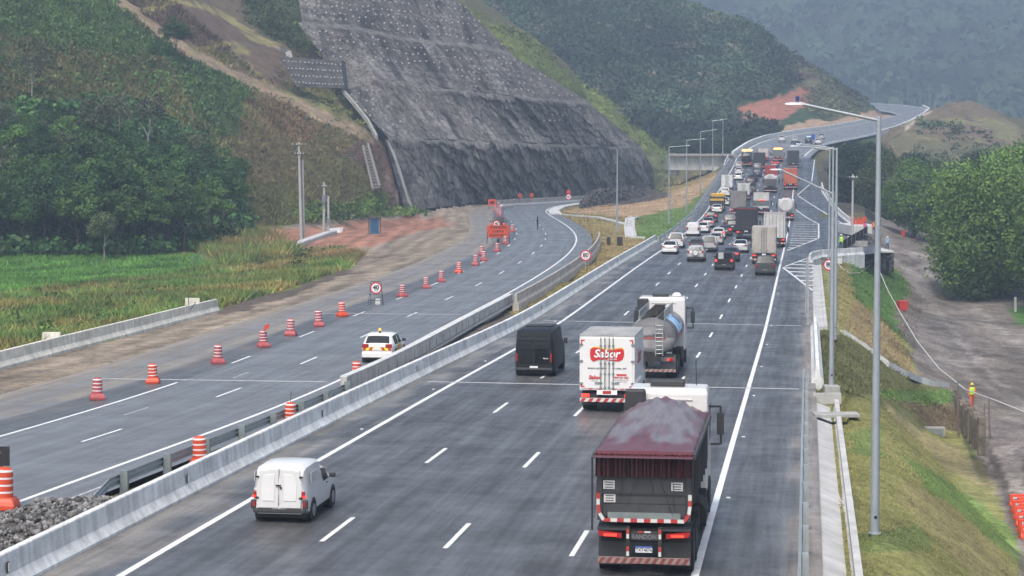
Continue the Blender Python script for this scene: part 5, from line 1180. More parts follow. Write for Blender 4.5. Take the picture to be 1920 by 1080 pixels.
lg.build("rear_logo", LM, o, recalc=False)
lg = MB(); lg.mesh(text_mesh("Sabor", .22, 0, .25, .008), 0, RM(-.52, y - .01, 1.47)); lg.mesh(text_mesh("alimentos", .07), 3, RM(-.5, y - .01, 1.33)); lg.build("small_logo", LM, o, recalc=False)
lg = MB(); lg.mesh(text_mesh("Sempre com Sabor   à   sua mesa, sim!", .105, 0, .15, .002), 3, RM(0, y - .012, 1.86)); lg.build("slogan_lettering", LM, o, recalc=False)
lg = MB(); lg.add([(x, y - .008, z) for x, z in ((.40, 1.55), (.82, 1.55), (.82, 1.62), (.40, 1.62))], [(0, 1, 2, 3)], 0); lg.mesh(text_mesh("0800 022 5882", .10, 0, 0, .003), 0, RM(.60, y - .01, 1.47)); lg.mesh(text_mesh("www.sabor.com.br", .08), 3, RM(.60, y - .01, 1.37)); lg.mesh(text_mesh("sac@sabor.com.br", .065), 3, RM(.60, y - .01, 1.29)); lg.build("contact_lettering", LM, o, recalc=False)
for sd in (-1, 1):
    for zz in (3.05, 1.06):
        k = -1 if zz > 2 else 1; lg = MB(); lg.add([(sd * 1.10, y, zz), (sd * .94, y, zz), (sd * .94, y, zz + k * .05), (sd * 1.05, y, zz + k * .05), (sd * 1.05, y, zz + k * .2), (sd * 1.10, y, zz + k * .2)], [(0, 1, 2, 3), (0, 3, 4, 5)], 0); lg.build("corner_mark", LM, o, recalc=False)
for x in (-.7, -.35, .3, .65): lg = MB(); lg.box((x, y, .98), (.16, .01, .035), 0); lg.build("reflector", LM, o)
sl = MB(); sl.mesh(text_mesh("Sabor", .9, 0, .2, .01), 0, side_M(1.172, 2.5, 2.2)); sl.build("side_logo", [mat("side logo red", (.5, .03, .03))], o, recalc=False)
m = MB(); m.box((0, -.03, .84), (.85, .02, .2)); m.box((0, -.045, .84), (.35, .01, .13), 1); m.build("plate_holder", [M_white, M_red], o)

# tipper with a tarpaulin
q = onroad(1207, 1082); o = empty("tipper_truck", q, -TH, "dark tipper lorry with a wrinkled red and grey tarpaulin over its load, nearest truck", "lorry", "large vehicles near the camera"); o.scale = (.95, 1, 1.045)
M_tip = dirty("dark steel tipper", (.045, .047, .052), .35); M_tarp = mat("worn tarpaulin", (.11, .022, .026), rough=.42, nvar=.5, nscale=2.2, bump=.8, bscale=3.5, stretch=(1.6, .7, 1), coat=.15)
WT, LT = 2.5, 8.5; z0, z1 = 1.35, 2.95
m = MB(); m.rings([[(x * k, yy, z) for x, z in ((-1.05, z0), (1.05, z0), (1.25, z0 + .35), (1.25, z1), (-1.25, z1), (-1.25, z0 + .35))] for yy, k in ((.12, 1), (LT, 1))]); bx = m.build("tipper_body", M_tip, o, bevel=.02)
m = MB(); m.box((0, .06, 2.05), (2.2, .10, .62)); m.box((0, .06, 1.66), (2.2, .08, .48)); m.build("tailgate", M_tip, bx, bevel=.02)
m = MB()
for x in (-1.16, 1.16): m.box((x, .05, 2.1), (.12, .16, 1.5))
m.box((0, .04, 2.38), (2.35, .12, .07)); m.box((0, .04, 2.0), (2.3, .12, .05)); m.build("tailgate_frame", M_plastic, bx)
m = MB(); m.box((0, .02, 1.47), (1.9, .06, .14)); m.build("sill_plate", M_galvD, bx)
for sd in (-1, 1):
    for k in range(6): m = MB(); m.box((sd * 1.275, .9 + k * 1.2, (z0 + z1) / 2 + .15), (.06, .12, z1 - z0 - .35)); m.build("side_rib", M_tip, bx)
    m = MB(); m.box((sd * 1.31, LT / 2, z1 - .06), (.07, LT, .13)); m.build("top_rail", M_tip, bx)
m = MB(); seg = [(-1.2, 2.0), (-1.2, 1.72), (-1.17, 1.52), (-1.05, 1.36), (1.05, 1.36), (1.17, 1.52), (1.2, 1.72), (1.2, 2.0)]
k = 0
for (xa, za), (xb, zb_) in zip(seg[:-1], seg[1:]):
    L_ = math.hypot(xb - xa, zb_ - za); n_ = max(1, int(round(L_ / .17)))
    for i in range(n_):
        f0, f1 = i / n_, (i + 1) / n_; nx, nz = -(zb_ - za) / L_ * .045, (xb - xa) / L_ * .045
        a_ = (xa + (xb - xa) * f0, za + (zb_ - za) * f0); b_ = (xa + (xb - xa) * f1, za + (zb_ - za) * f1)
        m.add([(a_[0] - nx, -.045, a_[1] - nz), (b_[0] - nx, -.045, b_[1] - nz), (b_[0] + nx, -.045, b_[1] + nz), (a_[0] + nx, -.045, a_[1] + nz)], [(0, 1, 2, 3)], k % 2); k += 1
m.build("reflective_tape", [M_red, M_wht], bx, recalc=False)
for x, z in ((-.92, 2.2), (-.9, 1.88), (.86, 2.18)): m = MB(); m.box((x, -.0, z), (.30, .02, .2), 0); [m.box((x, -.012, z - .06 + .06 * j), (.22, .01, .02), 1) for j in range(3)]; m.build("notice_label", [M_wht, M_plastic], bx)
# tarp: humped sheet with folds, hanging at the back
nx_, ny_ = 61, 91; XX, YY = np.meshgrid(np.linspace(-1, 1, nx_), np.linspace(-.06, 1, ny_), indexing='ij')
hump = .42 * np.exp(-((YY - .74) / .24) ** 2) * (1 - np.abs(XX) ** 1.5) + .16 * (1 - np.abs(XX) ** 2.5) * np.clip(YY * 3, 0, 1) * np.clip((1.02 - YY) * 6, 0, 1)
ang_ = np.arctan2(XX * 1.2, (.76 - YY) * 2.4); fold = .085 * (np.abs(np.sin(ang_ * 11 + 1.2 * np.sin(YY * 7))) ** .6 - .5) * np.clip((.66 - YY) * 4, 0, 1) * (1 - np.abs(np.sin(ang_ * 3)) * .5) + .05 * np.abs(np.sin((XX * 2.6 - YY * 3.1) * 3)) ** 3 + .045 * np.sin((XX * 1.2 + YY * 2.3) * 13) * np.clip(YY, 0, 1) + (vnoise(XX * 3, YY * 6, .9, 50)) * .05
ZZ = z1 + .04 + np.maximum(hump, 0) + fold * np.clip(YY * 5, 0, 1) * (1 - XX ** 4); XW = XX * (1.30 + .015 * np.sin(YY * 40)); YW = YY * LT
back = YY < 0; edge_ = (np.abs(XX) > .97); ZZ = np.where(edge_, z1 - .14 - .03 * np.sin(YY * 70), ZZ)
ZZ = np.where(YY < 0, z1 - .04, ZZ); V = np.stack([XW, YW, ZZ], -1).reshape(-1, 3)
ixx = np.arange(nx_ * ny_).reshape(nx_, ny_); F_ = np.stack([ixx[:-1, :-1], ixx[1:, :-1], ixx[1:, 1:], ixx[:-1, 1:]], -1).reshape(-1, 4)
grey = np.clip((np.exp(-((YY - .50) / .40) ** 2) * 1.7 - .5 + 1.5 * vnoise(XX * 2.2 + YY, YY * 5, .5, 52)) * .95 - np.clip(np.abs(XX) * 1.5 - .9, 0, 1), 0, 1)[..., None] * np.where(YY < .14, 0, 1)[..., None]
ct_ = np.array((.095, .024, .028)) * (1 - grey) + np.array((.135, .122, .132)) * grey
tm_ = ground_mat("wrinkled tarpaulin", amp=.07, s1=1.2, s2=4, bump=.05, rough=.34, bd=.02); tm_.node_tree.nodes["Principled BSDF"].inputs["Specular IOR Level"].default_value = .5
npmesh("tarpaulin", V, F_, tm_, ct_.reshape(-1, 3), smooth=True, parent=o)
m = MB(); n_ = 60
pts = [(-1.27 + 2.54 * k / n_, -.05 + .035 * math.sin(k * 1.9) + .02 * math.sin(k * .7)) for k in range(n_ + 1)]
m.smooth = True
for (xa, ya), (xb, yb) in zip(pts[:-1], pts[1:]): m.add([(xa, ya, z1 + .0), (xb, yb, z1 + .0), (xb, yb - .02, 2.40), (xa, ya - .02, 2.40)], [(0, 1, 2, 3)])
m.build("tarpaulin_flap", mat("dark red flap", (.060, .016, .018), rough=.5, nvar=.6, nscale=4, stretch=(3, 1, .3)), o, recalc=False)
for xa, xb, zb_ in ((-.55, -.62, 1.9), (-.2, -.45, 1.7), (.15, .3, 1.9), (.4, .75, 1.5), (.75, .8, 1.6), (-1.22, -1.30, 1.4)): m = MB(); m.cyl((xa, -.08, 2.42), (xb, -.06, zb_), .008, n=4); m.build("tie_rope", M_black, o)
m = MB(); m.cyl((-1.36, .0, 1.1), (-1.36, .0, 2.85), .03, n=6); m.build("side_pole", M_plastic, o)
m = MB(); m.box((0, 5.4, .98), (.9, 10.4, .3)); m.box((0, .5, .95), (2.3, .5, .3)); m.build("chassis", M_under, o)
for sd in (-1, 1):
    m = MB(); m.box((sd * .82, .28, .72), (.78, .04, .95)); m.build("mudflap", M_plastic, o)
    m = MB(); m.rings([[(sd * (.40 + .82 * u), yy, 1.12 + .12 * math.sin(math.pi * min(1, (yy + .1) / 1.3))) for u in (0, 1)] + [(sd * (.40 + .82 * u), yy, 1.08 + .12 * math.sin(math.pi * min(1, (yy + .1) / 1.3))) for u in (1, 0)] for yy in (0, .2, .4, .6, .8, 1.0, 1.2)]); m.build("mudguard", M_plastic, o)
    m = MB(); m.rings([[(sd * (.58 + x), -.02, z) for x, z in ((.0, .93), (.58, .97), (.62, 1.02), (.62, 1.10), (.0, 1.04))], [(sd * (.58 + x), .1, z) for x, z in ((.0, .93), (.58, .97), (.62, 1.02), (.62, 1.10), (.0, 1.04))]]); tl_ = m.build("tail_light", M_tail, o)
    m = MB(); m.box((sd * .88, -.035, 1.0), (.34, .02, .06)); m.build("lit_strip", M_brake, tl_)
    m = MB(); m.box((sd * .42, .0, .78), (.10, .08, .85)); m.build("bumper_bracket", M_under, o)
    m = MB()
    for z, c_ in ((1.1, 0), (.98, 1), (.68, 0), (.56, 1)): m.box((sd * .42, -.045, z), (.07, .01, .11), c_)
    m.build("bracket_tape", [M_red, M_wht], o)
m = MB(); m.box((0, .1, .98), (.78, .06, .22)); m.build("cross_panel", M_plastic, o); m = MB(); m.mesh(text_mesh("RANDON", .15, 0, 0, .006), 0, RM(0, .06, .95)); m.box((-.09, .06, 1.07), (.16, .01, .04), 1); m.box((.09, .06, 1.07), (.16, .01, .04), 2); m.build("maker_lettering", [mat("grey lettering", (.13, .13, .14)), M_red, M_wht], o, recalc=False)
m = MB(); m.box((0, .02, .66), (.44, .02, .15)); pp = m.build("number_plate", M_plate, o); m = MB(); m.box((0, .006, .72), (.44, .006, .035), 0); m.mesh(text_mesh("TXT4E76", .11, 0, 0, .002), 1, RM(0, .004, .645)); m.build("plate_lettering", [M_blue, M_plastic], pp, recalc=False)
striped_bumper(o, 2.4, .40, y=-.02, h=.14, n=24, base=mat("dirty bumper", (.22, .16, .15), nvar=.3)).children[0].data.materials[0] = mat("dirty red", (.16, .04, .035), nvar=.3)
wheels(o, 1.25, (1.1, 2.4, 7.6, 10.0), .52, near=True)
cb = cab(o, 9.0, 2.25, 2.42, 3.6, P_white, near=True, rib=True)
m = MB(); m.box((-.98, 8.9, 3.1), (.62, .30, .95)); m.build("air_deflector", M_plastic, o, bevel=.06)
m = MB(); m.box((-.05, 9.7, 3.68), (1.05, .5, .18)); m.build("roof_hatch_unit", M_plastic, o, bevel=.04)
m = MB(); m.cyl((.82, 9.9, 3.5), (.80, 9.9, 4.3), .012, n=5); m.build("aerial", M_black, o)
m = MB(); m.cyl((1.1, 4.3, .85), (1.1, 5.6, .85), .33, n=14); m.box((1.05, 3.6, .85), (.4, .7, .5)); m.build("side_tank", M_under, o)
# tanker
q = MR(104.8, -4.9); o = empty("tanker_truck", q, -TH, "silver and blue tanker lorry with a ladder and top railings, behind the branded truck", "lorry", "large vehicles near the camera")
M_tank = dirty("tank shell", (.26, .26, .26), .35); M_tgrey = dirty("grey tank end", (.10, .103, .11), .3); M_sky = mat("blue tank picture", (.10, .34, .60), rough=.35, nvar=.0, nscale=1.2, c2=(.45, .62, .75)); M_navy = mat("dark tank picture", (.04, .12, .26), rough=.4)
def ell(y, k=1.0, n=28, zc=2.05, a=1.22, b=.92): return [(a * k * math.cos(2 * math.pi * i / n), y, zc + b * k * math.sin(2 * math.pi * i / n)) for i in range(n)]
m = MB(); m.smooth = True; m.rings([ell(-.12, .60), ell(.0, .90), ell(.12, 1), ell(7.0, 1), ell(7.15, .88)]); m.smooth = False; tk = m.build("tank", M_tank, o)
m = MB()
def band(mm, y0, y1, a0, a1, mi, k=1.012, n=10):
    R = [[(1.22 * k * math.cos(a0 + (a1 - a0) * i / n), y, 2.05 + .92 * k * math.sin(a0 + (a1 - a0) * i / n)) for i in range(n + 1)] for y in (y0, y1)]
    o_ = len(mm.v); mm.v += R[0] + R[1]
    for i in range(n): mm.f.append([o_ + i, o_ + i + 1, o_ + n + 2 + i, o_ + n + 1 + i]); mm.m.append(mi); mm.sm.append(True)
rd = math.radians
band(m, .12, 1.6, rd(0), rd(75), 0); band(m, 1.6, 4.9, rd(5), rd(70), 1); band(m, 3.9, 4.9, rd(25), rd(55), 2, 1.02); band(m, 4.9, 5.1, rd(0), rd(72), 3); band(m, .12, 5.0, rd(-6), rd(0), 3)
m.add([(x * .985, -.13 + (0 if abs(z - 2.05) < .4 else .06), z) for x, z in [(1.22 * .6 * math.cos(rd(a)), 2.05 + .92 * .6 * math.sin(rd(a))) for a in range(-5, 186, 10)]], [tuple(range(20))], 0)
m.rings([[(1.22 * k * math.cos(rd(a)), y - .012, 2.05 + .92 * k * math.sin(rd(a))) for a in range(0, 181, 12)] for y, k in ((-.12, .61), (0, .91), (.11, 1.005))], 0, closed=False, cap=False)
m.box((0, -.14, 2.0), (2.0 * .70, .02, .05), 3)
m.build("tank_livery", [M_tgrey, M_sky, M_navy, mat("red band", (.5, .05, .04))], tk, recalc=False)
m = MB(); m.mesh(text_mesh("AIR", .34, 0, 0, .01), 0, RM(-.25, -.16, 2.25)); m.build("tank_lettering", mat("grey tank letters", (.33, .34, .35)), tk, recalc=False)
m = MB()
for x in (.22, .58): m.cyl((x, -.30, 1.15), (x, -.22, 2.75), .022, n=6)
for k in range(8): m.cyl((.22, -.29, 1.25 + k * .2), (.58, -.29, 1.25 + k * .2), .018, n=5)
m.build("ladder", M_galv, o)
for x in (-.62, .62):
    m = MB(); 
    for zz in (3.05, 3.32): m.cyl((x, .2, zz), (x, 6.6, zz), .025, n=5)
    for k in range(9): m.cyl((x, .2 + k * .8, 2.75), (x, .2 + k * .8, 3.32), .022, n=5)
    m.box((x, 3.4, 3.18), (.02, 6.4, .18)); m.build("walkway_rail", M_galv, o)
m = MB(); m.box((0, 3.4, 2.93), (1.1, 6.4, .04)); m.build("walkway", M_under, o)
for k in range(9): m = MB(); m.cyl((random.uniform(-.2, .2), .6 + k * .72, 2.95), (0, .6 + k * .72, 3.15), .22, n=10); m.box((0, .6 + k * .72, 3.2), (.6, .08, .06)); m.build("hatch", M_under, o)
m = MB(); m.box((0, 4.3, 1.0), (.9, 9.2, .26)); m.box((0, .5, 1.05), (2.2, .9, .18)); m.build("chassis", M_under, o)
for sd in (-1, 1): m = MB(); m.box((sd * .8, .25, .72), (.75, .04, .85)); m.build("mudflap", M_tgrey, o)
m = MB(); m.box((0, -.05, .95), (2.3, .1, .22)); m.build("light_beam", M_tgrey, o); tails(o, 2.3, .95, -.1, False, w=.3, h=.15, inset=.2)
m = MB(); m.box((.85, -.16, .95), (.10, .03, .10)); m.build("lit_lamp", M_brake, o)
striped_bumper(o, 2.4, .40, y=-.04, h=.13, n=20, base=mat("dirty bumper pale", (.30, .27, .26), nvar=.3)).children[0].data.materials[0] = mat("dirty red two", (.22, .08, .07), nvar=.3)
wheels(o, 1.22, (1.0, 2.3, 6.2, 8.7), .5, near=True)
cb = cab(o, 7.35, 2.2, 2.45, 3.55, P_white, near=True, rib=True)
m = MB(); m.box((-.98, 7.28, 3.0), (.6, .24, .95)); m.build("air_deflector", M_plastic, o, bevel=.06)
m = MB(); m.box((-.1, 8.0, 3.62), (.85, .4, .14)); m.build("roof_hatch_unit", M_plastic, o, bevel=.03); m = MB(); m.lathe([(0, 0), (.24, 0), (.24, .1), (.12, .2), (0, .2)], (.75, 8.0, 3.55), n=12); m.build("roof_vent", M_white, o)
m = MB(); m.box((1.1, 4.4, .9), (.35, 1.6, .5)); m.build("side_locker", M_under, o)
# black van and the white box pickup
o = vehicle('van', onroad(1001, 706), -TH, "black windowless panel van straddling the dashed line", "van", paint((.010, .011, .014), .38), "large vehicles near the camera", near=True, bumper=M_plastic, rim=M_rimD); o.scale = (.96, .95, .92)
for sd in (-1, 1):
    m = MB(); m.box((sd * .42, .015, 1.35), (.76, .03, 1.35)); d = m.build("rear_door", paint((.012, .013, .017), .35), o, bevel=.02); m = MB(); m.box((sd * .42, .03, 1.95), (.62, .03, .48), M=Matrix.Rotation(-.12, 4, 'X')); m.build("door_window", M_glass, d)
m = MB(); m.mesh(text_mesh("Master", .10, 0, 0, .003), 0, RM(.62, -.02, .98)); m.build("badge", M_wht, o, recalc=False)
m = MB(); m.box((0, 2.4, 2.56), (1.4, .9, .05)); m.build("roof_panel", M_plastic, o)
o = vehicle('boxpickup', onroad(524, 981), -TH, "small white pickup with a boxy cabin and twin rear doors, nearest in the left lane", "pickup", paint((.55, .56, .56), .28), "large vehicles near the camera", near=True, bumper=M_plastic, lit=False); o.scale = (.95, .90, .88)
Md = paint((.50, .51, .51), .3)
for sd in (-1, 1):
    m = MB(); m.rings([[(sd * x, yy + (z - .62) * .10, z) for x, z in ((.02, .50), (.66, .50), (.69, 1.15), (.60, 1.68), (.02, 1.74))] for yy in (-.075, .03)]); d = m.build("rear_door", Md, o, bevel=.015)
    m = MB(); m.rings([[(sd * x, yy + (z - .62) * .10, z) for x, z in ((.14, .72), (.52, .72), (.54, 1.15), (.48, 1.48), (.40, 1.56), (.14, 1.58))] for yy in (-.09, -.07)]); m.build("door_panel", paint((.56, .57, .57), .3), d, bevel=.012)
    for z in (.82, 1.48): m = MB(); m.box((sd * .66, -.08 + (z - .62) * .1, z), (.10, .05, .06)); m.build("hinge", M_black, d)
    m = MB(); m.box((sd * .78, .02, .60), (.16, .12, .30)); m.build("corner_guard", M_plastic, o, bevel=.03); m = MB(); m.box((sd * .76, -.045, .62), (.08, .01, .16)); m.build("reflector", M_tail, o)
    m = MB(); m.box((sd * .765, -.04, .86), (.10, .02, .07)); m.build("lit_lamp", M_brake, o)
    m = MB(); m.box((sd * .86, .9, 1.42), (.02, .9, .32)); m.build("side_panel", Md, o, bevel=.01); m = MB(); m.box((sd * .855, 2.7, .93), (.02, .14, .03)); m.build("door_handle", M_black, o)
m = MB(); m.box((-.02, -.04, 1.22), (.16, .06, .035)); m.box((.06, -.04, 1.14), (.05, .06, .05)); m.build("door_latch", M_black, o)
# patrol hatchback on the side road
q = onleft(707, 681); s_, t_ = sleft(q); hd = math.atan2(-np.interp(s_, LS, -LNY), np.interp(s_, LS, LNX))
def lrz(s): return math.atan2(np.interp(s, LS, LNY), np.interp(s, LS, LNX))      # local +X = right normal
o = vehicle('hatch', q, lrz(s_), "white road patrol hatchback with red and yellow rear chevrons and amber beacon", "car", paint((.66, .66, .64), .3), None, near=True, name="patrol_car")
M_yel = mat("reflective yellow", (.75, .66, .02), rough=.4); M_redp = mat("reflective red", (.45, .05, .02), rough=.4)
m = MB()
for sd in (-1, 1):
    for k in range(4):
        x0 = .02 + k * .17; m.add([(sd * x, -.02, z) for x, z in ((x0, .83), (x0 + .17, .83), (x0 + .17 - .12 * 0 + .08, .66), (x0 + .08, .66))], [(0, 1, 2, 3)], (k + (0 if sd > 0 else 0)) % 2)
m.build("rear_chevrons", [M_yel, M_redp], o, recalc=False)
m = MB()
for k in range(4): y0 = 1.25 + k * .28; m.add([(.872, y0, .92), (.872, y0 + .16, .92), (.872, y0 + .02, .5), (.872, y0 - .14, .5)], [(0, 1, 2, 3)], 0)
for k in range(4): y0 = 1.25 + k * .28; m.add([(-.872, y0, .92), (-.872, y0 + .16, .92), (-.872, y0 + .02, .5), (-.872, y0 - .14, .5)], [(0, 1, 2, 3)], 0)
m.build("side_stripes", [mat("reflective amber", (.75, .45, .02))], o, recalc=False)
m = MB(); m.cyl((-.05, 1.1, 1.5), (-.05, 1.1, 1.6), .06, n=8); m.cyl((-.05, 1.1, 1.6), (-.05, 1.1, 1.74), .075, .06, n=8, m=1); m.build("beacon", [M_black, mat("amber lens", (.7, .3, .05), emit=(1, .4, .05), es=.6)], o)
# dark pickup behind the orange board
q = onleft(934, 433); s_, _ = sleft(q); o = vehicle('pickup', q, lrz(s_), "dark pickup parked behind the orange warning board", "pickup", P_dark, None, lit=True)

# trucks in the jam
box_truck(1432, 496, "dusty beige box truck with closed rear doors, directly ahead of the small dark green pickup", 2.45, 6.5, 1.15, 3.75, d_beige, P_white, lit=True)
box_truck(1452, 464, "tall white ribbed container truck in the right lane ahead of the beige one", 2.55, 9.0, 1.15, 4.0, d_white, P_white, lit=True, doors=False, ribs=6, roofm=dirty("pinkish grey roof", (.33, .28, .27)))
o = box_truck(1399, 450, "black curtain-sided truck with red trim in the third lane", 2.6, 8.0, 1.25, 4.05, dirty("black curtain", (.018, .019, .023), .3), P_black, lit=True, doors=False, ribs=0, bumper='plain')
m = MB(); m.box((0, -.04, 4.0), (2.5, .04, .07)); m.build("red_trim", M_red, o)
m = MB(); 
for k in range(6): m.box((-1.1 + k * .44, .0, .80), (.05, .05, .75))
m.box((0, 0, .45), (2.4, .06, .06)); m.build("under_rail", M_galvD, o)
box_truck(1384, 405, "grey slatted box truck in the third lane ahead of the black curtain truck", 2.5, 7.0, 1.2, 3.9, d_grey, P_grey, lit=True, doors=False)
box_truck(1394, 376, "little white box truck half hidden by the grey slatted truck", 2.2, 4.0, 1.0, 3.0, d_white, P_white)
o = box_truck(1427, 404, "dirty white open-topped truck with a red rear beam in the fourth lane", 2.5, 7.5, 1.2, 3.55, d_white, P_white, lit=False, doors=False, ribs=0, roofm=dirty("pale cover", (.46, .43, .42), .2))
m = MB(); m.box((0, -.04, 2.0), (2.5, .05, .8)); m.build("dark_hatch", M_grey if False else mat("grey hatch", (.12, .12, .12), nvar=.3), o); m = MB(); m.box((.1, -.08, 2.45), (.9, .03, .12)); m.build("red_lamp_bar", M_brake, o)
def tank_truck(px, py, label, shell, lit=False, half=False):
    q = onroad(px, py); o = empty("tank_truck", q, -TH, label, "truck", GJ)
    m = MB(); m.smooth = True; m.rings([ell(-.05, .7, 20, 2.4, 1.2, 1.15), ell(.12, 1, 20, 2.4, 1.2, 1.15), ell(6.6, 1, 20, 2.4, 1.2, 1.15), ell(6.8, .8, 20, 2.4, 1.2, 1.15)]); m.build("tank", shell, o)
    m = MB(); m.box((0, 4, 1.0), (1.0, 8, .3)); m.build("chassis", M_under, o); striped_bumper(o, 2.4, .5); tails(o, 2.4, .85, -.02, lit)
    for k in range(3): m = MB(); m.cyl((0, 1.3 + k * 2, 3.5), (0, 1.3 + k * 2, 3.68), .25, n=10); m.build("hatch", M_red if k == 0 else M_under, o)
    wheels(o, 1.2, (1.0, 2.2, 6, 8), .5); cab(o, 7.1, 2.0, 2.45, 3.2, P_white); return o
tank_truck(1473, 414, "white tank truck ahead of the container truck in the right lane", d_white, True)
o = tank_truck(1444, 362, "truck with a pale rounded tank top and dark rear in the fourth lane", dirty("pale tank", (.45, .44, .43)))
m = MB(); m.box((0, -.1, 2.0), (2.4, .1, 1.3)); m.build("rear_panel", mat("dark rear panel", (.08, .08, .08), nvar=.3), o, bevel=.05)
box_truck(1482, 356, "long truck with an orange rear and pale grey roof beside the right edge line", 2.6, 10.0, 1.2, 4.1, d_or, P_white, lit=True, doors=False, ribs=5, roofm=dirty("pale grey roof", (.42, .42, .42)))
box_truck(1487, 316, "dark-backed truck with a pale roof ahead of the long orange one", 2.6, 9.0, 1.2, 4.0, mat("charcoal panel", (.03, .03, .035)), P_white, doors=False, roofm=dirty("pale roof two", (.42, .40, .39)))
box_truck(1446, 341, "dark red truck in the fourth lane ahead of the rounded tank top", 2.4, 6.0, 1.0, 3.3, P_red, P_red, doors=False)
box_truck(1423, 317, "truck with a black tailgate in the third lane near the top of the queue", 2.5, 7.0, 1.2, 3.6, mat("black tailgate", (.025, .025, .028)), P_grey, doors=False)
box_truck(1431, 303, "truck with an orange and white rear near the top of the queue", 2.4, 5.0, 1.1, 3.0, dirty("white rear", (.5, .45, .42)), P_white, lit=True, doors=False)
o = box_truck(1458, 303, "recovery truck with lit amber beacons beside the dark-backed truck", 2.4, 5.0, 1.1, 2.8, P_grey, P_white, lit=True, doors=False, name="recovery_truck")
m = MB(); m.box((0, 5.6, 3.0), (1.9, .4, .28)); m.build("beacon_bar", M_amber, o); m = MB(); m.box((0, .2, 2.9), (1.8, .3, .15)); m.build("rear_beacon", M_amber, o)
box_truck(1363, 357, "tall white ambulance van in the left lane", 2.15, 4.6, .55, 2.85, P_white, P_white, lit=False, doors=True, bumper='plain', wheel_r=.36, name="ambulance", cat="van", cabL=1.6, cabH=2.2)
o = box_truck(1344, 396, "dark low truck with yellow sides, boxed in by white cars in the left lane", 2.4, 4.5, 1.0, 2.3, mat("dark machine", (.04, .04, .045), nvar=.3), mat("machine yellow", (.55, .32, .03)), doors=False, cabH=2.9, name="flatbed_truck")
m = MB(); m.box((0, -.06, 1.9), (2.3, .1, .35)); m.build("yellow_panel", mat("yellow board", (.55, .34, .04), nvar=.2), o)
# tow truck on the left shoulder with a pickup on its bed
q = onroad(1399, 313); o = empty("tow_truck", q, -TH, "dark tow truck with a glowing amber light bar standing on the left shoulder", "truck", GJ)
m = MB(); m.box((0, 3.6, 1.25), (2.5, 7.2, .2)); m.build("flatbed", M_under, o); m = MB(); m.box((0, 4, .95), (1.0, 8, .25)); m.build("chassis", M_under, o)
m = MB(); m.box((0, 5.6, 2.3), (2.4, 2.0, 2.0)); m.build("equipment_box", mat("navy box", (.03, .045, .09), nvar=.3), o, bevel=.05)
for x in (-1.1, 0, 1.1): m = MB(); m.box((x, 5.55, 2.4), (.1, 2.1, 2.2)); m.build("box_frame", P_grey, o)
m = MB(); m.box((0, 6.9, 3.75), (2.2, .5, .35)); m.build("beacon_bar", M_amber, o); striped_bumper(o, 2.4, .6); tails(o, 2.4, .9, -.05, True); wheels(o, 1.22, (1.2, 2.3, 7.2), .48); cab(o, 7.0, 2.1, 2.4, 3.3, P_white)
vehicle('pickup', q + Vector((0, 0, 1.35)) + Vector((math.sin(TH) * .2, .2, 0)), -TH, "black pickup loaded on the bed of the tow truck", "pickup", P_black, GJ)
# ------------------------------------------------------------------ traffic barrels, signs, site things
M_or = mat("orange plastic", (.52, .06, .02), rough=.5, nvar=.12, nscale=3); M_fade = mat("faded red plastic", (.34, .07, .075), rough=.6, nvar=.15, nscale=3); M_band = mat("reflective band", (.66, .62, .62), rough=.4, nvar=.08)
def barrel_proto(m0):
    root = empty("traffic_barrel", (0, 0, 0), 0, None, "barrel", "striped traffic barrels along the side road")
    m = MB(); m.rings([[(x, y, z) for x, y in ((-a, -a), (a, -a), (a, a), (-a, a))] for a, z in ((.33, 0), (.34, .12), (.30, .22), (.24, .30))]); m.build("base", m0, root, bevel=.03)
    m = MB(); prof = [(.235, .28)]; ms = []; z = .28
    for k, h in enumerate((.12, .045, .12, .045, .12, .045, .12, .055)):
        z += h; prof.append((.235 - .03 * (z - .28), z)); ms.append(k % 2)
    prof += [(.16, z + .01), (.15, z + .05), (0, z + .05)]; ms += [0, 0, 0]
    m.lathe(prof, n=16, ms=ms); m.build("drum", [m0, M_band], root)
    return root
BP = {0: barrel_proto(M_fade), 1: barrel_proto(M_or)}
used = set()
BAR = [(180, 753, 0), (285, 722, 1), (407, 685, 0), (493, 654, 0), (544, 632, 0), (597, 615, 0), (641, 596, 1), (754, 559, 0), (799, 543, 0), (827, 531, 0), (860, 514, 1), (891, 500, 0), (907, 492, 0), (903, 481, 0), (932, 474, 0), (947, 460, 0),
       (961, 437, 0), (938, 409, 0), (933, 404, 0), (938, 400, 0), (928, 398, 0), (935, 391, 0), (945, 387, 0), (964, 384, 0)]
ORD = "first second third fourth fifth sixth seventh eighth ninth tenth eleventh twelfth thirteenth fourteenth fifteenth sixteenth seventeenth eighteenth nineteenth twentieth twenty-first twenty-second twenty-third twenty-fourth".split()
def put_barrel(k, loc, rz, label):
    o = BP[k] if k not in used else copy_tree(BP[k]); used.add(k); o.location = loc; o.rotation_euler = (random.uniform(-.03, .03), random.uniform(-.04, .04), rz); k_ = random.uniform(.94, 1.05); o.scale = (k_, k_, k_ * random.uniform(.97, 1.03)); o['label'] = label; return o
for i, (px, py, k) in enumerate(BAR):
    q = onleft(px, py - 2); q.y += .3
    put_barrel(k, q, random.uniform(-.4, .6), "%s %s-and-white traffic barrel from the near end of the long row" % (ORD[i], "orange" if k else "faded red"))
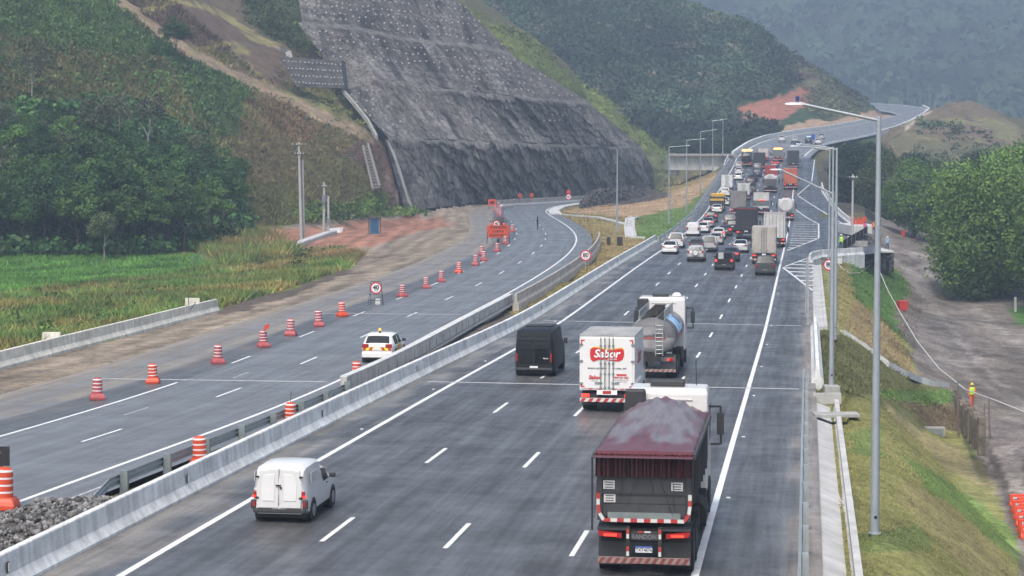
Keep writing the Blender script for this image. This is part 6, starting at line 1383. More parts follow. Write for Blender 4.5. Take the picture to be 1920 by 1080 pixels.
for (s_, t_, lab) in [(sleft(onleft(10, 955))[0], .0, "big orange-and-white barrel at the left edge of the photo")]:
    q = onleft(6, 955); o = put_barrel(1, q, 0, "orange-and-white traffic barrel with a black sign behind it at the stone rubble"); o.scale = (1.25, 1.25, 1.25)
    m = MB(); m.box((0, 0, 1.32), (.42, .06, .5)); m.cyl((0, 0, 0), (0, 0, 1.1), .03, n=6); b = m.build("sign_board", M_black); b.location = q + Vector((-.15, .5, 0)); b.scale = (1.15,) * 3; tag(b, "black board standing behind the orange barrel at the stone rubble", "sign")
    m = MB(); m.mesh(text_mesh("+", .3, 0, 0, .01), 0, RM(-.1, -.035, 1.4)); m.build("board_mark", M_wht, b)
for px, py, lab, ant in ((375, 876, "orange-and-white traffic barrel behind the near end of the double beam guardrail", 0), (543, 800, "orange-and-white traffic barrel with a thin aerial behind the guardrail", 1), (668, 716, "orange-and-white traffic barrel behind the start of the panel wall, below the patrol car", 0)):
    s_, t_ = sleft(onleft(px, py)); q = onleft(px, py); o = put_barrel(1, q, .2, lab)
    if ant: m = MB(); m.cyl((0, 0, 1.0), (.03, 0, 1.45), .012, n=5); m.build("thin_rod", M_black, o)
m = MB(); m.add([(0, 0, .95), (.28, 0, 1.1), (.32, 0, 1.35), (.08, 0, 1.28)], [(0, 1, 2, 3)]); m.cyl((0, 0, .8), (.05, 0, 1.3), .015, n=5); fl = m.build("warning_flag", M_or); fl.location = onleft(495, 652); tag(fl, "small orange flag stuck on the fourth barrel of the row", "flag")

def disc_sign(loc, rz, d, zc, text, label, name="speed_limit_sign", post=True, legs=False, small="km/h", group="speed limit signs"):
    root = empty(name, loc, rz, label, "road sign", group)
    m = MB(); m.cyl((0, 0, zc), (0, .03, zc), d / 2, n=28, m=0); m.cyl((0, -.012, zc), (0, -.002, zc), d / 2 * .76, n=28, m=1)
    pl = m.build("sign_plate", [mat("sign red", (.48, .03, .04), rough=.45), M_white], root)
    m = MB(); m.mesh(text_mesh(text, d * .52, 0, 0, .018), 0, RM(0, -.02, zc + d * .03)); m.mesh(text_mesh(small, d * .14, 0, 0, .003), 0, RM(0, -.02, zc - d * .22)); m.build("sign_lettering", M_black, pl, recalc=False)
    if post: m = MB(); m.cyl((0, .06, -.2), (0, .06, zc + d * .3), .04, n=8); m.build("post", M_galv, root)
    if legs:
        for sd in (-1, 1):
            m = MB(); m.tube([(sd * .55, -.15, 0), (sd * .36, .02, zc + .4)], .014, 5); m.build("leg", M_black, root); m = MB(); m.tube([(sd * .45, .75, 0), (sd * .36, .03, zc + .35)], .014, 5); m.build("leg", M_black, root)
        m = MB(); m.box((0, .02, zc + d / 2 + .03), (.76, .03, .03)); m.box((0, .02, zc - d / 2 - .03), (.9, .03, .03)); m.tube([(-.48, -.12, .35), (.48, -.12, .35)], .02, 5); m.build("crossbar", M_black, root)
    return root
q = onleft(705, 572); o = disc_sign(q, 0, .86, 1.22, "40", "white and red round 40 sign on a black folding stand among the barrels", post=False, legs=True); m = MB(); m.box((.12, .3, .22), (.36, .3, .45)); m.build("ballast_box", M_wht, o, bevel=.04)
disc_sign(onground(1098, 506), 0, 1.05, 1.35, "80", "red-ringed 80 sign on the grass strip behind the long pale barrier")
disc_sign(P(1554, 540, 180), 0, 1.0, 1.95, "80", "red-ringed 80 sign on the right embankment between the lamp poles")
o = disc_sign(onleft(1066, 391), 0, 1.1, 2.2, "60", "small distant round speed sign at the far bend under a red triangle")
m = MB(); m.add([(-.5, 0, 2.85), (.5, 0, 2.85), (0, 0, 3.75), (-.5, .03, 2.85), (.5, .03, 2.85), (0, .03, 3.75)], [(0, 1, 2), (5, 4, 3), (0, 3, 4, 1), (1, 4, 5, 2), (2, 5, 3, 0)], 0); m.build("warning_triangle", mat("warning red", (.5, .05, .04)), o)
for k, (px, py) in enumerate(((975, 384), (997, 383), (1113, 377))):
    q = onleft(px, py) + Vector((0, .6, 0)); m = MB(); m.cyl((0, 0, 1.9), (0, .03, 1.9), .42, n=20); m.cyl((0, .05, 0), (0, .05, 1.9), .05, n=6); b = m.build("bend_marker", M_or); b.location = q; tag(b, "small red round marker above the far barrier wall, %s from the left" % ("first second third".split()[k]), "road sign", "bend markers")
    m = MB(); m.add([(-.15, -.01, 1.75), (.2, -.01, 1.9), (-.15, -.01, 2.05)], [(0, 1, 2)]); m.build("arrow", M_black, b)
q = onleft(934, 456); o = empty("warning_board", q, 0, "large orange warning board reading curva acentuada on black legs", "road sign")
m = MB(); m.box((0, 0, 1.35), (2.55, .06, 1.42)); bd = m.build("board", M_or, o, bevel=.02)
m = MB(); 
for t_, z in (("ATENÇÃO", 1.80), ("CURVA", 1.34), ("ACENTUADA", .90)): m.mesh(text_mesh(t_, .40, 0, 0, .012), 0, RM(0, -.036, z) @ Matrix.Scale(.82 if t_ == "ACENTUADA" else .98, 4, (1, 0, 0)))
m.build("board_lettering", M_black, bd, recalc=False)
for sd in (-1, 1):
    m = MB(); m.tube([(sd * 1.3, -.1, 0), (sd * 1.15, .05, 1.9)], .04, 6); m.build("leg", M_black, o); m = MB(); m.tube([(sd * 1.3, 1.1, 0), (sd * 1.15, .06, 1.9)], .04, 6); m.build("leg", M_black, o)
m = MB(); m.box((0, .2, .25), (.3, .3, .45)); m.build("ballast_box", M_black, o)
disc_sign(onleft(931, 452), 0, .86, 2.0, "40", "round 40 sign peeking over the top of the orange warning board", legs=True, post=False)
q = onleft(923, 393); m = MB(); m.box((0, 0, 1.3), (1.5, .06, 1.2), M=Matrix.Rotation(.0, 4, 'Y')); b = m.build("warning_board", M_or, bevel=.15); b.location = q; tag(b, "small orange board at the far end of the barrel row", "road sign"); m = MB(); m.tube([(-.6, .05, 0), (-.5, .05, 1.6)], .04); m.tube([(.6, .05, 0), (.5, .05, 1.6)], .04); m.build("leg", M_black, b)
m = MB(); m.add([(-.45, -.05, 1.1), (.1, -.05, 1.1), (.1, -.05, .95), (.5, -.05, 1.3), (.1, -.05, 1.65), (.1, -.05, 1.5), (-.45, -.05, 1.5)], [tuple(range(7))]); m.build("arrow", M_black, b)
q = MR(545, 4.0); m = MB(); m.box((0, 0, 2.3), (.9, .08, 1.4)); m.cyl((0, .1, 0), (0, .1, 2), .08, n=6); b = m.build("direction_sign", mat("blue sign", (.03, .09, .35), rough=.4)); b.location = q; tag(b, "small blue road sign at the right edge of the climb", "road sign")
# blue portable toilet
q = onground(702, 439); o = empty("portable_toilet", q, .12, "blue portable toilet under a plank roof on the red soil", "toilet"); M_tb = mat("blue plastic", (.03, .14, .26), rough=.5, nvar=.2); M_tb2 = mat("darker blue panel", (.02, .08, .16), rough=.5)
m = MB(); m.box((0, 0, 1.1), (1.15, 1.15, 2.1)); bo = m.build("cabin", M_tb, o, bevel=.03); m = MB(); m.box((0, -.6, 1.65), (.8, .03, .7)); m.build("door", M_tb2, bo); m = MB(); m.box((0, -.6, .7), (.8, .03, .8)); m.build("door", M_tb2, bo)
m = MB(); m.box((0, 0, 1.17), (1.18, 1.18, .05)); m.build("rim", M_tb2, bo); m = MB(); m.box((.25, -.1, 2.35), (2.3, 1.6, .06), M=Matrix.Rotation(.04, 4, 'Y')); m.build("plank_roof", M_wood, o)
for x, y in ((-.75, -.7), (.8, -.7), (-.75, .6), (.8, .6)): m = MB(); m.cyl((x, y, -.2), (x, y, 2.35), .035, n=5); m.build("roof_post", M_wood, o)
# metal boxes on the island
for (px, py, w_, h_, lab) in ((1141, 459, .42, .9, "smaller brown cabinet on the island grass, left one"), (1162, 461, .66, 1.05, "bigger brown louvred cabinet at the foot of the armless pole")):
    q = onground(px, py); o = empty("metal_cabinet", q, 0, lab, "cabinet"); m = MB(); m.box((0, 0, h_ / 2), (w_, .45, h_)); m.build("cabinet_body", mat("brown paint", (.045, .03, .028), rough=.6), o, bevel=.02); m = MB(); m.box((0, 0, h_ + .03), (w_ + .08, .53, .06)); m.build("cabinet_lid", M_galvD, o)
    m = MB(); m.box((0, -.24, h_ * .55), (w_ * .7, .02, h_ * .6)); m.build("cabinet_door", mat("dark brown door", (.03, .02, .02)), o)
# orange things in the yard
def bin_(px, py, w, h, lab, mm=M_or, taper=1.15, dy=0):
    q = onground(px, py); o = empty("plastic_bin", q, .2, lab, "bin", "orange bins in the dirt yard"); m = MB(); m.rings([[(x * k, y * k, z) for x, y in ((-w / 2, -w / 2), (w / 2, -w / 2), (w / 2, w / 2), (-w / 2, w / 2))] for k, z in ((1, 0), (taper, h))]); m.build("tub", mm, o, bevel=.03); m = MB(); m.box((0, 0, h + .02), (w * taper + .08, w * taper + .08, .07)); m.build("rim", mm, o, bevel=.02); return o
bin_(1693, 443, .55, .9, "small orange bin beside the dirt road under the trees", taper=1.0)
bin_(1838, 528, .5, 1.05, "orange bin standing by the trunk of the biggest tree", taper=1.0)
bin_(1692, 582, .85, .95, "red tub at the foot of the green grass slope", mat("red tub", (.50, .04, .03), rough=.5))
pb = None
for i in range(11):
    a = i / 10; q = onground(1908 + a * 20 + (i % 2) * 12, 950 + a * 60)
    if q is None: continue
    if pb is None:
        pb = empty("water_barrier", q, 0, None, "barrier", "orange plastic barriers stacked in the yard"); m = MB(); m.rings([[(x, y, z) for x, y in ((-.5, -w_), (.5, -w_), (.5, w_), (-.5, w_))] for w_, z in ((.24, 0), (.24, .12), (.12, .32), (.09, .78))]); m.build("shell", mat("bright orange plastic", (.66, .07, .03), rough=.4), pb, bevel=.03)
        m = MB(); m.box((0, -.14, .55), (.7, .02, .14)); m.build("white_panel", M_wht, pb); o = pb
    else: o = copy_tree(pb)
    o.location = q; o.scale = (.85, .85, .85); o.rotation_euler = (0, 0, .1 + .08 * (i % 3)); o['label'] = "%s plastic barrier from the far end of the orange row at the right edge" % ORD[i]
q0 = onground(1610, 424) or P(1610, 424, 300); q0 = P(1609, 424, 292); m = MB()
for k in range(9):
    x = -1 + k * .24; h = random.uniform(.8, 1.5); m.add([(x, 0, 0), (x + .22, .05, 0), (x + .2 + random.uniform(-.1, .1), .05, h), (x - .05, 0, h * .9)], [(0, 1, 2, 3)])
o = m.build("safety_netting", M_or); o.location = q0; tag(o, "ragged orange safety netting behind the pink and orange workers", "netting")
# parked motorcycle
q = onground(1718, 458); o = empty("motorcycle", q, 1.0, "red motorcycle parked at the edge of the dirt road by the trees", "motorcycle")
for y in (-.65, .65):
    m = MB(); n_ = 18; m.rings([[(dx, y + math.cos(2 * math.pi * i / n_) * r_, .32 + math.sin(2 * math.pi * i / n_) * r_) for i in range(n_)] for dx, r_ in ((-.05, .24), (-.05, .31), (.05, .31), (.05, .24), (-.05, .24))], cap=False); w_ = m.build("wheel", M_tyre, o); m = MB(); m.cyl((-.04, y, .32), (.04, y, .32), .06, n=8); m.build("hub", M_rim, w_)
m = MB(); m.rings([[(x * k, y, .78 + z * k) for x, z in ((-.14, -.08), (.14, -.08), (.12, .10), (-.12, .10))] for y, k in ((-.02, .6), (.12, 1), (.35, .8))]); m.build("fuel_tank", mat("red enamel", (.45, .03, .03)), o, bevel=.02)
m = MB(); m.box((0, -.32, .80), (.24, .62, .09)); m.build("seat", M_black, o, bevel=.03); m = MB(); m.box((0, .0, .42), (.24, .4, .3)); m.build("engine", M_rimD, o, bevel=.03)
m = MB(); m.tube([(0, .65, .32), (0, .42, .98)], .035); m.tube([(-.35, .36, 1.05), (0, .42, .98), (.35, .36, 1.05)], .018); m.build("handlebar", M_rimD, o); m = MB(); m.tube([(0, -.65, .32), (0, -.2, .6), (0, .4, .7)], .03); m.build("frame", M_rimD, o)
# pale wall bits by the big tree
for x0, x1, y0, y1, lab in ((1869, 1881, 522, 548, "pale broken wall left of the big tree trunk"), (1888, 1894, 528, 556, "narrow pale pillar against the big tree trunk")):
    wall_face("low_wall", x0, x1, y0, y1, 268, .4, M_barY, lab, "wall")
wall_face("grey_post", 1902, 1906, 557, 585, 240, .25, M_conc, "short leaning grey post at the right edge of the yard", "post")

# ------------------------------------------------------------------ people
M_skin = mat("skin", (.22, .12, .08), rough=.6); M_hair = mat("dark hair", (.02, .015, .012), rough=.8)
def person(loc, rz, label, shirt, trousers, pose="stand", helmet=None, vest=None, shoes=(.03, .03, .03), scale=1.0, hood=False):
    J = {'pel': (0, 0, .95), 'wa': (0, .0, 1.12), 'ch': (0, 0, 1.36), 'ne': (0, 0, 1.50), 'hb': (0, .01, 1.58), 'ht': (0, .02, 1.72)}
    st = .12 if pose != "walk" else .10
    for sd, n_ in ((-1, 'l'), (1, 'r')):
        f = .18 * sd if pose == "walk" else .04 * sd
        J['hip' + n_] = (sd * .095, 0, .90); J['kn' + n_] = (sd * st, f * .6 + .03, .50); J['an' + n_] = (sd * st, f, .09); J['to' + n_] = (sd * (st + .02), f + .17, .04)
        J['sh' + n_] = (sd * .19, 0, 1.43)
        if pose == "arms": J['el' + n_] = (sd * .25, .06, 1.16); J['wr' + n_] = (sd * .08, .24, 1.20); J['fi' + n_] = (sd * .0, .27, 1.23)
        elif pose == "walk": J['el' + n_] = (sd * .25, -f * .5, 1.15); J['wr' + n_] = (sd * .25, -f * .3 + .12, .93); J['fi' + n_] = (sd * .25, -f * .3 + .15, .83)
        else: J['el' + n_] = (sd * .26, -.02, 1.16); J['wr' + n_] = (sd * .26, .08, .92); J['fi' + n_] = (sd * .25, .11, .82)
    R = {'pel': .155, 'wa': .14, 'ch': .165, 'ne': .06, 'hb': .085, 'ht': .09, 'hip': .095, 'kn': .062, 'an': .042, 'to': .04, 'sh': .065, 'el': .045, 'wr': .03, 'fi': .03}
    ks = list(J); ed = [('pel', 'wa'), ('wa', 'ch'), ('ch', 'ne'), ('ne', 'hb'), ('hb', 'ht')]
    for n_ in 'lr': ed += [('pel', 'hip' + n_), ('hip' + n_, 'kn' + n_), ('kn' + n_, 'an' + n_), ('an' + n_, 'to' + n_), ('ch', 'sh' + n_), ('sh' + n_, 'el' + n_), ('el' + n_, 'wr' + n_), ('wr' + n_, 'fi' + n_)]
    me = bpy.data.meshes.new("person"); me.from_pydata([J[k] for k in ks], [(ks.index(a), ks.index(b)) for a, b in ed], [])
    o = bpy.data.objects.new("person", me); col.objects.link(o); md = o.modifiers.new("s", 'SKIN'); md.use_smooth_shade = True
    for i, k in enumerate(ks):
        b_ = k if k in R else k[:-1]; v = me.skin_vertices[0].data[i]; v.radius = (R[b_], R[b_] * (.72 if b_ in ('ch', 'wa', 'pel') else 1)); v.use_root = (k == 'pel')
    sb = o.modifiers.new("u", 'SUBSURF'); sb.levels = 2; sb.render_levels = 2
    bpy.context.view_layer.update(); m2 = bpy.data.meshes.new_from_object(o.evaluated_get(bpy.context.evaluated_depsgraph_get())); o.modifiers.clear(); o.data = m2
    mats = [M_skin, mat("shirt", shirt, rough=.85, nvar=.1, nscale=8), mat("trousers", trousers, rough=.85, nvar=.1, nscale=8), mat("shoes", shoes)]
    m2.materials.clear()
    for a in mats: m2.materials.append(a)
    for p in m2.polygons:
        c_ = p.center; hand = min((Vector(c_) - Vector(J['fi' + n])).length for n in 'lr') < .09
        p.material_index = 0 if (c_.z > 1.50 or hand) else (3 if c_.z < .10 else (2 if (c_.z < .98 and abs(c_.x) < .22) else 1)); p.use_smooth = True
    o.location = loc; o.rotation_euler = (0, 0, rz); o.scale = (scale,) * 3; tag(o, label, "person")
    m = MB(); m.lathe([(.0, 1.80), (.06, 1.79), (.10, 1.74), (.112, 1.66), (.10, 1.62)], (0, .0, 0), n=12)
    if helmet: m.lathe([(.15, 1.675), (.155, 1.69), (.11, 1.71)], (0, .02, 0), n=12); m.build("helmet", mat("helmet", helmet, rough=.35), o)
    else: m.build("hood" if hood else "hair", M_hair, o)
    m = MB()
    m.cyl((0, .085, 1.62), (0, .125, 1.60), .018, .012, n=6); m.build("nose", M_skin, o)
    for sd in (-1, 1): m = MB(); m.lathe([(0, -.012), (.014, 0), (0, .012)], (sd * .035, .092, 1.645), n=6); m.build("eye", M_black, o)
    if vest:
        m = MB(); m.smooth = True; m.rings([[(math.cos(a) * rx, math.sin(a) * ry, z) for a in [2 * math.pi * i / 16 for i in range(16)]] for rx, ry, z in ((.185, .145, .98), (.18, .14, 1.12), (.20, .145, 1.3), (.20, .14, 1.42), (.12, .10, 1.49))], cap=False); v_ = m.build("vest", mat("vest", vest, rough=.6), o)
        m = MB(); m.smooth = True; m.rings([[(math.cos(a) * .195, math.sin(a) * .15, z) for a in [2 * math.pi * i / 16 for i in range(16)]] for z in (1.14, 1.19)], cap=False); m.build("reflective_strip", M_wht, v_)
    return o
HV = (.42, .72, .05)
person(onleft(1008, 431), 1.3, "person in all black standing alone on the side road with folded arms", (.018, .02, .022), (.02, .02, .024), "arms", hood=True)
person(P(1822, 765, 150), math.pi, "worker in orange overalls, green vest and yellow helmet walking in the yard", (.60, .12, .04), (.55, .10, .04), "walk", (.75, .60, .03), HV)
person(P(1577, 470, 248), 2.2, "worker in a bright green vest beside the black mesh fence", (.42, .72, .05), (.04, .05, .05), "stand", (.6, .62, .6), HV, scale=1.08)
person(P(1564, 473, 250), .4, "person in dark blue behind the lamp poles, left of the green-vested worker", (.03, .06, .16), (.02, .025, .04), "stand", None)
person(P(1622, 439, 285), 2.5, "worker in a pink top bending by the mesh fence", (.60, .10, .28), (.04, .05, .06), "arms", (.05, .10, .25), scale=.95)
person(P(1638, 440, 284), .3, "worker in an orange vest right of the one in pink", (.62, .12, .04), (.05, .05, .05), "stand", (.62, .12, .04), (.62, .14, .04))
person(P(1664, 471, 258), .0, "worker in light blue with a white helmet on the concrete ledge", (.25, .38, .55), (.04, .07, .14), "arms", (.7, .7, .7), scale=1.0)

# ------------------------------------------------------------------ rocks and rubble
def stones(name, pts, smin, smax, m, label, cat, kind='stuff', parent=None):
    base = np.array([(1, 0, 0), (-1, 0, 0), (0, 1, 0), (0, -1, 0), (0, 0, 1), (0, 0, -1), (.6, .6, .5), (-.6, .5, .6)], float); 
    ico = np.array([(0, 0, 1), (.89, 0, .45), (.28, .85, .45), (-.72, .53, .45), (-.72, -.53, .45), (.28, -.85, .45), (.72, .53, -.45), (-.28, .85, -.45), (-.89, 0, -.45), (-.28, -.85, -.45), (.72, -.53, -.45), (0, 0, -1)])
    fi = [(0, 1, 2), (0, 2, 3), (0, 3, 4), (0, 4, 5), (0, 5, 1), (1, 6, 2), (2, 7, 3), (3, 8, 4), (4, 9, 5), (5, 10, 1), (2, 6, 7), (3, 7, 8), (4, 8, 9), (5, 9, 10), (1, 10, 6), (6, 11, 7), (7, 11, 8), (8, 11, 9), (9, 11, 10), (10, 11, 6)]
    V, F_, Cc = [], [], []
    for k, p in enumerate(pts):
        s = RNG.uniform(smin, smax) * (1.6 if RNG.random() < .08 else 1); sc = s * RNG.uniform(.6, 1.1, 3); a = RNG.uniform(0, 6.28); v = ico * RNG.uniform(.8, 1.2, (12, 1)) * sc
        v = np.stack([v[:, 0] * math.cos(a) - v[:, 1] * math.sin(a), v[:, 0] * math.sin(a) + v[:, 1] * math.cos(a), v[:, 2]], 1) + np.array(p); V.append(v); F_.append(np.array(fi) + 12 * k)
        Cc.append(np.tile(np.array((.15, .147, .145)) * RNG.uniform(.35, 1.6), (12, 1)))
    o = npmesh(name, np.concatenate(V), np.concatenate(F_), m, np.concatenate(Cc), parent=parent); return tag(o, label, cat, kind=kind)
M_stone = ground_mat("broken stone", .3, 3, 20, bump=.4, rough=.85, bd=.05)
def rh(x, Y, u): return .85 * np.sin(np.pi * np.minimum(1, .15 + .75 * u)) * np.minimum(1, np.maximum(.05, (66.5 - Y) / 7)) * (1 + .6 * vnoise(x, Y, 1.2, 60) + .3 * vnoise(x, Y, .4, 64))
_Y, _u = np.meshgrid(np.linspace(40, 65, 90), np.linspace(0, 1, 30), indexing='ij'); _xl = np.interp(_Y, [40, 50, 60, 64], [-17.5, -15.8, -14.2, -12.6]); _x = _xl + (XR(_Y) - 16.5 - _xl) * _u
_V = np.stack([_x, _Y, 1.42 + rh(_x, _Y, _u) * .95], -1).reshape(-1, 3); _ix = np.arange(len(_V)).reshape(90, 30)
tag(npmesh("rubble_base", _V, np.stack([_ix[:-1, :-1], _ix[:-1, 1:], _ix[1:, 1:], _ix[1:, :-1]], -1).reshape(-1, 4), M_stone, np.tile((.075, .068, .06), (len(_V), 1))), "dirt under the crushed stone heap", "dirt", kind='stuff')
pts = []
for i in range(14000):
    Y = RNG.uniform(40, 64.5); u = RNG.random()
    xl = np.interp(Y, [40, 50, 60, 64], [-17.5, -15.8, -14.2, -12.6]); xr = XR(Y) - 16.5; x = xl + (xr - xl) * u
    h = rh(x, Y, u)
    pts.append((x, Y, 1.45 + h * RNG.uniform(.86, 1.0)))
stones("stone_rubble", pts, .025, .10, M_stone, "heap of grey crushed stone between the two carriageways at the lower left", "rubble")
V = []; 
pts = []
for i in range(900):
    Y = RNG.uniform(64, 112); pts.append((XR(Y) - 16.6 - RNG.uniform(.1, 2.0), Y, 1.30 + RNG.uniform(-.1, .15)))
stones("loose_stones", pts, .04, .16, M_stone, "loose stones and broken concrete scattered behind the guardrail", "stones")
def rockpile(name, outline, h, label):
    pass
# rock heap on the island
ux, uy = np.meshgrid(np.linspace(0, 1, 90), np.linspace(0, 1, 40), indexing='ij')
pxs = 1088 + ux * 172; foot = 390 - 26 * ux - 3 * np.sin(ux * 3); top_ = np.interp(ux, [0, .08, .25, .5, .75, 1], [386, 368, 357, 358, 361, 363]); Yf = 4000 * 9.4 / (foot - 298) * .97; Yf = np.clip(Yf, 380, 500)
pyy = foot + (top_ - foot) * np.sin(uy * np.pi * .5); YY_ = Yf + uy * 14
dd = ((pxs - 960) / FPX, (540 - pyy) / FPX); dyy = cp + dd[1] * sp; tt_ = YY_ / dyy; Xk = dd[0] * tt_; Zk = CZ + (-sp + dd[1] * cp) * tt_
nn = vnoise(Xk * 1.0, YY_ * 1.0 + Zk * 2, 2.2, 61) * 2.2 + vnoise(Xk, YY_ + Zk * 3, .9, 62) * 1.2; Zk += nn * .5 * np.sin(np.pi * np.clip(ux * 1.0, 0, 1)) ** .3; YY_ += nn
Vk = np.stack([Xk, YY_, Zk], -1); Vk = np.concatenate([Vk, Vk[:, -1:] + np.array([[[.5, 8, -6]]])], 1)
ixk = np.arange(Vk.shape[0] * Vk.shape[1]).reshape(Vk.shape[:2]); F_ = np.stack([ixk[:-1, :-1], ixk[1:, :-1], ixk[1:, 1:], ixk[:-1, 1:]], -1).reshape(-1, 4)
ck = np.tile((.10, .095, .09), (ixk.size, 1)) * (1 + 1.4 * vnoise(Vk[..., 0].ravel(), Vk[..., 2].ravel() * 2, 1.5, 63))[:, None]
tag(npmesh("rock_heap", Vk.reshape(-1, 3), F_, M_stone, np.clip(ck, .02, .4)), "long heap of dark blasted rock on the island below the cut face", "rock heap")

pts = []
for i in range(1500):
    a, b_ = RNG.integers(1, 89), RNG.integers(1, 39); pts.append(tuple(Vk[a, b_] + RNG.normal(size=3) * .2))
stones("blasted_rocks", pts, .10, .55, mat("dark blasted stone", (.055, .05, .047), rough=.9, nvar=.4, nscale=.8), "loose dark boulders covering the rock heap on the island", "rocks")
# ------------------------------------------------------------------ vegetation
def leaf_mat(name, tint=(1, 1, 1), obj=.38):
    m = bpy.data.materials.new(name); m.use_nodes = True; nt = m.node_tree; n, l = nt.nodes, nt.links; b = n["Principled BSDF"]; b.inputs["Roughness"].default_value = .6; b.inputs["Specular IOR Level"].default_value = .25
    at = n.new("ShaderNodeVertexColor"); at.layer_name = "Col"; oi = n.new("ShaderNodeObjectInfo"); mr = n.new("ShaderNodeMapRange"); mr.inputs[3].default_value = 1 - obj; mr.inputs[4].default_value = 1 + obj; l.new(oi.outputs["Random"], mr.inputs[0])
    v = n.new("ShaderNodeVectorMath"); v.operation = 'SCALE'; l.new(at.outputs[0], v.inputs[0]); l.new(mr.outputs[0], v.inputs["Scale"]); t_ = n.new("ShaderNodeVectorMath"); t_.operation = 'MULTIPLY'; t_.inputs[1].default_value = tint; l.new(v.outputs[0], t_.inputs[0]); l.new(t_.outputs[0], b.inputs["Base Color"])
    tr = n.new("ShaderNodeBsdfTranslucent"); l.new(t_.outputs[0], tr.inputs[0]); mx = n.new("ShaderNodeMixShader"); mx.inputs[0].default_value = .22; l.new(b.outputs[0], mx.inputs[1]); l.new(tr.outputs[0], mx.inputs[2]); l.new(mx.outputs[0], n["Material Output"].inputs[0]); return m
M_leaf = leaf_mat("foliage"); M_grass = leaf_mat("grass blades", obj=0); M_bark = mat("bark", (.10, .08, .06), rough=.9, nvar=.3, nscale=4, bump=.5, bscale=12); M_barkP = mat("pale bark", (.34, .31, .27), rough=.9, nvar=.2)
def leaves(cent, nrm, size, colr, k=4):
    """random quads: cent (n,3), nrm (n,3) unit, size (n,), colr (n,3)"""
    n = len(cent); a = RNG.normal(size=(n, 3)); u = np.cross(nrm, a); u /= np.linalg.norm(u, axis=1)[:, None] + 1e-9; w = np.cross(nrm, u)
    u *= size[:, None] * .5; w *= size[:, None] * .5 * RNG.uniform(.45, 1.0, n)[:, None]
    V = np.stack([cent - u * .9, cent - w, cent + u, cent + w], 1).reshape(-1, 3); return V, np.arange(4 * n).reshape(n, 4), np.repeat(colr, 4, 0)
def crown_data(rx, rz, z0, nl, nq, ls, c1, c2, seed, flat=.8, full=False):
    r = np.random.default_rng(seed); L = []
    for i in range(nl):
        th = r.uniform(0, 2 * np.pi); ph = np.arccos(r.uniform(-1 if full else -.5, 1)); q = r.uniform(.45, .82)
        L.append((math.cos(th) * math.sin(ph) * rx * q, math.sin(th) * math.sin(ph) * rx * q, z0 + math.cos(ph) * rz * q, r.uniform(.24, .42) * rx, r.uniform(.55, 1.35)))
    L = np.array(L); pk = r.integers(0, nl, nq); d = r.normal(size=(nq, 3)); d /= np.linalg.norm(d, axis=1)[:, None]; d[:, 2] = np.where(d[:, 2] < (-2 if full else -.35), -d[:, 2], d[:, 2])
    rad = L[pk, 3] * r.uniform(.62, 1.08, nq) * np.where(r.random(nq) < .14, r.uniform(1.05, 1.4, nq), 1); c = L[pk, :3] + d * rad[:, None] * np.array([1, 1, flat])
    nn_ = d + r.normal(size=(nq, 3)) * .55; nn_ /= np.linalg.norm(nn_, axis=1)[:, None]; t = np.clip(r.random(nq) * .6 + (L[pk, 4] - .55) * .6, 0, 1)[:, None]
    cl = (np.array(c1) * (1 - t) + np.array(c2) * t) * (L[pk, 4][:, None] * .5 + .5); return leaves(c, nn_, ls * r.uniform(.6, 1.35, nq), cl)
DG, MG, LG, OG = (.024, .062, .018), (.055, .125, .030), (.085, .150, .035), (.085, .10, .038)
KIND = { # rx, rz, z0(crown centre), lobes, quads, leaf, colours, trunk h, bark
 'dark': dict(rx=4.6, rz=4.6, z0=7.2, nl=26, nq=4600, ls=.42, c1=DG, c2=MG, th=6.5, r=.24),
 'mid': dict(rx=4.2, rz=4.0, z0=6.4, nl=24, nq=4200, ls=.42, c1=(.038, .085, .022), c2=(.095, .18, .038), th=5.8, r=.2),
 'lime': dict(rx=3.2, rz=3.2, z0=4.6, nl=16, nq=3000, ls=.40, c1=(.06, .13, .025), c2=(.16, .28, .045), th=4, r=.15),
 'grey': dict(rx=3.8, rz=4.2, z0=7.0, nl=26, nq=2600, ls=.40, c1=(.06, .09, .04), c2=(.13, .17, .08), th=7.5, r=.13, pale=True),
 'sparse': dict(rx=3.0, rz=3.4, z0=7.2, nl=22, nq=900, ls=.38, c1=(.07, .08, .04), c2=(.14, .15, .08), th=8.6, r=.13, pale=True),
}
def tree_proto(kd, seed):
    k = KIND[kd]; root = empty("tree", (0, 0, 0)); V, F_, Cc = crown_data(k['rx'], k['rz'], k['z0'], k['nl'], k['nq'], k['ls'], k['c1'], k['c2'], seed); npmesh("crown", V, F_, M_leaf, Cc, parent=root)
    m = MB(); rr = random.Random(seed); h = k['th']; r0 = k['r']; pts = [(0, 0, -.8)]; 
    for i in range(1, 6): pts.append((rr.uniform(-.18, .18) * i * .5, rr.uniform(-.18, .18) * i * .5, h * i / 5))
    for i in range(5): m.cyl(pts[i], pts[i + 1], r0 * (1 - i * .15), r0 * (1 - (i + 1) * .15), n=7)
    for i in range(9):
        b = Vector(pts[2 + i % 4]); a = rr.uniform(0, 6.28); e = b + Vector((math.cos(a), math.sin(a), rr.uniform(.5, 1.2))) * rr.uniform(1.4, k['rx'] * .8); md_ = (b + e) / 2 + Vector((0, 0, .25)); m.cyl(b, md_, r0 * .4, r0 * .26, n=5); m.cyl(md_, e, r0 * .26, r0 * .08, n=5)
    m.build("trunk", M_barkP if k.get('pale') else M_bark, root); return root
TL = {'dark': "dark dense tree of the left wood", 'mid': "mid green bushy tree of the left wood", 'lime': "bright yellow-green tree of the left wood", 'grey': "grey-green open tree of the left wood"}
PR = {}; usedp = set()
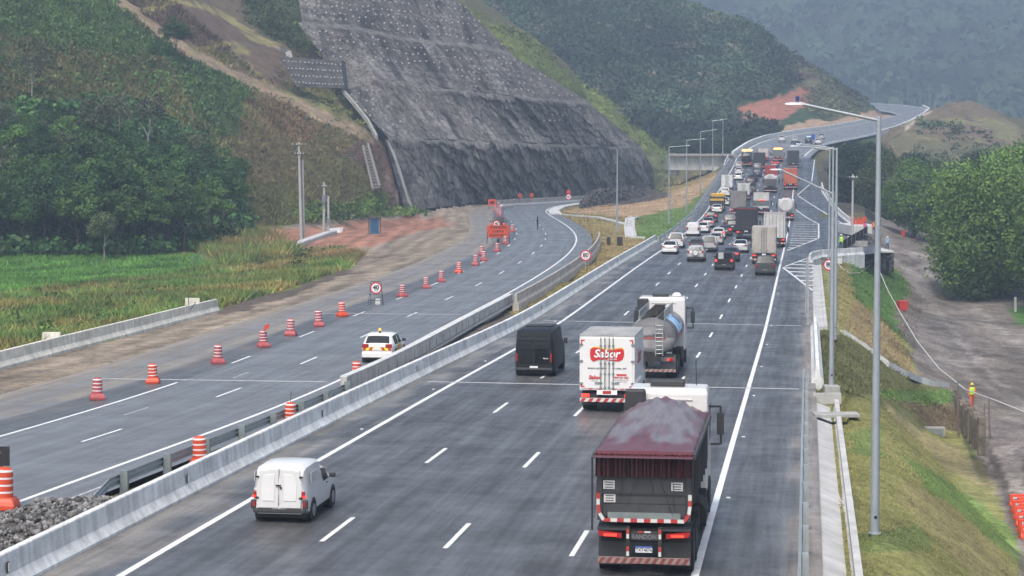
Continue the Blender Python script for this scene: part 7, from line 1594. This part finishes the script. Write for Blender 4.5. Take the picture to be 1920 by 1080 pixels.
def put_tree(kd, loc, sc, rz, label, group, sz=None):
    v = random.randrange(3)
    key = (kd, v)
    if key not in PR: PR[key] = tree_proto(kd, 100 + len(PR) * 7); o = PR[key]
    else: o = copy_tree(PR[key])
    o.location = loc; o.scale = (sc, sc, sz or sc); o.rotation_euler = (0, 0, rz); tag(o, label, "tree", group); return o
rt = random.Random(5); spots = []
tries = 0
WOOD = [(-60, 484), (-60, 300), (60, 250), (190, 300), (330, 330), (360, 380), (440, 400), (455, 440), (400, 468), (340, 476), (200, 484)]
while len(spots) < 92 and tries < 9000:
    tries += 1; px, py = rt.uniform(-60, 450), rt.uniform(265, 484)
    if not bool(inpoly(np.array([px]), np.array([py]), WOOD)[0]): continue
    if any(abs(px - a) < 26 and abs(py - b) < 15 for a, b in spots): continue
    spots.append((px, py))
WT_ = {}
for px, py in spots:
    g = onground(px, py)
    if g is None: continue
    fr = (py - 265) / 215; kd = rt.choices(['dark', 'mid', 'lime', 'grey'], weights=[4, 3.8, 2.2, 1.0 + 2 * (1 - fr)])[0]
    if py > 440: kd = rt.choice(['dark', 'mid', 'mid'])
    rowd = "front row" if py > 430 else ("middle row" if py > 350 else "upper fringe")
    cold = "far left" if px < 60 else ("left" if px < 150 else ("centre" if px < 250 else ("right" if px < 350 else "far right")))
    o = put_tree(kd, g, rt.uniform(.58, 1.0) * (.72 + .28 * fr), rt.uniform(0, 6.28), "%s, %s, %s" % (TL[kd], rowd, cold), "trees of the left wood", None); WT_.setdefault(o['label'], []).append((px, o))
for lb_, q_ in WT_.items():
    if len(q_) > 1:
        for k, (px, o) in enumerate(sorted(q_, key=lambda a: a[0])): o['label'] = lb_ + ", %s from the left" % ORD[k]
for px, py, sc, lab in ((183, 320, .95, "tall thin pale-trunked tree standing out high in the middle of the left wood"), (60, 190, .7, "lone thin tree on the upper left slope"), (225, 300, .9, "wispy grey tree spreading above the centre of the left wood"), (280, 300, .95, "bare greyish tree on the right side of the left wood"), (370, 345, .7, "slim pale tree at the right end of the left wood")):
    g = onground(px, py); put_tree('sparse', g, sc, 1.0, lab, None)
for px, py, sc, lab in ((330, 115, .62, "dark bushy tree beside the tan track on the left hill"), (300, 140, .55, "dark tree just below the track tree on the left hill"), (420, 400, .75, "rounded bright-topped tree at the right edge of the left wood"), (195, 490, .55, "pale grey-green rounded bush in front of the left wood")):
    g = onground(px, py); put_tree('grey' if 'grey-green' in lab else ('mid' if 'bright' in lab else 'dark'), g, sc, .5, lab, None)

# trees along the yard on the right
def big_tree(px, base_py, Y, top_py, rpx, c1, c2, label, seed, nq=9000, ls=.5, tr=.45, flat=.85, name="tree", lowz=.30):
    b = P(px, base_py, Y); H_ = (base_py - top_py) * Y / FPX; rx = rpx * Y / FPX; root = empty(name, b, 0, label, "tree", "roadside trees on the right")
    rz = H_ * (1 - lowz) / 2; V, F_, Cc = crown_data(rx, rz * 1.08, H_ - rz, int(44 + rx * 7), int(nq * 1.5), ls * .72, c1, c2, seed, flat, True); npmesh("crown", V, F_, M_leaf, Cc, parent=root)
    m = MB(); rr = random.Random(seed); m.cyl((0, 0, -1), (.2, 0, H_ * .35), tr, tr * .7, n=9)
    for i in range(11):
        a = rr.uniform(0, 6.28); s0 = Vector((.2, 0, H_ * rr.uniform(.22, .5))); e = Vector((math.cos(a) * rx * .75, math.sin(a) * rx * .75, H_ * rr.uniform(.5, .92))); md_ = s0.lerp(e, .5) + Vector((0, 0, -.3)); m.cyl(s0, md_, tr * .42, tr * .25, n=6); m.cyl(md_, e, tr * .25, tr * .06, n=5)
    m.cyl((.2, 0, H_ * .35), (.3, .1, H_ * .8), tr * .65, tr * .2, n=7); m.build("trunk", M_bark, root); return root
G1, G2 = (.055, .105, .026), (.17, .28, .06)
big_tree(1860, 572, 262, 296, 138, G1, G2, "biggest spreading tree on the right, overhanging the dirt yard", 301, 40000, .55, .75, lowz=.04)
big_tree(1985, 600, 245, 268, 105, G1, G2, "leafy tree cut off by the right edge of the photo beside the biggest one", 302, 24000, .55, .6, lowz=.06)
big_tree(1905, 470, 320, 262, 85, (.06, .12, .025), (.17, .28, .05), "light green tree crown rising behind the biggest tree at the right edge", 303, 16000, .6, lowz=.08)
big_tree(1812, 470, 345, 305, 62, (.05, .10, .025), (.13, .22, .045), "mid green tree behind the left half of the biggest tree", 304, 14000, .6, lowz=.06)
big_tree(1712, 448, 350, 300, 62, (.045, .095, .025), (.11, .19, .045), "rounded green tree beside the dirt road, left of the biggest tree", 305, 15000, .55, lowz=.04)
big_tree(1660, 425, 385, 283, 58, (.07, .105, .035), (.14, .19, .06), "olive green rounded tree left of the nearest lamp pole", 306, 13000, .6, lowz=.05)
big_tree(1765, 420, 400, 300, 60, (.065, .11, .035), (.13, .19, .06), "paler tree behind the rounded green tree in the right wood", 307, 12000, .6, lowz=.05)
big_tree(1600, 405, 405, 268, 46, (.012, .028, .014), (.025, .05, .022), "dark evergreen tree right behind the three lamps", 308, 12000, .6, lowz=.1)
big_tree(1578, 398, 440, 262, 30, (.012, .028, .014), (.025, .048, .022), "narrow dark tree nearest the lay-by", 309, 5000, .5, lowz=.1)
big_tree(1636, 400, 440, 262, 40, (.012, .028, .014), (.028, .052, .024), "dark tree with a spiky top right of the dark evergreen", 310, 9000, .6, lowz=.1)
big_tree(1715, 370, 450, 285, 32, (.015, .034, .016), (.03, .058, .024), "dark flat-topped tree in front of the brown mound", 311, 5000, .55)
big_tree(1830, 400, 440, 280, 38, (.015, .034, .016), (.03, .058, .024), "dark tree with a flat crown at the foot of the brown mound's right side", 312, 5500, .55)
big_tree(1690, 400, 410, 312, 45, (.065, .11, .035), (.13, .19, .06), "low grey-green tree between the two dark trees of the right wood", 313, 10000, .6, lowz=.05)
big_tree(1765, 375, 470, 300, 55, (.065, .10, .04), (.12, .17, .06), "hazy pale green tree below the middle of the brown mound", 314, 10000, .7, lowz=.05)
big_tree(1880, 400, 400, 285, 60, (.06, .11, .03), (.16, .25, .05), "light green tree below the right end of the brown mound", 315, 11000, .65, lowz=.05)
big_tree(1640, 350, 500, 270, 42, (.05, .075, .03), (.09, .12, .05), "faded green tree at the left foot of the brown mound", 316, 6000, .6)
big_tree(1396, 292, 575, 246, 26, (.022, .042, .02), (.04, .07, .03), "dark bushy tree left of the tow truck beyond the overpass", 317, 5000, .5, .3, lowz=.05)
big_tree(1350, 296, 590, 256, 24, (.03, .055, .025), (.055, .085, .035), "greener bush just left of the dark tree beyond the overpass", 318, 4000, .5, .3, lowz=.05)
big_tree(1270, 300, 600, 262, 26, (.03, .055, .025), (.055, .085, .035), "bushy tree above the left end of the overpass", 319, 4000, .5, .3, lowz=.05)
big_tree(1310, 298, 600, 250, 24, (.03, .055, .025), (.06, .09, .035), "bushy tree behind the middle of the overpass", 320, 4000, .5, .3, lowz=.05)

# woodland masses, scrub and grass as single meshes
def gcol(i, j): return GC[i, j]
def clump_mass(name, n, sel, size, quads, ls, cf, label, seed, zmul=.8, lift=.25):
    r = np.random.default_rng(seed); ii, jj = np.nonzero(sel); 
    # weight by real area
    wgt = (Yr[ii] * GY[ii, 0]); wgt = wgt / wgt.sum(); pk = r.choice(len(ii), n, p=wgt); ii, jj = ii[pk], jj[pk]
    base = np.stack([GX[ii, jj], GY[ii, jj], GZ[ii, jj]], 1) + np.concatenate([r.uniform(-1, 1, (n, 2)) * 1.5, np.zeros((n, 1))], 1)
    R = r.uniform(size[0], size[1], n); d = r.normal(size=(n, quads, 3)); d /= np.linalg.norm(d, axis=2)[..., None]; d[..., 2] = np.abs(d[..., 2]) * 1.0 - .15
    c = base[:, None] + d * (R[:, None] * r.uniform(.65, 1.1, (n, quads)))[..., None] * np.array([1, 1, zmul]) + np.array([0, 0, 1]) * (R * lift)[:, None, None]
    nn_ = d + r.normal(size=d.shape) * .45; nn_ /= np.linalg.norm(nn_, axis=2)[..., None]
    mac = np.clip(1 + 1.5 * vnoise(GX[ii, jj], GY[ii, jj] * .6, 26, seed + 5) + .9 * vnoise(GX[ii, jj], GY[ii, jj] * .6, 9, seed + 6), .35, 2.0)
    cl = (np.array([cf(r, GC[i, j]) for i, j in zip(ii, jj)]) * mac[:, None])[:, None] * r.uniform(.65, 1.45, (n, quads, 1))
    V, F_, Cc = leaves(c.reshape(-1, 3), nn_.reshape(-1, 3), (np.repeat(R, quads) * ls * r.uniform(.6, 1.3, n * quads)), cl.reshape(-1, 3)); return tag(npmesh(name, V, F_, M_grass, Cc), label, "vegetation", kind='stuff')
hz = GY > 600
sel = inpoly(GPX, GPY, [(830, -200), (1230, -200), (1235, 4), (1300, 30), (1413, 64), (1445, 98), (1500, 160), (1365, 200), (1370, 235), (1440, 256), (1400, 288), (1380, 300), (1255, 305), (1200, 250), (1100, 180), (940, 60), (860, 0)]) & hz & (GY < 980)
def cf1(r, g): t = np.clip(r.random() * .8 + g[0] * 6 - .25, 0, 1.3); return np.array((.032, .060, .030)) * (1 - t) + np.array((.062, .095, .046)) * t if r.random() > .05 else np.array((.13, .12, .07))
clump_mass("hill_woodland", 3300, sel, (3.0, 6.2), 105, .27, cf1, "continuous green woodland covering the middle hill behind the cut", 41)
sel = inpoly(GPX, GPY, [(1440, 80), (1620, 180), (1620, 215), (1530, 228), (1510, 190), (1510, 160), (1440, 130)]) & hz & (GY < 900)
clump_mass("hill_scrub", 500, sel, (1.2, 2.8), 24, .45, lambda r, g: np.array((.09, .10, .05)) * r.uniform(.6, 1.3), "olive scrub on the end of the middle hill above the red cut", 42)
Hh = (GY > 240) & (GY < 520)
sel = inpoly(GPX, GPY, [(-120, -40), (180, -40), (290, 80), (330, 120), (460, 170), (440, 260), (340, 290), (200, 300), (60, 260), (-120, 320)]) & Hh & ~nearline(GPX, GPY, [(180, -30), (310, 66), (345, 92), (420, 132), (520, 176), (640, 236), (715, 268)], 11)
clump_mass("hill_scrub", 1900, sel, (.5, 1.5), 18, .42, lambda r, g: (np.array((.065, .125, .032)) if r.random() < .6 else g * .9) * r.uniform(.7, 1.3), "low scrub scattered over the upper left hillside", 43)
sel = inpoly(GPX, GPY, [(-120, 230), (60, 200), (230, 190), (340, 240), (360, 330), (440, 380), (455, 440), (400, 470), (200, 480), (-120, 480)]) & Hh
clump_mass("undergrowth", 3200, sel, (.9, 2.2), 22, .40, lambda r, g: np.array((.030, .070, .020)) * (1 + 2.0 * r.random() ** 2), "dense undergrowth beneath the trees of the left wood", 44)
sel = inpoly(GPX, GPY, [(440, 240), (520, 185), (700, 262), (745, 404), (560, 412), (440, 430)]) & Hh
clump_mass("hill_scrub", 650, sel, (.3, .9), 12, .5, lambda r, g: (np.array((.09, .13, .035)) if r.random() < .5 else g * 1.1) * r.uniform(.7, 1.3), "dry scrub on the reddish slope above the utility poles", 45)
sel = inpoly(GPX, GPY, [(645, 380), (700, 372), (745, 398), (800, 392), (795, 405), (740, 410), (560, 418), (540, 395)]) & Hh
clump_mass("roadside_scrub", 160, sel, (.8, 1.7), 40, .35, lambda r, g: np.array((.12, .20, .04)) * r.uniform(.6, 1.3), "yellow-green scrub along the foot of the slope behind the blue toilet", 46)
sel = inpoly(GPX, GPY, [(430, -40), (560, -40), (556, 45), (640, 45), (642, 110), (560, 100), (470, 50)]) & (GY > 360) & (GY < 600)
clump_mass("hill_scrub", 520, sel, (.6, 1.7), 22, .42, lambda r, g: np.array((.10, .15, .04)) * r.uniform(.6, 1.4), "green scrub between the track and the upper dotted wall", 47)
sel = inpoly(GPX, GPY, [(540, 95), (660, 120), (660, 200), (700, 250), (640, 230), (560, 175), (500, 165)]) & (GY > 360) & (GY < 600)
clump_mass("hill_scrub", 330, sel, (.4, 1.2), 18, .42, lambda r, g: np.array((.13, .14, .05)) * r.uniform(.6, 1.4), "dry scrub below the small dotted wall", 50)
sel = nearline(GPX, GPY, [(850, 20), (905, 60), (960, 75), (1007, 105), (1053, 150), (1100, 180), (1140, 205), (1203, 255), (1250, 295), (1250, 350)], 20) & (GY > 500) & (GY < 660)
clump_mass("rim_grass", 900, sel, (.5, 1.4), 16, .5, lambda r, g: np.array((.17, .22, .05)) * r.uniform(.6, 1.3), "tufty green growth along the right rim of the cut", 48)
sel = inpoly(GPX, GPY, [(1690, 300), (1725, 225), (1800, 230), (1870, 260), (1900, 300)]) & (GY > 560) & (GY < 760)
clump_mass("mound_scrub", 160, sel, (.8, 2.2), 18, .45, lambda r, g: np.array((.07, .095, .04)) * r.uniform(.7, 1.3), "sparse scrub patches on the brown mound", 49)
def tufts(name, n, sel, hgt, wid, label, seed, tintf=None, br=(.9, 1.9), over=None):
    r = np.random.default_rng(seed); ii, jj = np.nonzero(sel); wgt = GY[ii, jj] ** 2; wgt = wgt / wgt.sum(); pk = r.choice(len(ii), n, p=wgt); ii, jj = ii[pk], jj[pk]
    b = np.stack([GX[ii, jj], GY[ii, jj], GZ[ii, jj]], 1); b[:, 0] += r.uniform(-.5, .5, n) * b[:, 1] * .003; b[:, 1] += r.uniform(-.6, .6, n) * b[:, 1] * .006
    ht = r.uniform(hgt[0], hgt[1], n) * (.75 + .9 * np.clip(vnoise(b[:, 0], b[:, 1], 2.2, seed + 1) + .35, 0, 1)); a = r.uniform(0, 2 * np.pi, n); w = r.uniform(wid[0], wid[1], n)
    u = np.stack([np.cos(a) * w, np.sin(a) * w, np.zeros(n)], 1); ln_ = np.stack([r.normal(size=n) * .55, r.normal(size=n) * .55 + .2, np.ones(n)], 1) * ht[:, None]
    V = np.stack([b - u, b + u, b + ln_], 1).reshape(-1, 3); cc_ = (GC[ii, jj] if over is None else GC[ii, jj] * .3 + np.array(over) * .7) * r.uniform(br[0], br[1], (n, 1)) * (1 + .9 * vnoise(b[:, 0], b[:, 1], 4, seed + 2))[:, None]
    if over is not None:
        k_ = np.clip(.5 + 1.6 * vnoise(b[:, 0], b[:, 1], 5, seed + 7) + .8 * vnoise(b[:, 0], b[:, 1], 1.6, seed + 8), 0, 1)[:, None]; cc_ = cc_ * (np.array((.62, .98, .75)) * (1 - k_) + np.array((1.35, 1.02, 1.15)) * k_)
    if tintf is not None: cc_ = tintf(r, cc_)
    return tag(npmesh(name, V, np.arange(3 * n).reshape(n, 3), M_grass, np.repeat(cc_, 3, 0)), label, "grass", kind='stuff')
def mixdry(r, c): m_ = r.random(len(c)) < .35; c = c.copy(); c[m_] = c[m_] * np.array((1.35, 1.12, .95)); return c
sel = inpoly(GPX, GPY, [(-100, 700), (-100, 560), (0, 560), (300, 522), (400, 500), (430, 470), (440, 455), (500, 468), (560, 478), (640, 468), (680, 480), (660, 500), (560, 535), (412, 578), (400, 568), (330, 592), (0, 690)]) & (GY > 90) & (GY < 300)
tufts("tall_grass", 110000, sel, (.25, .8), (.04, .12), "tall yellow-green grass behind the cream barrier on the left", 71, mixdry, over=(.115, .135, .048))
sel = inpoly(GPX, GPY, [(380, 480), (360, 430), (420, 415), (520, 450), (560, 480), (420, 510)]) & (GY > 180) & (GY < 330)
tufts("tall_grass", 16000, sel, (.6, 1.6), (.05, .13), "higher clump of pale grass between the meadow and the red soil", 72, mixdry, over=(.12, .135, .05))
sel = inpoly(GPX, GPY, [(-100, 478), (420, 478), (410, 512), (300, 525), (-100, 575)]) & (GY > 120) & (GY < 270)
tufts("meadow_grass", 30000, sel, (.15, .4), (.05, .12), "short bright green meadow grass in front of the left wood", 73)
sel = inpoly(GPX, GPY, [(-120, -40), (280, -40), (520, 175), (700, 262), (745, 404), (440, 430), (340, 240), (230, 190), (-120, 240)]) & Hh & ~nearline(GPX, GPY, [(180, -30), (310, 66), (345, 92), (420, 132), (520, 176), (640, 236), (715, 268)], 9)
tufts("hill_grass", 80000, sel, (.25, .8), (.08, .2), "dry grass covering the left hillside", 74, None, (.65, 1.25))
sel = inpoly(GPX, GPY, [(1560, 740), (1655, 735), (1800, 840), (1925, 1100), (1590, 1100)]) & (GY > 38) & (GY < 104)
tufts("turf", 70000, sel, (.02, .06), (.008, .02), "patchy turf on the right embankment", 75, None, (.8, 1.4))
sel = inpoly(GPX, GPY, [(1560, 490), (1650, 480), (1730, 560), (1700, 720), (1790, 730), (1790, 810), (1640, 742), (1530, 742), (1535, 620), (1565, 620)]) & (GY > 95) & (GY < 290)
tufts("turf", 50000, sel, (.04, .16), (.03, .07), "green turf on the farther part of the right embankment", 76, None, (.8, 1.4))
sel = inpoly(GPX, GPY, isl) & (GY > 120) & (GY < 560)
tufts("island_grass", 30000, sel, (.05, .18), (.05, .12), "short dry grass on the island between the carriageways", 77, None, (.8, 1.4))
sel = inpoly(GPX, GPY, [(-60, 640), (0, 570), (150, 540), (400, 520), (560, 475), (640, 475), (600, 505), (400, 560), (200, 620), (0, 665)]) & (GY > 100) & (GY < 300)
clump_mass("verge_bushes", 150, sel, (.35, 1.0), 60, .3, lambda r, g: np.array((.055, .11, .028)) * r.uniform(.6, 1.4), "leafy green bushes scattered in the tall grass on the left", 51)
# far hill canopy
n = 15000; r = np.random.default_rng(81); pk = r.choice(len(V := np.stack([Xh, Yh, Zh], -1).reshape(-1, 3)), n); b = V[pk]; sp_ = (b[:, 1] < 2900)
b = b[sp_]; n = len(b); R = r.uniform(4, 10, n); q_ = 9; d = r.normal(size=(n, q_, 3)); d /= np.linalg.norm(d, axis=2)[..., None]; d[..., 2] = np.abs(d[..., 2])
c = b[:, None] + d * R[:, None, None] * .9; cl = np.array((.045, .075, .035)) * r.uniform(.4, 1.8, (n, 1, 1)) * np.ones((n, q_, 1))
V_, F_, Cc = leaves(c.reshape(-1, 3), (d + r.normal(size=d.shape) * .3).reshape(-1, 3) / 1.05, np.repeat(R, q_) * r.uniform(.6, 1.1, n * q_), cl.reshape(-1, 3)); tag(npmesh("far_woodland", V_, F_, M_grass, Cc), "hazy bluish woodland covering the far hills", "vegetation", kind='stuff')
# fence stakes in the meadow
for k, (px, py) in enumerate(((217, 520), (337, 505), (360, 500), (364, 494), (374, 492), (382, 492))):
    g = onground(px, py)
    if g: m = MB(); m.cyl((0, 0, -.2), (0, 0, 1.2), .06, n=5); o = m.build("fence_stake", M_galvD); o.location = g; tag(o, "%s thin grey fence stake from the left in the meadow" % ORD[k], "stake", "fence stakes in the meadow")
m = MB(); g = Pz(352, 592, CZ - 10.6)
for a in ((0, 0, .1, .5, .3, .9), (0, 0, .1, -1.8, .5, .7), (-.6, 0, .2, -2.2, -.3, .1), (.1, 0, .1, .0, .2, 1.8)): m.tube([a[:3], a[3:]], .03, 5)
o = m.build("dead_branch", M_bark); o.location = g; tag(o, "bare fallen branch leaning on the end of the cream barrier", "branch")
